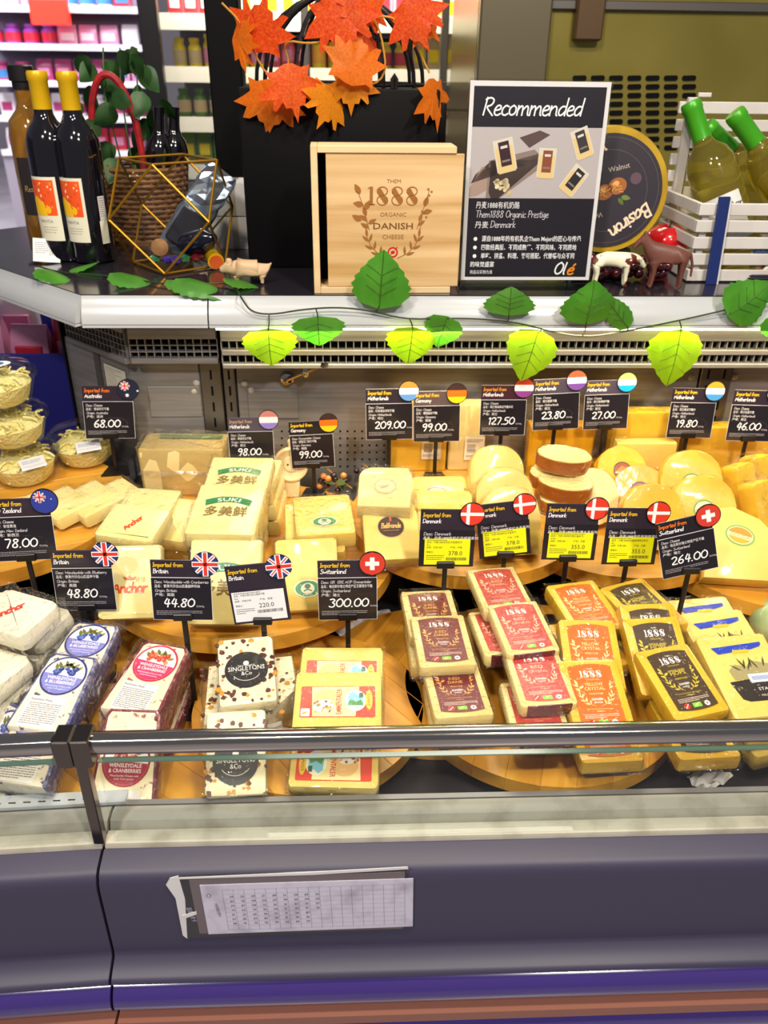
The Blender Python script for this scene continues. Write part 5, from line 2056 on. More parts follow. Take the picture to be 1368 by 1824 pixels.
def wine(label, x, y, yaw, lab):
    o = thing('wine_bottle', label, 'bottle', (x, y, Z_SHELF), (0, 0, R(yaw)), 'red wine bottles with yellow capsules')
    bm = bm_new()
    lathe(bm, BOT_BODY, 32)
    obj('bottle', bm, M_DGLASS, o)
    bm = bm_new()
    lathe(bm, CAP, 24, cap=False)
    obj('capsule', bm, M_YCAP, o)
    obj('label', bent_print(lab, .0378), None, o, (0, 0, 0))
    return o


def wine_label():
    p = Print()
    p.rect(-38, 38, 14, 142, '#e2ddc6', 0)
    p.rect(-37, 80, 9, 137, '#e8541c', 1)
    g = random.Random(2)
    for k in range(26):
        x, y = g.uniform(-36, 8), g.uniform(80, 136)
        c = '#f0b418' if y + x * .5 < 92 else g.choice(['#f08a2c', '#d8481c', '#f4d8b0'])
        rr = g.uniform(1, 7) if c == '#f0b418' else g.uniform(.8, 3)
        p.ell(max(-34, min(7 - rr, x)), max(82 + rr, min(134 - rr, y)), rr * .7, rr, c, 2, n=10)
    p.poly([(-37, 80), (-8, 80), (-12, 100), (-28, 112), (-37, 104)], '#f2bc14', 3)
    p.text('MANTIA', -14, 68, 5, '#6a645c', 1, w=26)
    p.blur(-24, 60, 4, 3, 1.6, '#a49c8a', 1, gap=2.6, seed=2)
    p.rect(34, 34, 50, 72, '#e2ddc6', 0)
    p.rect(36, 72, 50, 112, '#cfcac8', 0)
    p.blur(38, 108, 49, 9, 1.5, '#77706c', 1, gap=2.4, seed=5)
    return p


c = P(160, 472, Z_SHELF)
wine('dark wine bottle with yellow capsule and orange label, nearer the glass terrarium', c.x, c.y + .036, -8, wine_label())
wine('dark wine bottle with yellow capsule and orange label, half behind its twin', c.x - .052, c.y + .050, -2, wine_label())
o = thing('amber_bottle', 'amber spirit bottle with black cap behind the wine bottles', 'bottle', (c.x - .10, c.y + .115, Z_SHELF))
bm = bm_new()
lathe(bm, [(0, 0), (.034, 0), (.038, .006), (.038, .20), (.034, .222), (.02, .238), (.0155, .248), (.0155, .30), (0, .30)], 28)
obj('bottle', bm, mat('amber_glass', '#a8741c', .06, coat=.8, trans=.55), o)
bm = bm_new()
lathe(bm, [(.0175, .27), (.0175, .282), (.021, .283), (.021, .305), (.019, .307), (0, .307)], 20, cap=False)
obj('cap', bm, M_BLACKP, o)
p = Print()
p.rect(-26, 70, 26, 165, '#2a2426', 0)
p.hand('Reserve', 0, 110, 9, '#b89a5c', 1, align='c', wt=1)
obj('label', bent_print(p, .0383), None, o)
# small white price tag
c = P(84, 470, Z_SHELF)
o = thing('shelf_tag', 'small white price tag propped before the wine bottles', 'price tag', (c.x, c.y, Z_SHELF), (0, 0, R(10)))
bm = bm_new()
box(bm, -.0225, .0225, -.0006, .0006, 0, .040)
k = obj('card', bm, mat('tag_white', '#dcdde0', .4), o, (0, 0, .003), (R(-22), R(6), 0), smooth=False)
p = Print()
p.blur(-19, 32, 18, 6, 1.3, '#77747c', 0, gap=2.6, seed=6)
p.text('298.', 10, 12, 5, '#4a4850', 0)
obj('printing', p.mesh('tag_print'), None, k, (0, -.0008, 0), (PI / 2, 0, 0))
bm = bm_new()
prism(bm, [(-.03, -.006), (.03, -.006), (.03, .028), (-.03, .028)], 0, .003)
obj('foot', bm, clear_mat('tag_acrylic', '#eef2f4', .06, .05), o, smooth=False)

# ---- gold-edged glass terrarium
s = .083
c = P(298, 492, Z_SHELF)
TX, TY = c.x + .004, c.y + s + .004
o = thing('glass_terrarium', 'faceted glass terrarium with gold edges holding corks and glass gems', 'terrarium', (TX, TY, Z_SHELF + .003), (0, 0, R(-6)))
V = [Vector(v) for v in ((1, 0, 1), (-1, 0, 1), (0, 1, 1), (0, -1, 1), (1, 1, 0), (1, -1, 0), (-1, 1, 0), (-1, -1, 0), (1, 0, -1), (-1, 0, -1), (0, 1, -1), (0, -1, -1))]
V = [Vector((v.x * s, v.y * s, (v.z + 1) * s * 1.02)) for v in V]
ED = [(i, j) for i in range(12) for j in range(i) if abs((V[i] - V[j]).length - s * math.sqrt(2)) < s * .12]
M_GOLD = mat('gold_edge', '#a87a20', .42, metal=.8)
for i, j in ED:
    bm = bm_new()
    tube(bm, [V[i], V[j]], .0022, 6)
    obj('gold_edge', bm, M_GOLD, o)
M_TGL = clear_mat('terrarium_glass', '#f3f5f4', .03, .02)
for f in ((3, 7, 11, 5), (0, 5, 8, 4), (1, 6, 9, 7), (2, 4, 10, 6), (8, 11, 9, 10), (3, 5, 0), (3, 1, 7), (1, 2, 6), (2, 0, 4), (11, 8, 5), (11, 7, 9), (10, 9, 6), (10, 4, 8)):
    bm = bm_new()
    bm.faces.new([bm.verts.new(V[i] * .995 + Vector((0, 0, .0004))) for i in f])
    bmesh.ops.solidify(bm, geom=bm.faces[:], thickness=.001)
    obj('pane', bm, M_TGL, o, smooth=False)


def inside(x, y, z):
    return (TX + x, TY + y, Z_SHELF + .006 + z)


o = thing('foil_bag', 'crinkled silver foil bag slanting inside the glass terrarium', 'foil bag', inside(-.012, .006, .016), (R(-6), R(38), R(8)))
bm = bm_new()
g = random.Random(9)
n, m = 6, 14
rows = []
for j in range(m + 1):
    v = j / m
    ww = .030 * (1 if v < .85 else 1 - (v - .85) * .6)
    th = .012 * math.sin(PI * min(1, v * 1.05 + .1)) + .002
    rows.append([bm.verts.new((ww * math.cos(2 * PI * k / 12) + g.uniform(-1, 1) * .002, th * math.sin(2 * PI * k / 12) + g.uniform(-1, 1) * .002, v * .165)) for k in range(12)])
for j in range(m):
    for k in range(12):
        bm.faces.new((rows[j][k], rows[j][(k + 1) % 12], rows[j + 1][(k + 1) % 12], rows[j + 1][k]))
bm.faces.new(rows[0][::-1])
bm.faces.new(rows[-1])
obj('bag', bm, mat('silver_foil', '#9fa8b8', .2, metal=.85), o, smooth=False)
bm = bm_new()
box(bm, -.024, .024, -.016, .016, .004, .07, .004, 1)
obj('dark_filling', bm, mat('dark_pouch', '#2a2730', .3, coat=.5), o, (0, -.004, .01))
bm = bm_new()
lathe(bm, [(.0, 0), (.011, 0), (.0125, .004), (.0125, .022), (.014, .030), (.014, .036), (0, .037)], 18)
o = thing('wine_cork', 'yellow capped cork with orange end lying in the terrarium', 'cork', inside(.060, -.010, .015), (R(100), 0, R(20)))
obj('capsule', bm, M_YCAP, o)
bm = bm_new()
lathe(bm, [(0, 0), (.0115, 0), (.0115, .0025), (0, .0025)], 18)
obj('end', bm, mat('cork_end', '#c8541c', .5), o, (0, 0, .0365))
o = thing('wine_cork', 'brown champagne cork lying in the terrarium beside the purple gems', 'cork', inside(-.030, -.004, .022), (R(70), R(40), 0))
bm = bm_new()
lathe(bm, [(0, 0), (.010, 0), (.0105, .018), (.014, .024), (.0145, .034), (.008, .038), (0, .038)], 18)
obj('cork', bm, mat('cork_brown', '#a8784c', .7, noise=(60, '#8a5c34', .4, .7)), o)
for i, (x, y, z, r_, cc, nm) in enumerate(((.004, -.044, .002, .012, '#3c2a9c', 'violet'), (-.012, -.036, .003, .010, '#4a34b8', 'violet'), (.018, -.036, .004, .011, '#2f8a50', 'green'),
                                           (.034, -.022, .003, .010, '#8c1c2c', 'red'), (.044, -.014, .006, .009, '#7c1828', 'red'), (-.034, -.030, .003, .011, '#4a9a6a', 'green'))):
    bm = bm_new()
    bmesh.ops.create_icosphere(bm, subdivisions=1, radius=r_)
    for v in bm.verts:
        v.co.z *= .75
    tag(obj('glass_gem', bm, mat('gem_' + cc[1:], cc, .08, coat=1.0, trans=.4), loc=inside(x, y, z + r_ * .75), smooth=False), '%s %s glass gem lying in the terrarium' % (['large', 'small', 'round', 'dark', 'tiny', 'pale'][i], nm), 'gem', 'glass gems in the terrarium')
bm = bm_new()
lathe(bm, [(0, 0), (.018, 0), (.021, .01), (.021, .05), (.012, .06), (.008, .068), (0, .068)], 18)
tag(obj('miniature_bottle', bm, mat('navy_glass', '#14162c', .1, coat=.8), loc=inside(.012, .004, .028), rot=(R(75), R(10), R(60))), 'dark miniature bottle lying in the terrarium', 'bottle')

# ---- wicker basket with red handle and ivy
c = P(232, 440, Z_SHELF)
BX, BY = c.x + .02, c.y + .075
o = thing('wicker_basket', 'brown wicker basket with red wrapped handle and dark ivy', 'basket', (BX, BY, Z_SHELF))
M_WICK = mat('wicker', '#8a5c34', .6, noise=(40, '#5c3818', .4, .7))
for k in range(15):
    bm = bm_new()
    z = .006 + k * .0092
    rr = .070 + .016 * k / 14
    tube(bm, [((rr + .0022 * (1 if (q + k) % 2 else -1)) * math.cos(2 * PI * q / 40), (rr + .0022 * (1 if (q + k) % 2 else -1)) * .8 * math.sin(2 * PI * q / 40), z) for q in range(40)], .0046, 6, closed=True)
    obj('cane', bm, M_WICK, o)
for k in range(20):
    a = 2 * PI * (k + .25) / 20
    bm = bm_new()
    tube(bm, [(.070 * math.cos(a), .056 * math.sin(a), 0), (.087 * math.cos(a), .0696 * math.sin(a), .145)], .003, 6)
    obj('stake', bm, M_WICK, o)
bm = bm_new()
lathe(bm, [(0, 0), (.066, 0), (.066, .006), (0, .006)], 24)
obj('base', bm, M_WICK, o)
bm = bm_new()
pts = []
for k in range(21):
    a = PI * k / 20
    pts.append((-.044 * math.cos(a) - .030, -.03 - .01 * math.sin(a), .135 + .158 * math.sin(a) ** .8))
tube(bm, pts, .0065, 8)
obj('handle', bm, mat('red_velvet', '#a81420', .6, noise=(80, '#7c0c16', .4, .7)), o)


def leaf_mesh(L, W, seed, curl=.15, serr=0.0, heart=.35, n=14):
    """heart-shaped leaf in the XZ plane, stalk end at the origin, tip along -z, face towards -y"""
    g = random.Random(seed)
    bm = bm_new()
    rows = []
    for i in range(n + 1):
        t = i / n
        wv = math.sin(PI * t ** .62) ** .8 * (1 - .12 * t) if 0 < t < 1 else 0
        wv = max(wv * (1 + serr * (1 if i % 2 else -1)), 0.004)
        back = heart * .10 * L * max(0, (1 - t * 4))
        row = []
        for k in range(-3, 4):
            u = k / 3
            x = u * W / 2 * wv
            z = -t * L + back * u * u * 1.6
            y = curl * L * (.6 * (u * wv) ** 2 - .35 * math.sin(PI * t)) + .006 * L * math.sin(7 * t + 3 * u)
            row.append(bm.verts.new((x, y, z)))
        rows.append(row)
    for i in range(n):
        for k in range(6):
            bm.faces.new((rows[i][k], rows[i][k + 1], rows[i + 1][k + 1], rows[i + 1][k]))
    bmesh.ops.solidify(bm, geom=bm.faces[:], thickness=.0007)
    return mesh_of(bm, 'leaf', True, 60)


def vein_mesh(L, W):
    bm = bm_new()
    tube(bm, [(0, -.0005 * 0 - .06 * L * math.sin(PI * t), -t * L) for t in (0, .2, .4, .6, .8, .97)], .0006, 4)
    for t in (.2, .38, .56):
        for s_ in (-1, 1):
            tube(bm, [(0, -.055 * L * math.sin(PI * t), -t * L), (s_ * W * .30, -.03 * L * math.sin(PI * (t + .16)), -(t + .17) * L)], .0004, 4)
    return mesh_of(bm, 'veins')


M_IVY = mat('ivy_green', '#2c5228', .45, noise=(30, '#3f6a36', .4, .7))
g = random.Random(12)
LM = [leaf_mesh(.048, .040, 3), leaf_mesh(.040, .036, 4)]
for k in range(34):
    a = g.uniform(0, 6.28)
    z = g.uniform(.10, .345)
    rr = .085 * (1 - abs(z - .22) * 1.6) * g.uniform(.4, 1.0)
    obj('ivy_leaf', LM[k % 2], M_IVY, o, (rr * math.cos(a) - .02, rr * .7 * math.sin(a) - .02, z), (g.uniform(-.7, .5), g.uniform(-1.2, 1.2), g.uniform(-.8, .8)))
for k in range(3):
    bm = bm_new()
    tube(bm, [(-.02 + .012 * k, -.01, .0), (-.03 + .02 * k, -.02, .15), (-.045 + .03 * k, -.015, .26), (-.04 + .03 * k, 0, .335)], .0016, 5)
    obj('ivy_stem', bm, M_IVY, o)
for k, (dx, dy) in enumerate(((.035, -.005), (.060, .012))):
    o2 = thing('dark_bottle', 'dark bottle standing in the wicker basket, %s' % ['beside the red handle', 'beyond the red handle'][k], 'bottle', (BX + dx - .01, BY + dy, Z_SHELF + .008), (0, R(6), 0))
    bm = bm_new()
    lathe(bm, [(a * .72, b * .82) for a, b in BOT_BODY], 20)
    obj('bottle', bm, M_DGLASS, o2)

# white cartons
for k in range(2):
    c = PY(424, 470, 1.62)
    o = thing('white_carton', 'plain white carton behind the terrarium, %s' % ['lower of two', 'stacked on another'][k], 'carton', (c.x - .002 * k, 1.66, Z_SHELF + k * .0605))
    bm = bm_new()
    box(bm, -.045, .045, -.04, .04, 0, .059, .002, 2)
    obj('body', bm, mat('carton_white', '#d4d2d4', .5), o)
    bm = bm_new()
    box(bm, -.006, .006, -.0406, .0406, .0002, .0596)
    obj('tape', bm, clear_mat('tape', '#e8e4dc', .05, .1), o)

# ---- figurines
def skin(name, pts, edges, rad, m, parent, sub=2):
    bm = bm_new()
    ly = bm.verts.layers.skin.verify()
    vs = [bm.verts.new(q_) for q_ in pts]
    for a_, b_ in edges:
        bm.edges.new((vs[a_], vs[b_]))
    for i, r_ in enumerate(rad):
        vs[i][ly].radius = r_ if isinstance(r_, tuple) else (r_, r_)
        vs[i][ly].use_root = (i == 0)
    me = bpy.data.meshes.new(name)
    bm.to_mesh(me)
    bm.free()
    ob = bpy.data.objects.new(name, me)
    COL.objects.link(ob)
    ob.parent = parent
    me.materials.append(m)
    ob.modifiers.new('skin', 'SKIN').use_smooth_shade = True
    sm = ob.modifiers.new('sub', 'SUBSURF')
    sm.levels = sm.render_levels = sub
    return ob


def animal(name, label, loc, rz, S, m, kind):
    """body along +x, about one unit long, feet on z=0"""
    o = thing(name, label, 'figurine', loc, (0, 0, R(rz)))
    if kind == 'pig':
        P_ = [(0, 0, .30), (.24, 0, .32), (-.26, 0, .31), (.40, 0, .34), (.52, 0, .30), (.60, 0, .27)]
        E_ = [(0, 1), (0, 2), (1, 3), (3, 4), (4, 5)]
        Rr = [.19, .175, .17, .13, .085, .06]
        legs = [(1, .26, .09), (1, .26, -.09), (2, -.28, .09), (2, -.28, -.09)]
        hz, lr = .12, .05
        tail = [(2, (-.42, 0, .36), .04), (None, (-.47, .02, .42), .015)]
        ears = [(3, (.38, .10, .50), .03), (3, (.38, -.10, .50), .03)]
    elif kind == 'cow':
        P_ = [(0, 0, .50), (.24, 0, .51), (-.28, 0, .51), (.38, 0, .54), (.50, 0, .47), (.60, 0, .36)]
        E_ = [(0, 1), (0, 2), (1, 3), (3, 4), (4, 5)]
        Rr = [(.125, .145), (.12, .15), (.12, .14), (.07, .09), .065, .04]
        legs = [(1, .26, .075), (1, .26, -.075), (2, -.30, .08), (2, -.30, -.08)]
        hz, lr = .25, .042
        tail = [(2, (-.42, 0, .52), .02), (None, (-.47, 0, .36), .014), (None, (-.48, 0, .20), .02)]
        ears = [(4, (.46, .12, .55), .022), (4, (.46, -.12, .55), .022)]
    else:
        P_ = [(0, 0, .60), (.24, 0, .63), (-.27, 0, .62), (-.40, 0, .78), (-.48, 0, .90), (-.60, 0, .80), (-.66, 0, .70)]
        E_ = [(0, 1), (0, 2), (2, 3), (3, 4), (4, 5), (5, 6)]
        Rr = [(.13, .16), (.14, .17), (.12, .16), .09, .075, .055, .04]
        legs = [(1, .28, .08), (1, .28, -.08), (2, -.26, .08), (2, -.26, -.08)]
        hz, lr = .30, .045
        tail = [(1, (.40, 0, .64), .03), (None, (.46, 0, .44), .028), (None, (.47, 0, .22), .02)]
        ears = [(4, (-.47, .05, 1.02), .022), (4, (-.47, -.05, 1.02), .022)]
    for root, x, y in legs:
        i = len(P_)
        b = P_[root][2]
        dx = .03 if x < 0 else -.01
        P_ += [(x, y, b - .13), (x + dx, y, hz), (x + dx * .2, y, .05), (x + .03 * (1 if kind != 'horse' else -1), y, .015)]
        E_ += [(root, i), (i, i + 1), (i + 1, i + 2), (i + 2, i + 3)]
        Rr += [lr * 1.7, lr, lr * .75, lr * .85]
    prev = None
    for root, pt, r_ in tail:
        i = len(P_)
        P_.append(pt)
        E_.append((root if root is not None else prev, i))
        Rr.append(r_)
        prev = i
    for root, pt, r_ in ears:
        i = len(P_)
        P_.append(pt)
        E_.append((root, i))
        Rr.append(r_)
    Rr = [tuple(q * S for q in r_) if isinstance(r_, tuple) else r_ * S for r_ in Rr]
    skin('body', [tuple(q * S for q in pt) for pt in P_], E_, Rr, m, o)
    return o


c = P(445, 506, Z_SHELF)
animal('pig_figurine', 'small beige pig figurine beside the terrarium', (c.x, c.y, Z_SHELF + .001), 184, .078, mat('beige_clay', '#c8a986', .5), 'pig')
c = P(1085, 512, Z_SHELF)
animal('cow_figurine', 'white toy cow with brown patches before the cheese wheel', (c.x, c.y, Z_SHELF + .001), -4, .088, mat('cow_hide', '#e6dec4', .4, noise=(26, '#5c2018', .535, .55)), 'cow')
c = P(1182, 515, Z_SHELF)
animal('horse_figurine', 'brown toy horse before the red apple', (c.x, c.y + .004, Z_SHELF + .001), -8, .086, mat('horse_brown', '#6e4238', .45, noise=(14, '#5a322c', .4, .7)), 'horse')

# apple and dark grapes
c = P(1172, 470, Z_SHELF)
o = thing('apple', 'shiny red artificial apple behind the brown toy horse', 'apple', (c.x - .004, c.y - .032, Z_SHELF))
bm = bm_new()
lathe(bm, [(0, .006), (.012, .001), (.024, .006), (.037, .028), (.040, .048), (.034, .064), (.020, .072), (.008, .068), (0, .060)], 32)
obj('fruit', bm, mat('apple_red', '#c8141a', .18, coat=.8, noise=(8, '#e03024', .5, .8)), o)
bm = bm_new()
tube(bm, [(0, 0, .060), (.002, 0, .074), (.006, 0, .084)], .0014, 6)
obj('stalk', bm, mat('stalk', '#4a3018', .7), o)
c = P(1070, 486, Z_SHELF)
o = thing('grape_bunch', 'bunch of dark red artificial grapes under the cheese wheel', 'grapes', (c.x + .012, c.y - .055, Z_SHELF))
bm = bm_new()
bmesh.ops.create_uvsphere(bm, u_segments=14, v_segments=10, radius=.0088)
gm = mesh_of(bm, 'grape')
M_GRAPE = mat('dark_grape', '#3a0a12', .1, coat=.9, noise=(30, '#5c1420', .5, .8))
g = random.Random(17)
for k in range(30):
    row = k // 11
    obj('grape', gm, M_GRAPE, o, (-.062 + (k % 11) * .0145 + g.uniform(-.003, .003), g.uniform(-.012, .012) + row * .004, .009 + row * .0125 + g.uniform(0, .003)))
bm = bm_new()
tube(bm, [(-.05, 0, .02), (0, .004, .032), (.06, 0, .024)], .0014, 5)
obj('stem', bm, mat('ochre_twig', '#a8782c', .6), o)

# ---- waxed walnut cheese wheel on a stand
c = PY(1086, 342, 1.385)
o = thing('walnut_cheese', 'upright yellow cheese wheel with dark walnut label beside the sign', 'cheese wheel', (c.x, 1.395, c.z), (R(-6), 0, R(-6)))
rw = .098
bm = bm_new()
lathe(bm, [(0, .0), (rw * .93, 0), (rw * .985, .004), (rw, .012), (rw, .030), (rw * .97, .040), (0, .042)], 64, Matrix.Translation((0, .042, 0)) @ Matrix.Rotation(PI / 2, 4, 'X'))
obj('wheel', bm, mat('yellow_wax', '#b8941c', .35, coat=.4, noise=(16, '#a07c14', .4, .7)), o)
p = Print()
p.ell(0, 0, 86, 86, '#2c2630', 0, n=64)
for rr in (80, 62):
    p.line([(rr * math.cos(R(a)), rr * math.sin(R(a))) for a in range(0, 361, 6)], .5, '#6a5c50', 1)
p.hand('Basiron', -38, 40, 21, '#e8d0b4', 2, wt=3.2, align='c', wide=.9, rot=38)
p.hand('Basiron', 36, -38, 21, '#e8d0b4', 2, wt=3.2, align='c', wide=.9, rot=218)
p.text('Walnut', 14, 32, 8, '#b8a898', 2, rot=15, w=34)
p.text('Walnut', -22, -36, 8, '#b8a898', 2, rot=195, w=34)
g = random.Random(5)
for x, y, rr in ((-24, -8, 13), (-6, -2, 14), (14, 8, 15), (-40, -12, 10)):
    p.ell(x, y, rr, rr * .85, '#9a5c28', 2, rot=20, n=16)
    for k in range(5):
        p.line([(x + g.uniform(-.7, .7) * rr, y + g.uniform(-.6, .6) * rr), (x + g.uniform(-.7, .7) * rr, y + g.uniform(-.6, .6) * rr)], 1.6, '#c8884a', 3)
    p.ell(x - rr * .2, y + rr * .2, rr * .4, rr * .3, '#d8a060', 3, rot=30, n=10)
p.leaf(22, -8, 16, 8, -10, '#6a7a34', 2)
p.leaf(18, -10, 14, 7, -50, '#56682c', 2)
p.ell(42, 20, 9, 9, '#5a4450', 2, n=18)
obj('label', p.mesh('wheel_label'), None, o, (0, -.0006, 0), (PI / 2, 0, 0))
bm = bm_new()
zb = c.z - Z_SHELF - rw
box(bm, -.05, .05, .006, .04, -rw - zb + .001, -rw * .90, .002, 1)
obj('stand', bm, M_BLACKP, o)

# ---- wooden presentation box with sliding lid
a, b = P(560, 523, Z_SHELF), P(808, 521, Z_SHELF)
yaw = math.atan2(b.y - a.y, b.x - a.x) * .6
bw, bh, bd = .2235, .212, .062
o = thing('wooden_box', 'pale wooden presentation box with sliding lid reading 1888 Organic Danish Cheese', 'wooden box', (a.x, a.y, Z_SHELF), (0, 0, yaw))
M_PINE = wood_mat('pale_pine', '#d2b183', '#e2c79c', 2.0, (1.5, 14, 14), rough=.55, coat=0, vary=.03)
M_PINEL = wood_mat('lid_pine', '#b98f58', '#dcbd8e', 1.6, (1.2, 10, 22), rough=.55, coat=0, vary=.02)
for nm, x0, x1, y0, y1, z0, z1, m in (('side_wall', 0, .010, 0, bd, 0, bh, M_PINE), ('top_wall', .0102, bw - .010, 0, bd, bh - .0095, bh, M_PINE), ('bottom_wall', .0102, bw - .010, 0, bd, 0, .0095, M_PINE),
                                      ('back_wall', .0102, bw - .010, bd - .006, bd - .0005, .0097, bh - .0097, M_BLACK), ('end_wall', bw - .0205, bw - .0105, .010, bd - .007, .0097, bh - .0097, M_PINE)):
    bm = bm_new()
    box(bm, x0, x1, y0, y1, z0, z1, .0007, 1)
    obj(nm, bm, m, o, smooth=False)
bm = bm_new()
box(bm, .022, bw + .002, .0025, .0085, .0100, bh - .0100, .0006, 1)
lid = obj('lid', bm, M_PINEL, o, smooth=False)
p = Print()
br = '#96622e'
p1888(p, 0, 22, 30, br, 1)
p.sc = 1.0
p.text('THEM', 0, 58, 6, br, 1, w=24)
p.text('ORGANIC', 0, 3, 7, br, 1, w=46)
p.text('DANISH', 0, -18, 10.5, '#7c4c20', 1, w=70, bold=True)
p.text('CHEESE', 0, -35, 7.5, br, 1, w=38)
wreath(p, 0, -40, 4.4, br, 1)
for x, y, aa in ((-58, 40, 120), (-52, 22, 170), (-50, 14, 60), (-56, -4, 150)):
    p.leaf(x, y, 19, 10, aa, br, 1)
p.line([(-62, 44), (-52, 18), (-48, -2), (-42, -20)], 1, br, 1)
p.line([(62, 46), (52, 14), (48, -18)], 1, br, 1)
p.leaf(54, 20, 18, 9, 70, br, 1)
p.leaf(52, 10, 17, 9, 10, br, 1)
for x, y in ((60, 48), (66, 44), (62, 38), (58, 2)):
    p.ell(x, y, 2, 2, br, 1, n=8)
p.ell(0, -58, 9.4, 9.4, '#c01c24', 1, n=24)
p.ell(0, -58, 6.4, 6.4, '#d9ba8a', 2, n=24)
p.ell(0, -58, 4, 3, '#c01c24', 3, n=14)
p.line([(-8, -67), (8, -49)], 1.6, '#c01c24', 2)
for i in range(len(p.v)):
    x, y, z = p.v[i]
    p.v[i] = (x * .86, y * .86, z)
obj('burned_print', p.mesh('box_print'), None, lid, (.122, .0022, .112), (PI / 2, 0, 0))

# ---- acrylic sign
a, b = P(822, 514, Z_SHELF), P(1044, 514, Z_SHELF)
o = thing('sign_holder', 'clear acrylic stand with black Recommended poster', 'sign', ((a.x + b.x) / 2, a.y, Z_SHELF), (0, 0, math.atan2(b.y - a.y, b.x - a.x)))
sw = .208
tl = R(-3)
bm = bm_new()
box(bm, -sw / 2 - .002, sw / 2 + .002, -.0035, .0035, .012, .300, .0008, 1)
pl = obj('acrylic_plate', bm, clear_mat('acrylic', '#f6f8f8', .015, .02), o, (0, 0, 0), (tl, 0, R(0)), smooth=False)
bm = bm_new()
box(bm, -sw / 2, sw / 2, -.0008, .0008, .014, .297)
sh = obj('sheet', bm, mat('sheet_white', '#dcd8dc', .4), o, (0, 0, 0), (tl, 0, 0), smooth=False)
bm = bm_new()
box(bm, -sw / 2 - .002, sw / 2 + .002, -.012, .05, 0, .0115, .0015, 1)
obj('acrylic_foot', bm, clear_mat('acrylic_thick', '#dfe3e2', .08, .04), o, smooth=False)
p = Print()
p.rect(-98, 19, 98, 290, '#1b141f', 0)
p.rect(-98, 137, 98, 236, '#b9b0b4', 1)
p.hand('Recommended', -84, 252, 23, '#f4f0f4', 1, wt=2.2, wide=.90, slant=.2)
# photo on the poster: boards and packs
for pts, col in (([(-72, 137), (-50, 137), (20, 188), (-2, 206), (-70, 190)], '#8d7a74'), ([(-68, 145), (-64, 137), (-52, 137), (12, 192), (4, 200), (-78, 178), (-96, 158), (-90, 170), (-66, 190)], '#4a3a38'),
                 ([(-10, 208), (20, 226), (4, 232), (-26, 222)], '#5a4644'), ([(-98, 150), (-80, 182), (-70, 178), (-72, 148), (-86, 140), (-98, 138)], '#a88e84')):
    p.poly(pts, col, 2)
g = random.Random(3)
for k in range(14):
    p.ell(-48 + g.uniform(-14, 14), 152 + g.uniform(-8, 10), g.uniform(3, 6), g.uniform(2, 4), g.choice(['#d8c49c', '#cbb488', '#e4d8b8']), 4, n=8, rot=g.uniform(0, 90))


def mini(cx, cy, rot, band, s=1.0):
    ca, sa = math.cos(R(rot)), math.sin(R(rot))
    for x0, y0, x1, y1, col, lay in ((-16, -22, 16, 26, '#d9cfc0', 4), (-14, -24, 14, 14, '#e0c48c', 5), (-8, -14, 9, 22, band, 6), (-5, 12, 6, 16, '#d8d0c8', 7), (-6, -8, 7, -5, '#8a7a70', 7)):
        p.poly([(cx + s * (x * ca - y * sa), cy + s * (x * sa + y * ca)) for x, y in ((x0, y0), (x1, y0), (x1, y1), (x0, y1))], col, lay)


mini(-46, 196, 14, '#3a1f2a', .95)
mini(18, 186, -2, '#8a4a30', .85)
mini(70, 214, 22, '#3a3438', .85)
mini(62, 162, -36, '#2a262c', .85)
W_ = '#f2eef2'
p.text('丹麦1888有机奶酪', -86, 123, 7.6, W_, 1, 'l', w=68)
p.hand('Them1888 Organic Prestige', -86, 109, 10, '#d8d2da', 1, wt=.8, wide=.80)
p.text('丹麦', -86, 94, 7.6, W_, 1, 'l')
p.hand('Denmark', -62, 94, 10, '#d8d2da', 1, wt=.8, wide=.88)
for k, s_ in enumerate(('源自1888年的有机乳企Them Mejeri的匠心与传承', '四款经典版、不同成熟度、不同风味、不同质地', '单吃、拼盘、料理、皆可搭配，代替嚼与众不同')):
    y = 74 - k * 13
    p.ell(-84, y + 3, 3, 3, W_, 1, n=12)
    p.text(s_, -74, y, 6.6, W_, 1, 'l', w=[158, 152, 150][k], bold=True)
p.text('的味觉盛宴', -90, 35, 6.4, W_, 1, 'l', w=38, bold=True)
p.text('商品以实物为准', -90, 24, 4.6, W_, 1, 'l', w=36)
p.hand('Ol', 44, 23, 18, '#f4f0f4', 1, wt=2.4, wide=.9, slant=.3)
p.hand('é', 66, 23, 18, '#f08a1c', 1, wt=2.6, wide=1.1, slant=.3)
obj('poster_print', p.mesh('poster'), None, sh, (0, -.0010, 0), (PI / 2, 0, 0))

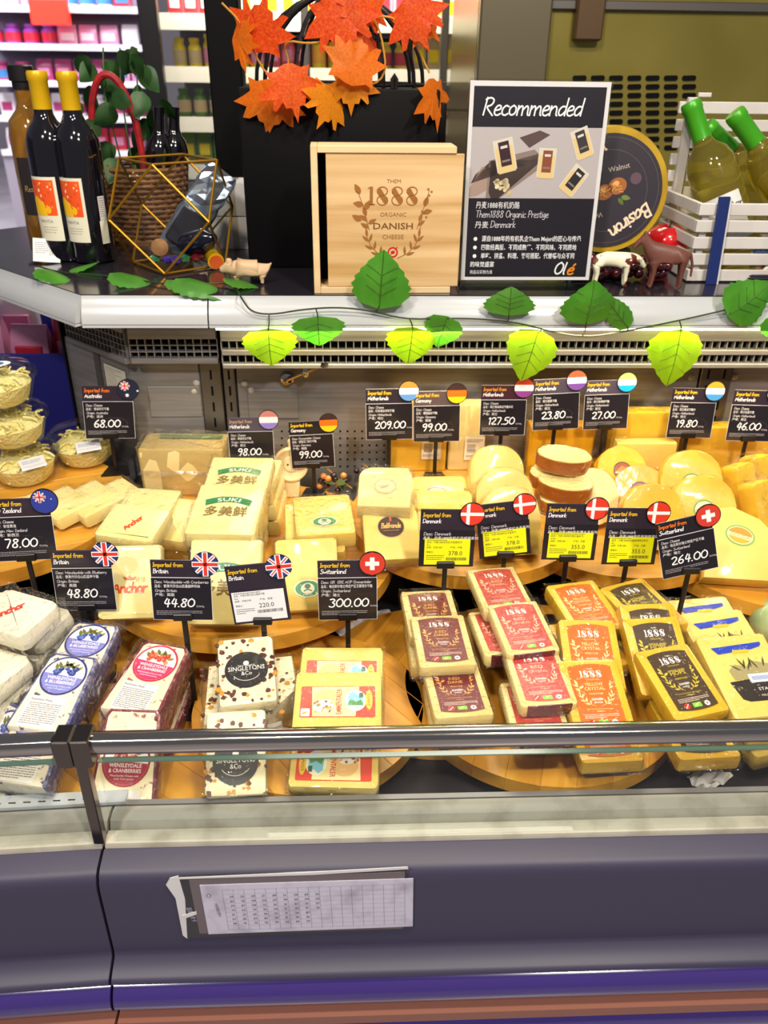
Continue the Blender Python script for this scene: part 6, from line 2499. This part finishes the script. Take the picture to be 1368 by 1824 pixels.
# ---- black planter box with wire cage and maple garland
a = P(450, 477, Z_SHELF)
bx0, bx1 = a.x - .006, a.x + .318
o = thing('cage_lantern', 'black box with a black wire birdcage dome behind the wooden box', 'bird cage', ((bx0 + bx1) / 2, a.y + .11, Z_SHELF))
hw = (bx1 - bx0) / 2
bm = bm_new()
box(bm, -hw, hw, -.11, .11, 0, .281, .004, 2)
obj('box', bm, M_BLACK, o)
bm = bm_new()
box(bm, hw - .002, hw + .012, -.105, -.09, .20, .262, .004, 2)
obj('latch', bm, M_BLACK, o)
bm = bm_new()
zc = .281
for k in range(6):
    an = PI * k / 6
    tube(bm, [((.142) * math.cos(an) * math.cos(t), .108 * math.sin(an) * math.cos(t), zc + .135 * math.sin(t)) for t in [PI * q / 18 for q in range(19)]], .0036, 6)
obj('cage_bars', bm, M_BLACKP, o)
for zz, kk in ((.004, 1.0), (.070, math.cos(math.asin(.070 / .135)))):
    bm = bm_new()
    tube(bm, [(.142 * kk * math.cos(2 * PI * q / 40), .108 * kk * math.sin(2 * PI * q / 40), zc + zz) for q in range(40)], .0030, 6, closed=True)
    obj('cage_hoop', bm, M_BLACKP, o)
bm = bm_new()
tube(bm, [(.085, -.10, .281), (.085, -.10, .294), (.088, -.10, .300), (.091, -.10, .294), (.091, -.10, .281)], .0035, 8)
obj('hook', bm, M_BLACKP, o)
LANT = o.location.copy()

o = thing('maple_garland', 'garland of orange and red artificial maple leaves draped on the wire cage', 'garland', (LANT.x, LANT.y - .12, LANT.z + .281))
GO = o.location.copy()
half = [(0, 1.0), (.13, .66), (.27, .60), (.33, .44), (.56, .64), (.66, .62), (.60, .34), (.98, .26), (.74, .04), (.54, -.10), (.72, -.40), (.40, -.36), (.16, -.46), (.03, -.50)]
M_MAP = []
for i, (c1, c2) in enumerate((('#e2401c', '#f07c22'), ('#f2921c', '#ea6a20'), ('#ea4c20', '#f48a22'), ('#f4a81c', '#ee861c'))):
    M_MAP.append(mat('maple_%d' % i, c1, .5, noise=(18, c2, .35, .72)))


def maple_mesh(seed):
    g = random.Random(seed)
    pts = [(x * g.uniform(.92, 1.08), y * g.uniform(.94, 1.06)) for x, y in half]
    full = pts + [(-x * g.uniform(.95, 1.05), y) for x, y in reversed(pts[1:-1])]
    bm = bm_new()
    cv = bm.verts.new((0, -.06, -.1))
    ring = [bm.verts.new((x, .16 * (x * x + y * y) - .06 + .03 * g.uniform(-1, 1), y)) for x, y in full]
    for k in range(len(ring)):
        bm.faces.new((cv, ring[k], ring[(k + 1) % len(ring)]))
    bmesh.ops.solidify(bm, geom=bm.faces[:], thickness=.012)
    return mesh_of(bm, 'maple_leaf', True, 60)


MAP = [maple_mesh(k) for k in range(3)]
YM = LANT.y - .125
for i, (px, py, sz, rot, mi, tx, tz, dy) in enumerate(((462, 58, 58, 20, 0, .2, -.3, 0), (484, 176, 62, 190, 1, -.2, .1, .0), (518, 148, 56, 170, 2, .1, .3, -.02), (585, 180, 50, 215, 3, .3, .5, 0),
                                                       (630, 118, 58, 15, 1, -.1, .2, -.01), (625, 150, 46, 180, 3, 0, 0, .004), (604, 26, 66, 165, 0, .1, -.2, 0), (650, 8, 50, 200, 2, .2, .4, .01),
                                                       (648, 66, 40, 190, 0, .5, .8, .02), (736, 28, 56, 150, 0, .1, -.3, .0), (752, 40, 40, 130, 1, .3, .5, .01), (772, 172, 54, 170, 1, .2, .9, .01), (430, 74, 44, 100, 1, .2, -.6, .01))):
    c = PY(px, py, YM + dy)
    me = MAP[i % 3].copy()
    me.materials.clear()
    lo = obj('maple_leaf', me, M_MAP[mi], o, c - GO, (tx, R(-rot) * -1 if False else R(rot), tz))
    s_ = sz * 1.40 / F_PX
    lo.scale = (s_, s_, s_)
bm = bm_new()
wp = [(395, 5), (430, 40), (455, 100), (480, 140), (520, 120), (500, 70), (560, 80), (610, 60), (640, 110), (610, 150), (560, 155), (640, 158), (690, 140), (680, 60), (660, 25), (720, 35), (765, 130)]
tube(bm, [PY(x, y, YM + .012) - GO for x, y in chaikin(wp, 2)], .0016, 5)
obj('twine', bm, mat('yellow_twine', '#b8862c', .6), o)

# ---- white slatted crate with white wine
a = P(1226, 503, Z_SHELF)
CX0, CY0, CW, CD = a.x - .004, a.y, .46, .165
o = thing('slatted_crate', 'white slatted wooden crate with a tall back holding wine bottles', 'crate', (CX0, CY0, Z_SHELF))
M_WHT = mat('white_paint', '#cfcac8', .55, noise=(12, '#bdb6b4', .4, .75))
for k in range(5):
    z = .002 + k * .0262
    for nm, x0, x1, y0, y1 in (('slat', 0, CW, 0, .007), ('slat', 0, .007, .008, CD)):
        bm = bm_new()
        box(bm, x0, x1, y0, y1, z, z + .0185, .001, 1)
        obj(nm, bm, M_WHT, o, smooth=False)
for k in range(10):
    z = .002 + k * .0272
    bm = bm_new()
    box(bm, 0, CW, CD + .001, CD + .008, z, z + .0185, .001, 1)
    obj('slat', bm, M_WHT, o, smooth=False)
for x in (.010, .45):
    bm = bm_new()
    box(bm, x, x + .016, CD - .010, CD, .0, .272, .001, 1)
    obj('corner_post', bm, M_WHT, o, smooth=False)
    bm = bm_new()
    box(bm, x, x + .012, .008, .018, 0, .124, .001, 1)
    obj('corner_post', bm, M_WHT, o, smooth=False)
bm = bm_new()
box(bm, .009, CW, .009, CD - .012, .001, .006)
obj('floor_board', bm, M_WHT, o, smooth=False)
bm = bm_new()
box(bm, .030, .052, CD + .001, CD + .008, .272, .279, .001, 1)
obj('hook_tab', bm, M_WHT, o, smooth=False)
M_WG = mat('white_wine_glass', '#d2c458', .03, coat=.6, trans=.9, ior=1.15)
M_GCAP = mat('green_capsule', '#3f9a1c', .35, metal=.15)


def lying(label, base, top, yawr, cap=True):
    base, top = Vector(base), Vector(top)
    d = (top - base).normalized()
    o = thing('white_wine_bottle', label, 'bottle', top - d * .298, (0, 0, 0), 'white wine bottles in the crate')
    back = (Vector((base.x * .6, 1, .55)) - d * Vector((base.x * .6, 1, .55)).dot(d)).normalized()      # side turned away from the aisle
    side = back.cross(d)
    o.rotation_euler = (Matrix((side, back, d)).transposed() @ Matrix.Rotation(R(yawr), 3, 'Z')).to_euler()
    bm = bm_new()
    lathe(bm, [(x * (1.08 if z < .22 else 1), z) for x, z in BOT_BODY], 30)
    obj('bottle', bm, M_WG, o)
    bm = bm_new()
    lathe(bm, [(.0154, .222 + .012), (.0158, .284), (.0168, .286), (.0168, .296), (.0152, .2995), (0, .2995)], 24, cap=False)
    obj('capsule', bm, M_GCAP, o)
    p = Print()
    p.rect(-34, 62, 34, 140, '#cfcfcf', 0)
    p.hand('Mar', 4, 112, 15, '#3a3a44', 1, wt=1.6)
    p.poly([(-34, 62), (-10, 62), (-2, 88), (-34, 100)], '#3f8fc8', 1)
    obj('label', bent_print(p, .0410), None, o)
    return o


lying('white wine bottle with green capsule standing steepest in the crate', PY(1300, 400, 1.430), PY(1230, 184, 1.490), 12)
lying('white wine bottle with green capsule lying lowest between two others', PY(1372, 330, 1.498), PY(1258, 226, 1.508), 20)
lying('white wine bottle with green capsule leaning towards the crate end', PY(1425, 365, 1.425), PY(1308, 202, 1.450), 10)
bm = bm_new()
c1, c2 = PY(1290, 350, 1.362), PY(1266, 505, 1.350)
o = thing('navy_stick', 'flat navy painted stick leaning on the white crate', 'stick', (c2.x, c2.y, Z_SHELF))
dv = Vector((c1.x - c2.x, 0.010, c1.z - Z_SHELF))
box(bm, -.0095, .0095, -.0025, .0025, 0, dv.length, .0006, 1)
k = obj('paddle', bm, mat('navy_paint', '#1c2c66', .4), o, smooth=False)
k.rotation_euler = dv.to_track_quat('Z', 'Y').to_euler()
bm = bm_new()
box(bm, -.0125, -.0097, -.0023, .0023, 0, dv.length - .002)
k2 = obj('white_edge', bm, M_WHT, k, smooth=False)
c = P(1352, 500, Z_SHELF)
o = thing('seaside_ornament', 'seaside ornament with gull, brown post, white lifebuoy and dark rope', 'ornament', (c.x, c.y, Z_SHELF))
bm = bm_new()
lathe(bm, [(.011, 0), (.010, .02), (.0095, .034), (0, .035)], 14)
obj('post', bm, mat('driftwood', '#7a5840', .7), o, (-.012, 0, .004))
bm = bm_new()
tube(bm, [(.0085 * math.cos(2 * PI * q / 20), 0, .0085 * math.sin(2 * PI * q / 20)) for q in range(20)], .0034, 8, closed=True)
obj('lifebuoy', bm, M_WHT, o, (.008, -.010, .016))
bm = bm_new()
for j in range(3):
    tube(bm, [(.052 * math.cos(2 * PI * q / 30) * (1 - .08 * j), .014 * math.sin(2 * PI * q / 30), .003 + .004 * j) for q in range(30)], .0026, 6, closed=True)
obj('rope', bm, mat('navy_rope', '#1a1a26', .7), o)
skin('gull', [(0, 0, .048), (.012, 0, .052), (-.016, 0, .046), (.017, 0, .062), (.018, 0, .070), (.026, 0, .069), (-.028, 0, .048)], [(0, 1), (0, 2), (1, 3), (3, 4), (4, 5), (2, 6)], [.009, .007, .007, .004, .0048, .0015, .002], M_WHT, o)
bm = bm_new()
box(bm, -.024, .008, -.0095, -.0075, .042, .053, .003, 2)
obj('gull_wing', bm, mat('slate_wing', '#2c3c5c', .5), o)

# ---- ivy garland along the ledge
def on_ledge(px, py):
    if py < 519:
        q_ = P(px, py, Z_SHELF + .004)
        if q_.y > YL + .004:
            return q_
    return PY(px, py, YL - .0205)


wp = [(66, 474), (110, 486), (160, 489), (215, 493), (270, 503), (330, 510), (385, 503), (418, 508), (432, 535), (448, 556), (482, 561), (540, 551), (600, 547), (660, 553), (720, 569), (790, 567),
      (860, 568), (930, 576), (985, 592), (1045, 601), (1105, 592), (1180, 577), (1260, 560), (1320, 545), (1375, 536), (1430, 530)]
V0 = Vector((.3, YL - .02, Z_SHELF))
o = thing('leaf_garland', 'thin dark vine of green artificial leaves trailing along the white ledge', 'garland', V0)
bm = bm_new()
tube(bm, [on_ledge(x, y) - V0 for x, y in chaikin(wp, 2)], .0013, 6)
obj('vine', bm, mat('dark_vine', '#26301c', .5), o)
M_LEAF = [mat('leaf_green', '#63b23a', .38, coat=.2, noise=(24, '#4f9a2e', .4, .7)), mat('leaf_lit', '#98b81e', .42, coat=.1, noise=(24, '#86a818', .4, .7)), mat('leaf_mid', '#66a83a', .4, coat=.2, noise=(24, '#549430', .4, .7))]  # lime tone puts the strong light on the hanging leaves into their colour
M_VEIN = mat('leaf_vein', '#3c5c1c', .5)
# stalk pixel, length and width in pixels, turn, material, lying on the shelf
LV = [(478, 588, 58, 80, 4, 1, 0), (566, 566, 46, 76, 2, 2, 0), (735, 586, 60, 72, -6, 1, 0), (796, 566, 54, 56, -16, 2, 0), (958, 592, 84, 76, -16, 1, 0), (1212, 592, 92, 86, -6, 1, 0),
      (676, 545, 88, 82, 176, 0, 0), (906, 560, 44, 74, 178, 2, 0), (1044, 574, 72, 82, 180, 0, 0), (1118, 582, 74, 34, 222, 2, 0), (1300, 560, 78, 74, 132, 0, 0), (1384, 560, 50, 50, 20, 0, 0)]
for i, (px, py, L, W, rot, mi, _) in enumerate(LV):
    s_ = 1.28 / F_PX
    me = leaf_mesh(L * s_ * 1.08, W * s_ * 1.28, 20 + i, .12 + .03 * (i % 3), serr=.05)
    c = PY(px, py, YL - .026 - .002 * (i % 3))
    lf = obj('leaf', me, M_LEAF[mi], o, c - V0, (R(-8 + 5 * (i % 4)), R(-rot), R(6 * (i % 3) - 6)))
    obj('veins', vein_mesh(L * s_ * 1.08, W * s_ * 1.08), M_VEIN, lf, (0, -.0006, 0))
    v = on_ledge(*min(chaikin(wp, 2), key=lambda q_: (q_[0] - px) ** 2 + (q_[1] - py) ** 2))
    bm = bm_new()
    tube(bm, [v - V0, (v + c) / 2 - V0 + Vector((.001, -.003, 0)), c - V0], .0011, 5)
    obj('leaf_stalk', bm, mat('dark_vine', '#26301c', .5), o)
for i, (px, py, L, W, rz, mi) in enumerate(((70, 480, 78, 34, -60, 0), (172, 468, 80, 34, 100, 0), (200, 488, 84, 52, -80, 0), (300, 500, 70, 34, -70, 2), (318, 498, 96, 56, -66, 0), (400, 498, 60, 40, -100, 0))):
    s_ = 1.42 / F_PX
    me = leaf_mesh(L * s_, W * s_ * 1.5, 40 + i, .16, serr=.05)
    c = P(px, py, Z_SHELF + .014)
    lf = obj('leaf', me, M_LEAF[mi], o, c - V0, (R(-74 if rz < 0 else -70), 0, R(-rz if rz < 0 else -rz)))

# ------------------------------------------------------------------ the store behind
bm = bm_new()
box(bm, -14, 10, 15, 15.2, 0, 3.8)
struct('wall_back', bm, mat('store_wall', '#8d8894', .6), 'grey far wall of the store')
bm = bm_new()
box(bm, -9.2, -9, -2, 15, 0, 3.8)
struct('wall_left', bm, mat('store_wall', '#8d8894', .6), 'grey side wall of the store')

# olive equipment cabinet behind the ledge
YC = 2.02
x0, x1 = PY(842, 200, YC).x, PY(1368, 200, YC).x + .45
o = thing('equipment_cabinet', 'tall olive metal equipment cabinet with rows of vent slots', 'cabinet', ((x0 + x1) / 2, YC, 0))
OX = (x0 + x1) / 2
M_OLIVE = mat('olive_metal', '#a0924a', .25, metal=.5, noise=(2.2, '#7e7436', .35, .7))
bm = bm_new()
box(bm, x0 - OX, x1 - OX, 0, .5, 0, 2.3, .004, 1)
obj('body', bm, M_OLIVE, o, smooth=False)
xs = PY(975, 60, YC).x
bm = bm_new()
box(bm, x0 - OX, xs - OX, -.03, -.001, .0, 2.3, .004, 1)
obj('side_post', bm, mat('grey_post', '#7a705c', .3, metal=.6), o, smooth=False)
bm = bm_new()
z = PY(1150, 14, YC).z
box(bm, xs - OX, x1 - OX, -.012, -.001, z - .006, z + .012, .002, 1)
obj('seam_strip', bm, M_STEEL_D, o, smooth=False)
bm = bm_new()
q = PY(1046, 30, YC)
box(bm, q.x - OX - .03, q.x - OX + .03, -.03, -.001, q.z - .045, q.z + .05, .004, 1)
obj('hinge', bm, mat('brown_hinge', '#5c4630', .4, metal=.4), o, smooth=False)
for i in range(7):
    for j in range(9):
        q = PY(1032 + i * 32.5, 139 + j * 15.5, YC)
        bm = bm_new()
        pts = []
        for k in range(12):
            t = 2 * PI * k / 12
            pts.append(((.0105 if math.cos(t) > 0 else -.0105) + .005 * math.cos(t), .0055 * math.sin(t)))
        prism(bm, pts, 0, .003, Matrix.Translation((q.x - OX, -.0002, q.z)) @ Matrix.Rotation(PI / 2, 4, 'X'))
        obj('vent_slot', bm, M_BLACK, o, smooth=False)

# black pillar beside the cage and dark frame of the cooler
c0, c1 = PY(378, 200, 1.80).x, PY(436, 200, 1.80).x
bm = bm_new()
box(bm, c0, c1, 1.80, 1.86, Z_SHELF + .001, 2.2, .003, 1)
tag(obj('black_post', bm, M_BLACK, smooth=False), 'thick black post rising behind the white cartons', 'post')
# clear acrylic box behind the sign
a, b = PY(764, 260, 1.62), PY(862, 150, 1.62)
o = thing('acrylic_box', 'cloudy clear acrylic box behind the Recommended sign', 'acrylic box', ((a.x + b.x) / 2, 1.66 + .08, Z_SHELF))
w_, h_ = (b.x - a.x) / 2, b.z - Z_SHELF
bm = bm_new()
box(bm, -w_, w_, -.04, .04, 0, h_ * .84, .002, 1)
obj('box', bm, clear_mat('cloudy_acrylic', '#c9c4b8', .12, .15), o, smooth=False)
bm = bm_new()
box(bm, -w_ - .003, w_ + .003, -.043, .043, h_ * .84 + .0005, h_, .002, 1)
obj('lid', bm, clear_mat('cloudy_acrylic', '#c9c4b8', .12, .15), o, smooth=False)

# ---- products
def pouch_mesh(w, h, d):
    bm = bm_new()
    prof = [(0, 1.0, 1.0), (.06, 1.0, 1.0), (.5, 1.02, .95), (.82, .98, .55), (.95, .97, .10), (1.0, .97, .08)]
    rows = []
    for t, a, b in prof:
        rows.append([bm.verts.new((w / 2 * a * sx, d / 2 * b * sy, h * t)) for sx, sy in ((-1, -.8), (-.6, -1), (.6, -1), (1, -.8), (1, .8), (.6, 1), (-.6, 1), (-1, .8))])
    for r0, r1 in zip(rows, rows[1:]):
        for k in range(8):
            bm.faces.new((r0[k], r0[(k + 1) % 8], r1[(k + 1) % 8], r1[k]))
    bm.faces.new(rows[0][::-1])
    bm.faces.new(rows[-1])
    return mesh_of(bm, 'pouch')


def jar_mesh(r, h):
    bm = bm_new()
    lathe(bm, [(0, 0), (r * .9, 0), (r, h * .05), (r, h * .66), (r * .7, h * .78), (r * .7, h * .84), (r * .8, h * .85), (r * .8, h * .98), (0, h)], 16)
    return mesh_of(bm, 'jar')


def band_mesh(w, h, d, pouch):
    bm = bm_new()
    if pouch:
        box(bm, -w * .36, w * .36, -d / 2 - .004, -d / 2 + .01, h * .22, h * .60, .002, 1)
    else:
        lathe(bm, [(w / 2 * 1.02, h * .15), (w / 2 * 1.02, h * .58)], 16, cap=False)
    return mesh_of(bm, 'band')


PM = {}


def product(kind, w, h, d, body, band, loc, label, group):
    key = (kind, round(w, 3), round(h, 3))
    if key not in PM:
        PM[key] = (pouch_mesh(w, h, d), band_mesh(w, h, d, True)) if kind == 'pouch' else (jar_mesh(w / 2, h), band_mesh(w, h, d, False))
    m1, m2 = (me.copy() for me in PM[key])
    m1.materials.clear()
    m2.materials.clear()
    o = thing('packet' if kind == 'pouch' else 'jar', label, 'packet' if kind == 'pouch' else 'jar', loc, (0, 0, rnd.uniform(-.15, .15)), group)
    obj('pack', m1, mat('pk_' + body[1:], body, .35, coat=.3), o)
    obj('label_band', m2, mat('pk_' + band[1:], band, .35, coat=.3), o)


CN = {'#d88ab0': 'pink', '#c02a3c': 'red', '#e6dfe6': 'white', '#8a3c9c': 'purple', '#e0a83c': 'amber', '#3c78b0': 'blue', '#a83c70': 'magenta', '#e8d020': 'yellow', '#5c8a34': 'green', '#c8b48c': 'tan'}


# gondola shelving across the aisle
def gondola(name, label, x0, x1, y, levels, cols, group, where, iw, ih, dens=.92, depth=.35):
    o = thing(name, label, 'shelving', ((x0 + x1) / 2, y, 0))
    cx = (x0 + x1) / 2
    M_SH = mat('shelf_white', '#cfc8d4', .4)
    bm = bm_new()
    box(bm, x0 - cx, x1 - cx, depth, depth + .04, 0, levels[-1] + ih * 1.5)
    obj('back_panel', bm, mat('shelf_back', '#6c6478', .6), o, smooth=False)
    bm = bm_new()
    box(bm, x0 - cx, x1 - cx, 0, depth, 0, levels[0] - .05)
    obj('plinth', bm, mat('shelf_plinth', '#9a94a0', .5), o, smooth=False)
    g = random.Random(len(name) + int(x0 * 10))
    for z in levels:
        bm = bm_new()
        box(bm, x0 - cx, x1 - cx, -.01, depth, z - .025, z - .001, .003, 1)
        s_ = obj('shelf', bm, M_SH, o, smooth=False)
        bm = bm_new()
        box(bm, x0 - cx, x1 - cx, -.018, -.0105, z - .045, z + .005)
        obj('price_rail', bm, mat('rail_white', '#e8e4ea', .35), s_, smooth=False)
        x = x0 + iw * .6
        while x < x1 - iw * .5:
            run = g.choice((2, 3, 3, 4))
            c1, c2 = g.choice(cols), g.choice(cols)
            kind = g.choice(('pouch', 'pouch', 'jar'))
            w = iw * g.uniform(.85, 1.1)
            h = ih * g.uniform(.75, 1.0)
            for _ in range(run):
                if x > x1 - iw * .5:
                    break
                product(kind, w, h, w * .45, c1, c2, (x, y + .13, z), '%s %s with %s label on %s' % (CN[c1], 'packet' if kind == 'pouch' else 'jar', CN[c2], where), group)
                x += w * 1.06 / dens
    return o


PINK = ['#d88ab0', '#c02a3c', '#e6dfe6', '#8a3c9c', '#e6dfe6', '#d88ab0', '#e0a83c', '#3c78b0', '#a83c70']
YG = 8.2
gx0, gx1 = PY(-30, 100, YG).x, PY(262, 100, YG).x
gondola('store_shelving', 'tall white store shelving with pink and red packets across the aisle', gx0, gx1, YG, [.80, 1.08, 1.36, 1.64, 1.92], PINK, 'packets on the far aisle shelving', 'the far aisle shelving', .15, .19)
# lit sign box above the shelving
a = PY(88, 22, YG - .1)
bm = bm_new()
box(bm, a.x - .16, a.x + .16, YG - .12, YG - .06, a.z - .09, a.z + .10, .01, 1)
tag(obj('red_display', bm, mat('red_glow', '#d8241c', .4, emit='#ff3a24', estr=1.6)), 'glowing red display box among the far shelving', 'display')

# glass-door cooler with yellow packs
YK = 3.3
kx0, kx1 = PY(292, 100, YK).x, PY(846, 100, YK).x
YEL = ['#e8d020', '#e6dfe6', '#e8d020', '#c8b48c', '#e0a83c', '#3c78b0', '#c02a3c', '#e8d020', '#5c8a34', '#e6dfe6', '#d88ab0']
ck = gondola('glass_door_cooler', 'tall lit cooler with glass doors and yellow packets behind the cage', kx0, kx1, YK, [1.20, 1.36, 1.52, 1.68], YEL, 'packets in the glass door cooler', 'the cooler shelves', .055, .125)
KX = (kx0 + kx1) / 2
for i, px in enumerate((274, 545, 790, 832)):
    x = PY(px, 100, YK - .2).x
    bm = bm_new()
    wd_ = (.030, .012, .012, .014)[i]
    box(bm, x - wd_ - KX, x + wd_ - KX, -.23, -.19, 0, 2.2, .003, 1)
    obj('door_frame', bm, [M_BLACKP, M_STEEL_D, M_STEEL_D, M_BLACKP][i], ck, smooth=False)
for pa_, pb_ in ((284, 540), (550, 786), (796, 828)):
    xa, xb = PY(pa_, 100, YK - .2).x, PY(pb_, 100, YK - .2).x
    bm = bm_new()
    box(bm, xa - KX, xb - KX, -.214, -.208, .3, 2.15)
    obj('glass_door', bm, clear_mat('door_glass', '#f2f2ee', .05, .04), ck, smooth=False)
bm = bm_new()
box(bm, kx0 - KX, kx1 - KX, -.16, -.12, 2.10, 2.14)
obj('cooler_lamp', bm, mat('cooler_lamp_glow', '#ffffff', emit='#fff0c8', estr=8.0), ck, smooth=False)
area('cooler_lamp_light', (KX, YK - .12, 2.08), (KX, YK + .15, .9), kx1 - kx0, 34, (1.0, .92, .66), .05)

# low chest freezer and blue bin beyond the corner of the counter
c = PY(-20, 370, 3.0)
o = thing('chest_freezer', 'white rimmed chest freezer standing behind the wine bottles', 'freezer', (c.x - .3, 3.2, 0))
bm = bm_new()
box(bm, -.7, .62, -.4, .4, 0, .86, .02, 2)
obj('body', bm, mat('freezer_grey', '#6c6668', .4), o)
for nm, x0_, x1_, y0_, y1_ in (('rim', -.72, .64, -.42, -.34), ('rim', -.72, .64, .34, .42), ('rim', .56, .64, -.338, .338), ('rim', -.72, -.64, -.338, .338)):
    bm = bm_new()
    box(bm, x0_, x1_, y0_, y1_, .862, .91, .01, 2)
    obj(nm, bm, M_WHITE, o)
bm = bm_new()
box(bm, -.62, .54, -.33, .33, .863, .868)
obj('wooden_tray', bm, M_PINE, o, smooth=False)

YB = 1.78
c = PY(40, 620, YB)
o = thing('blue_bin', 'deep blue display bin beyond the steel side panel', 'bin', (c.x, YB + .17, .55))
M_BLUE = mat('bin_blue', '#2a2a86', .4)
bw_ = .155
for nm, x0_, x1_, y0_, y1_, zt in (('side', -bw_, -bw_ + .008, -.16, .16, .50), ('side', bw_ - .008, bw_, -.16, .16, .60), ('front', -bw_, bw_, -.168, -.1605, .42), ('back', -bw_, bw_, .1605, .168, .62)):
    bm = bm_new()
    box(bm, x0_, x1_, y0_, y1_, 0, zt, .002, 1)
    obj(nm, bm, M_BLUE, o, smooth=False)
bm = bm_new()
box(bm, -bw_ + .009, bw_ - .009, -.1595, .1595, .20, .36)
obj('base', bm, M_BLUE, o, smooth=False)
bm = bm_new()
box(bm, -bw_ + .01, bw_ - .01, -.15, .15, 0, .199)
obj('stand', bm, M_BLACK, o, smooth=False)
for i, (dx, dy, c1, c2, h_) in enumerate(((-.10, -.10, '#d88ab0', '#a83c70', .13), (.0, -.11, '#d88ab0', '#c02a3c', .11), (.09, -.09, '#c02a3c', '#d88ab0', .12), (-.07, .02, '#e6dfe6', '#d88ab0', .17), (.05, .03, '#d88ab0', '#e6dfe6', .19))):
    product('pouch', .085, h_, .05, c1, c2, (c.x + dx, YB + .17 + dy, .55 + .361), '%s packet with %s label in the deep blue bin, %d cm tall' % (CN[c1], CN[c2], round(h_ * 100)), 'packets in the blue bin')
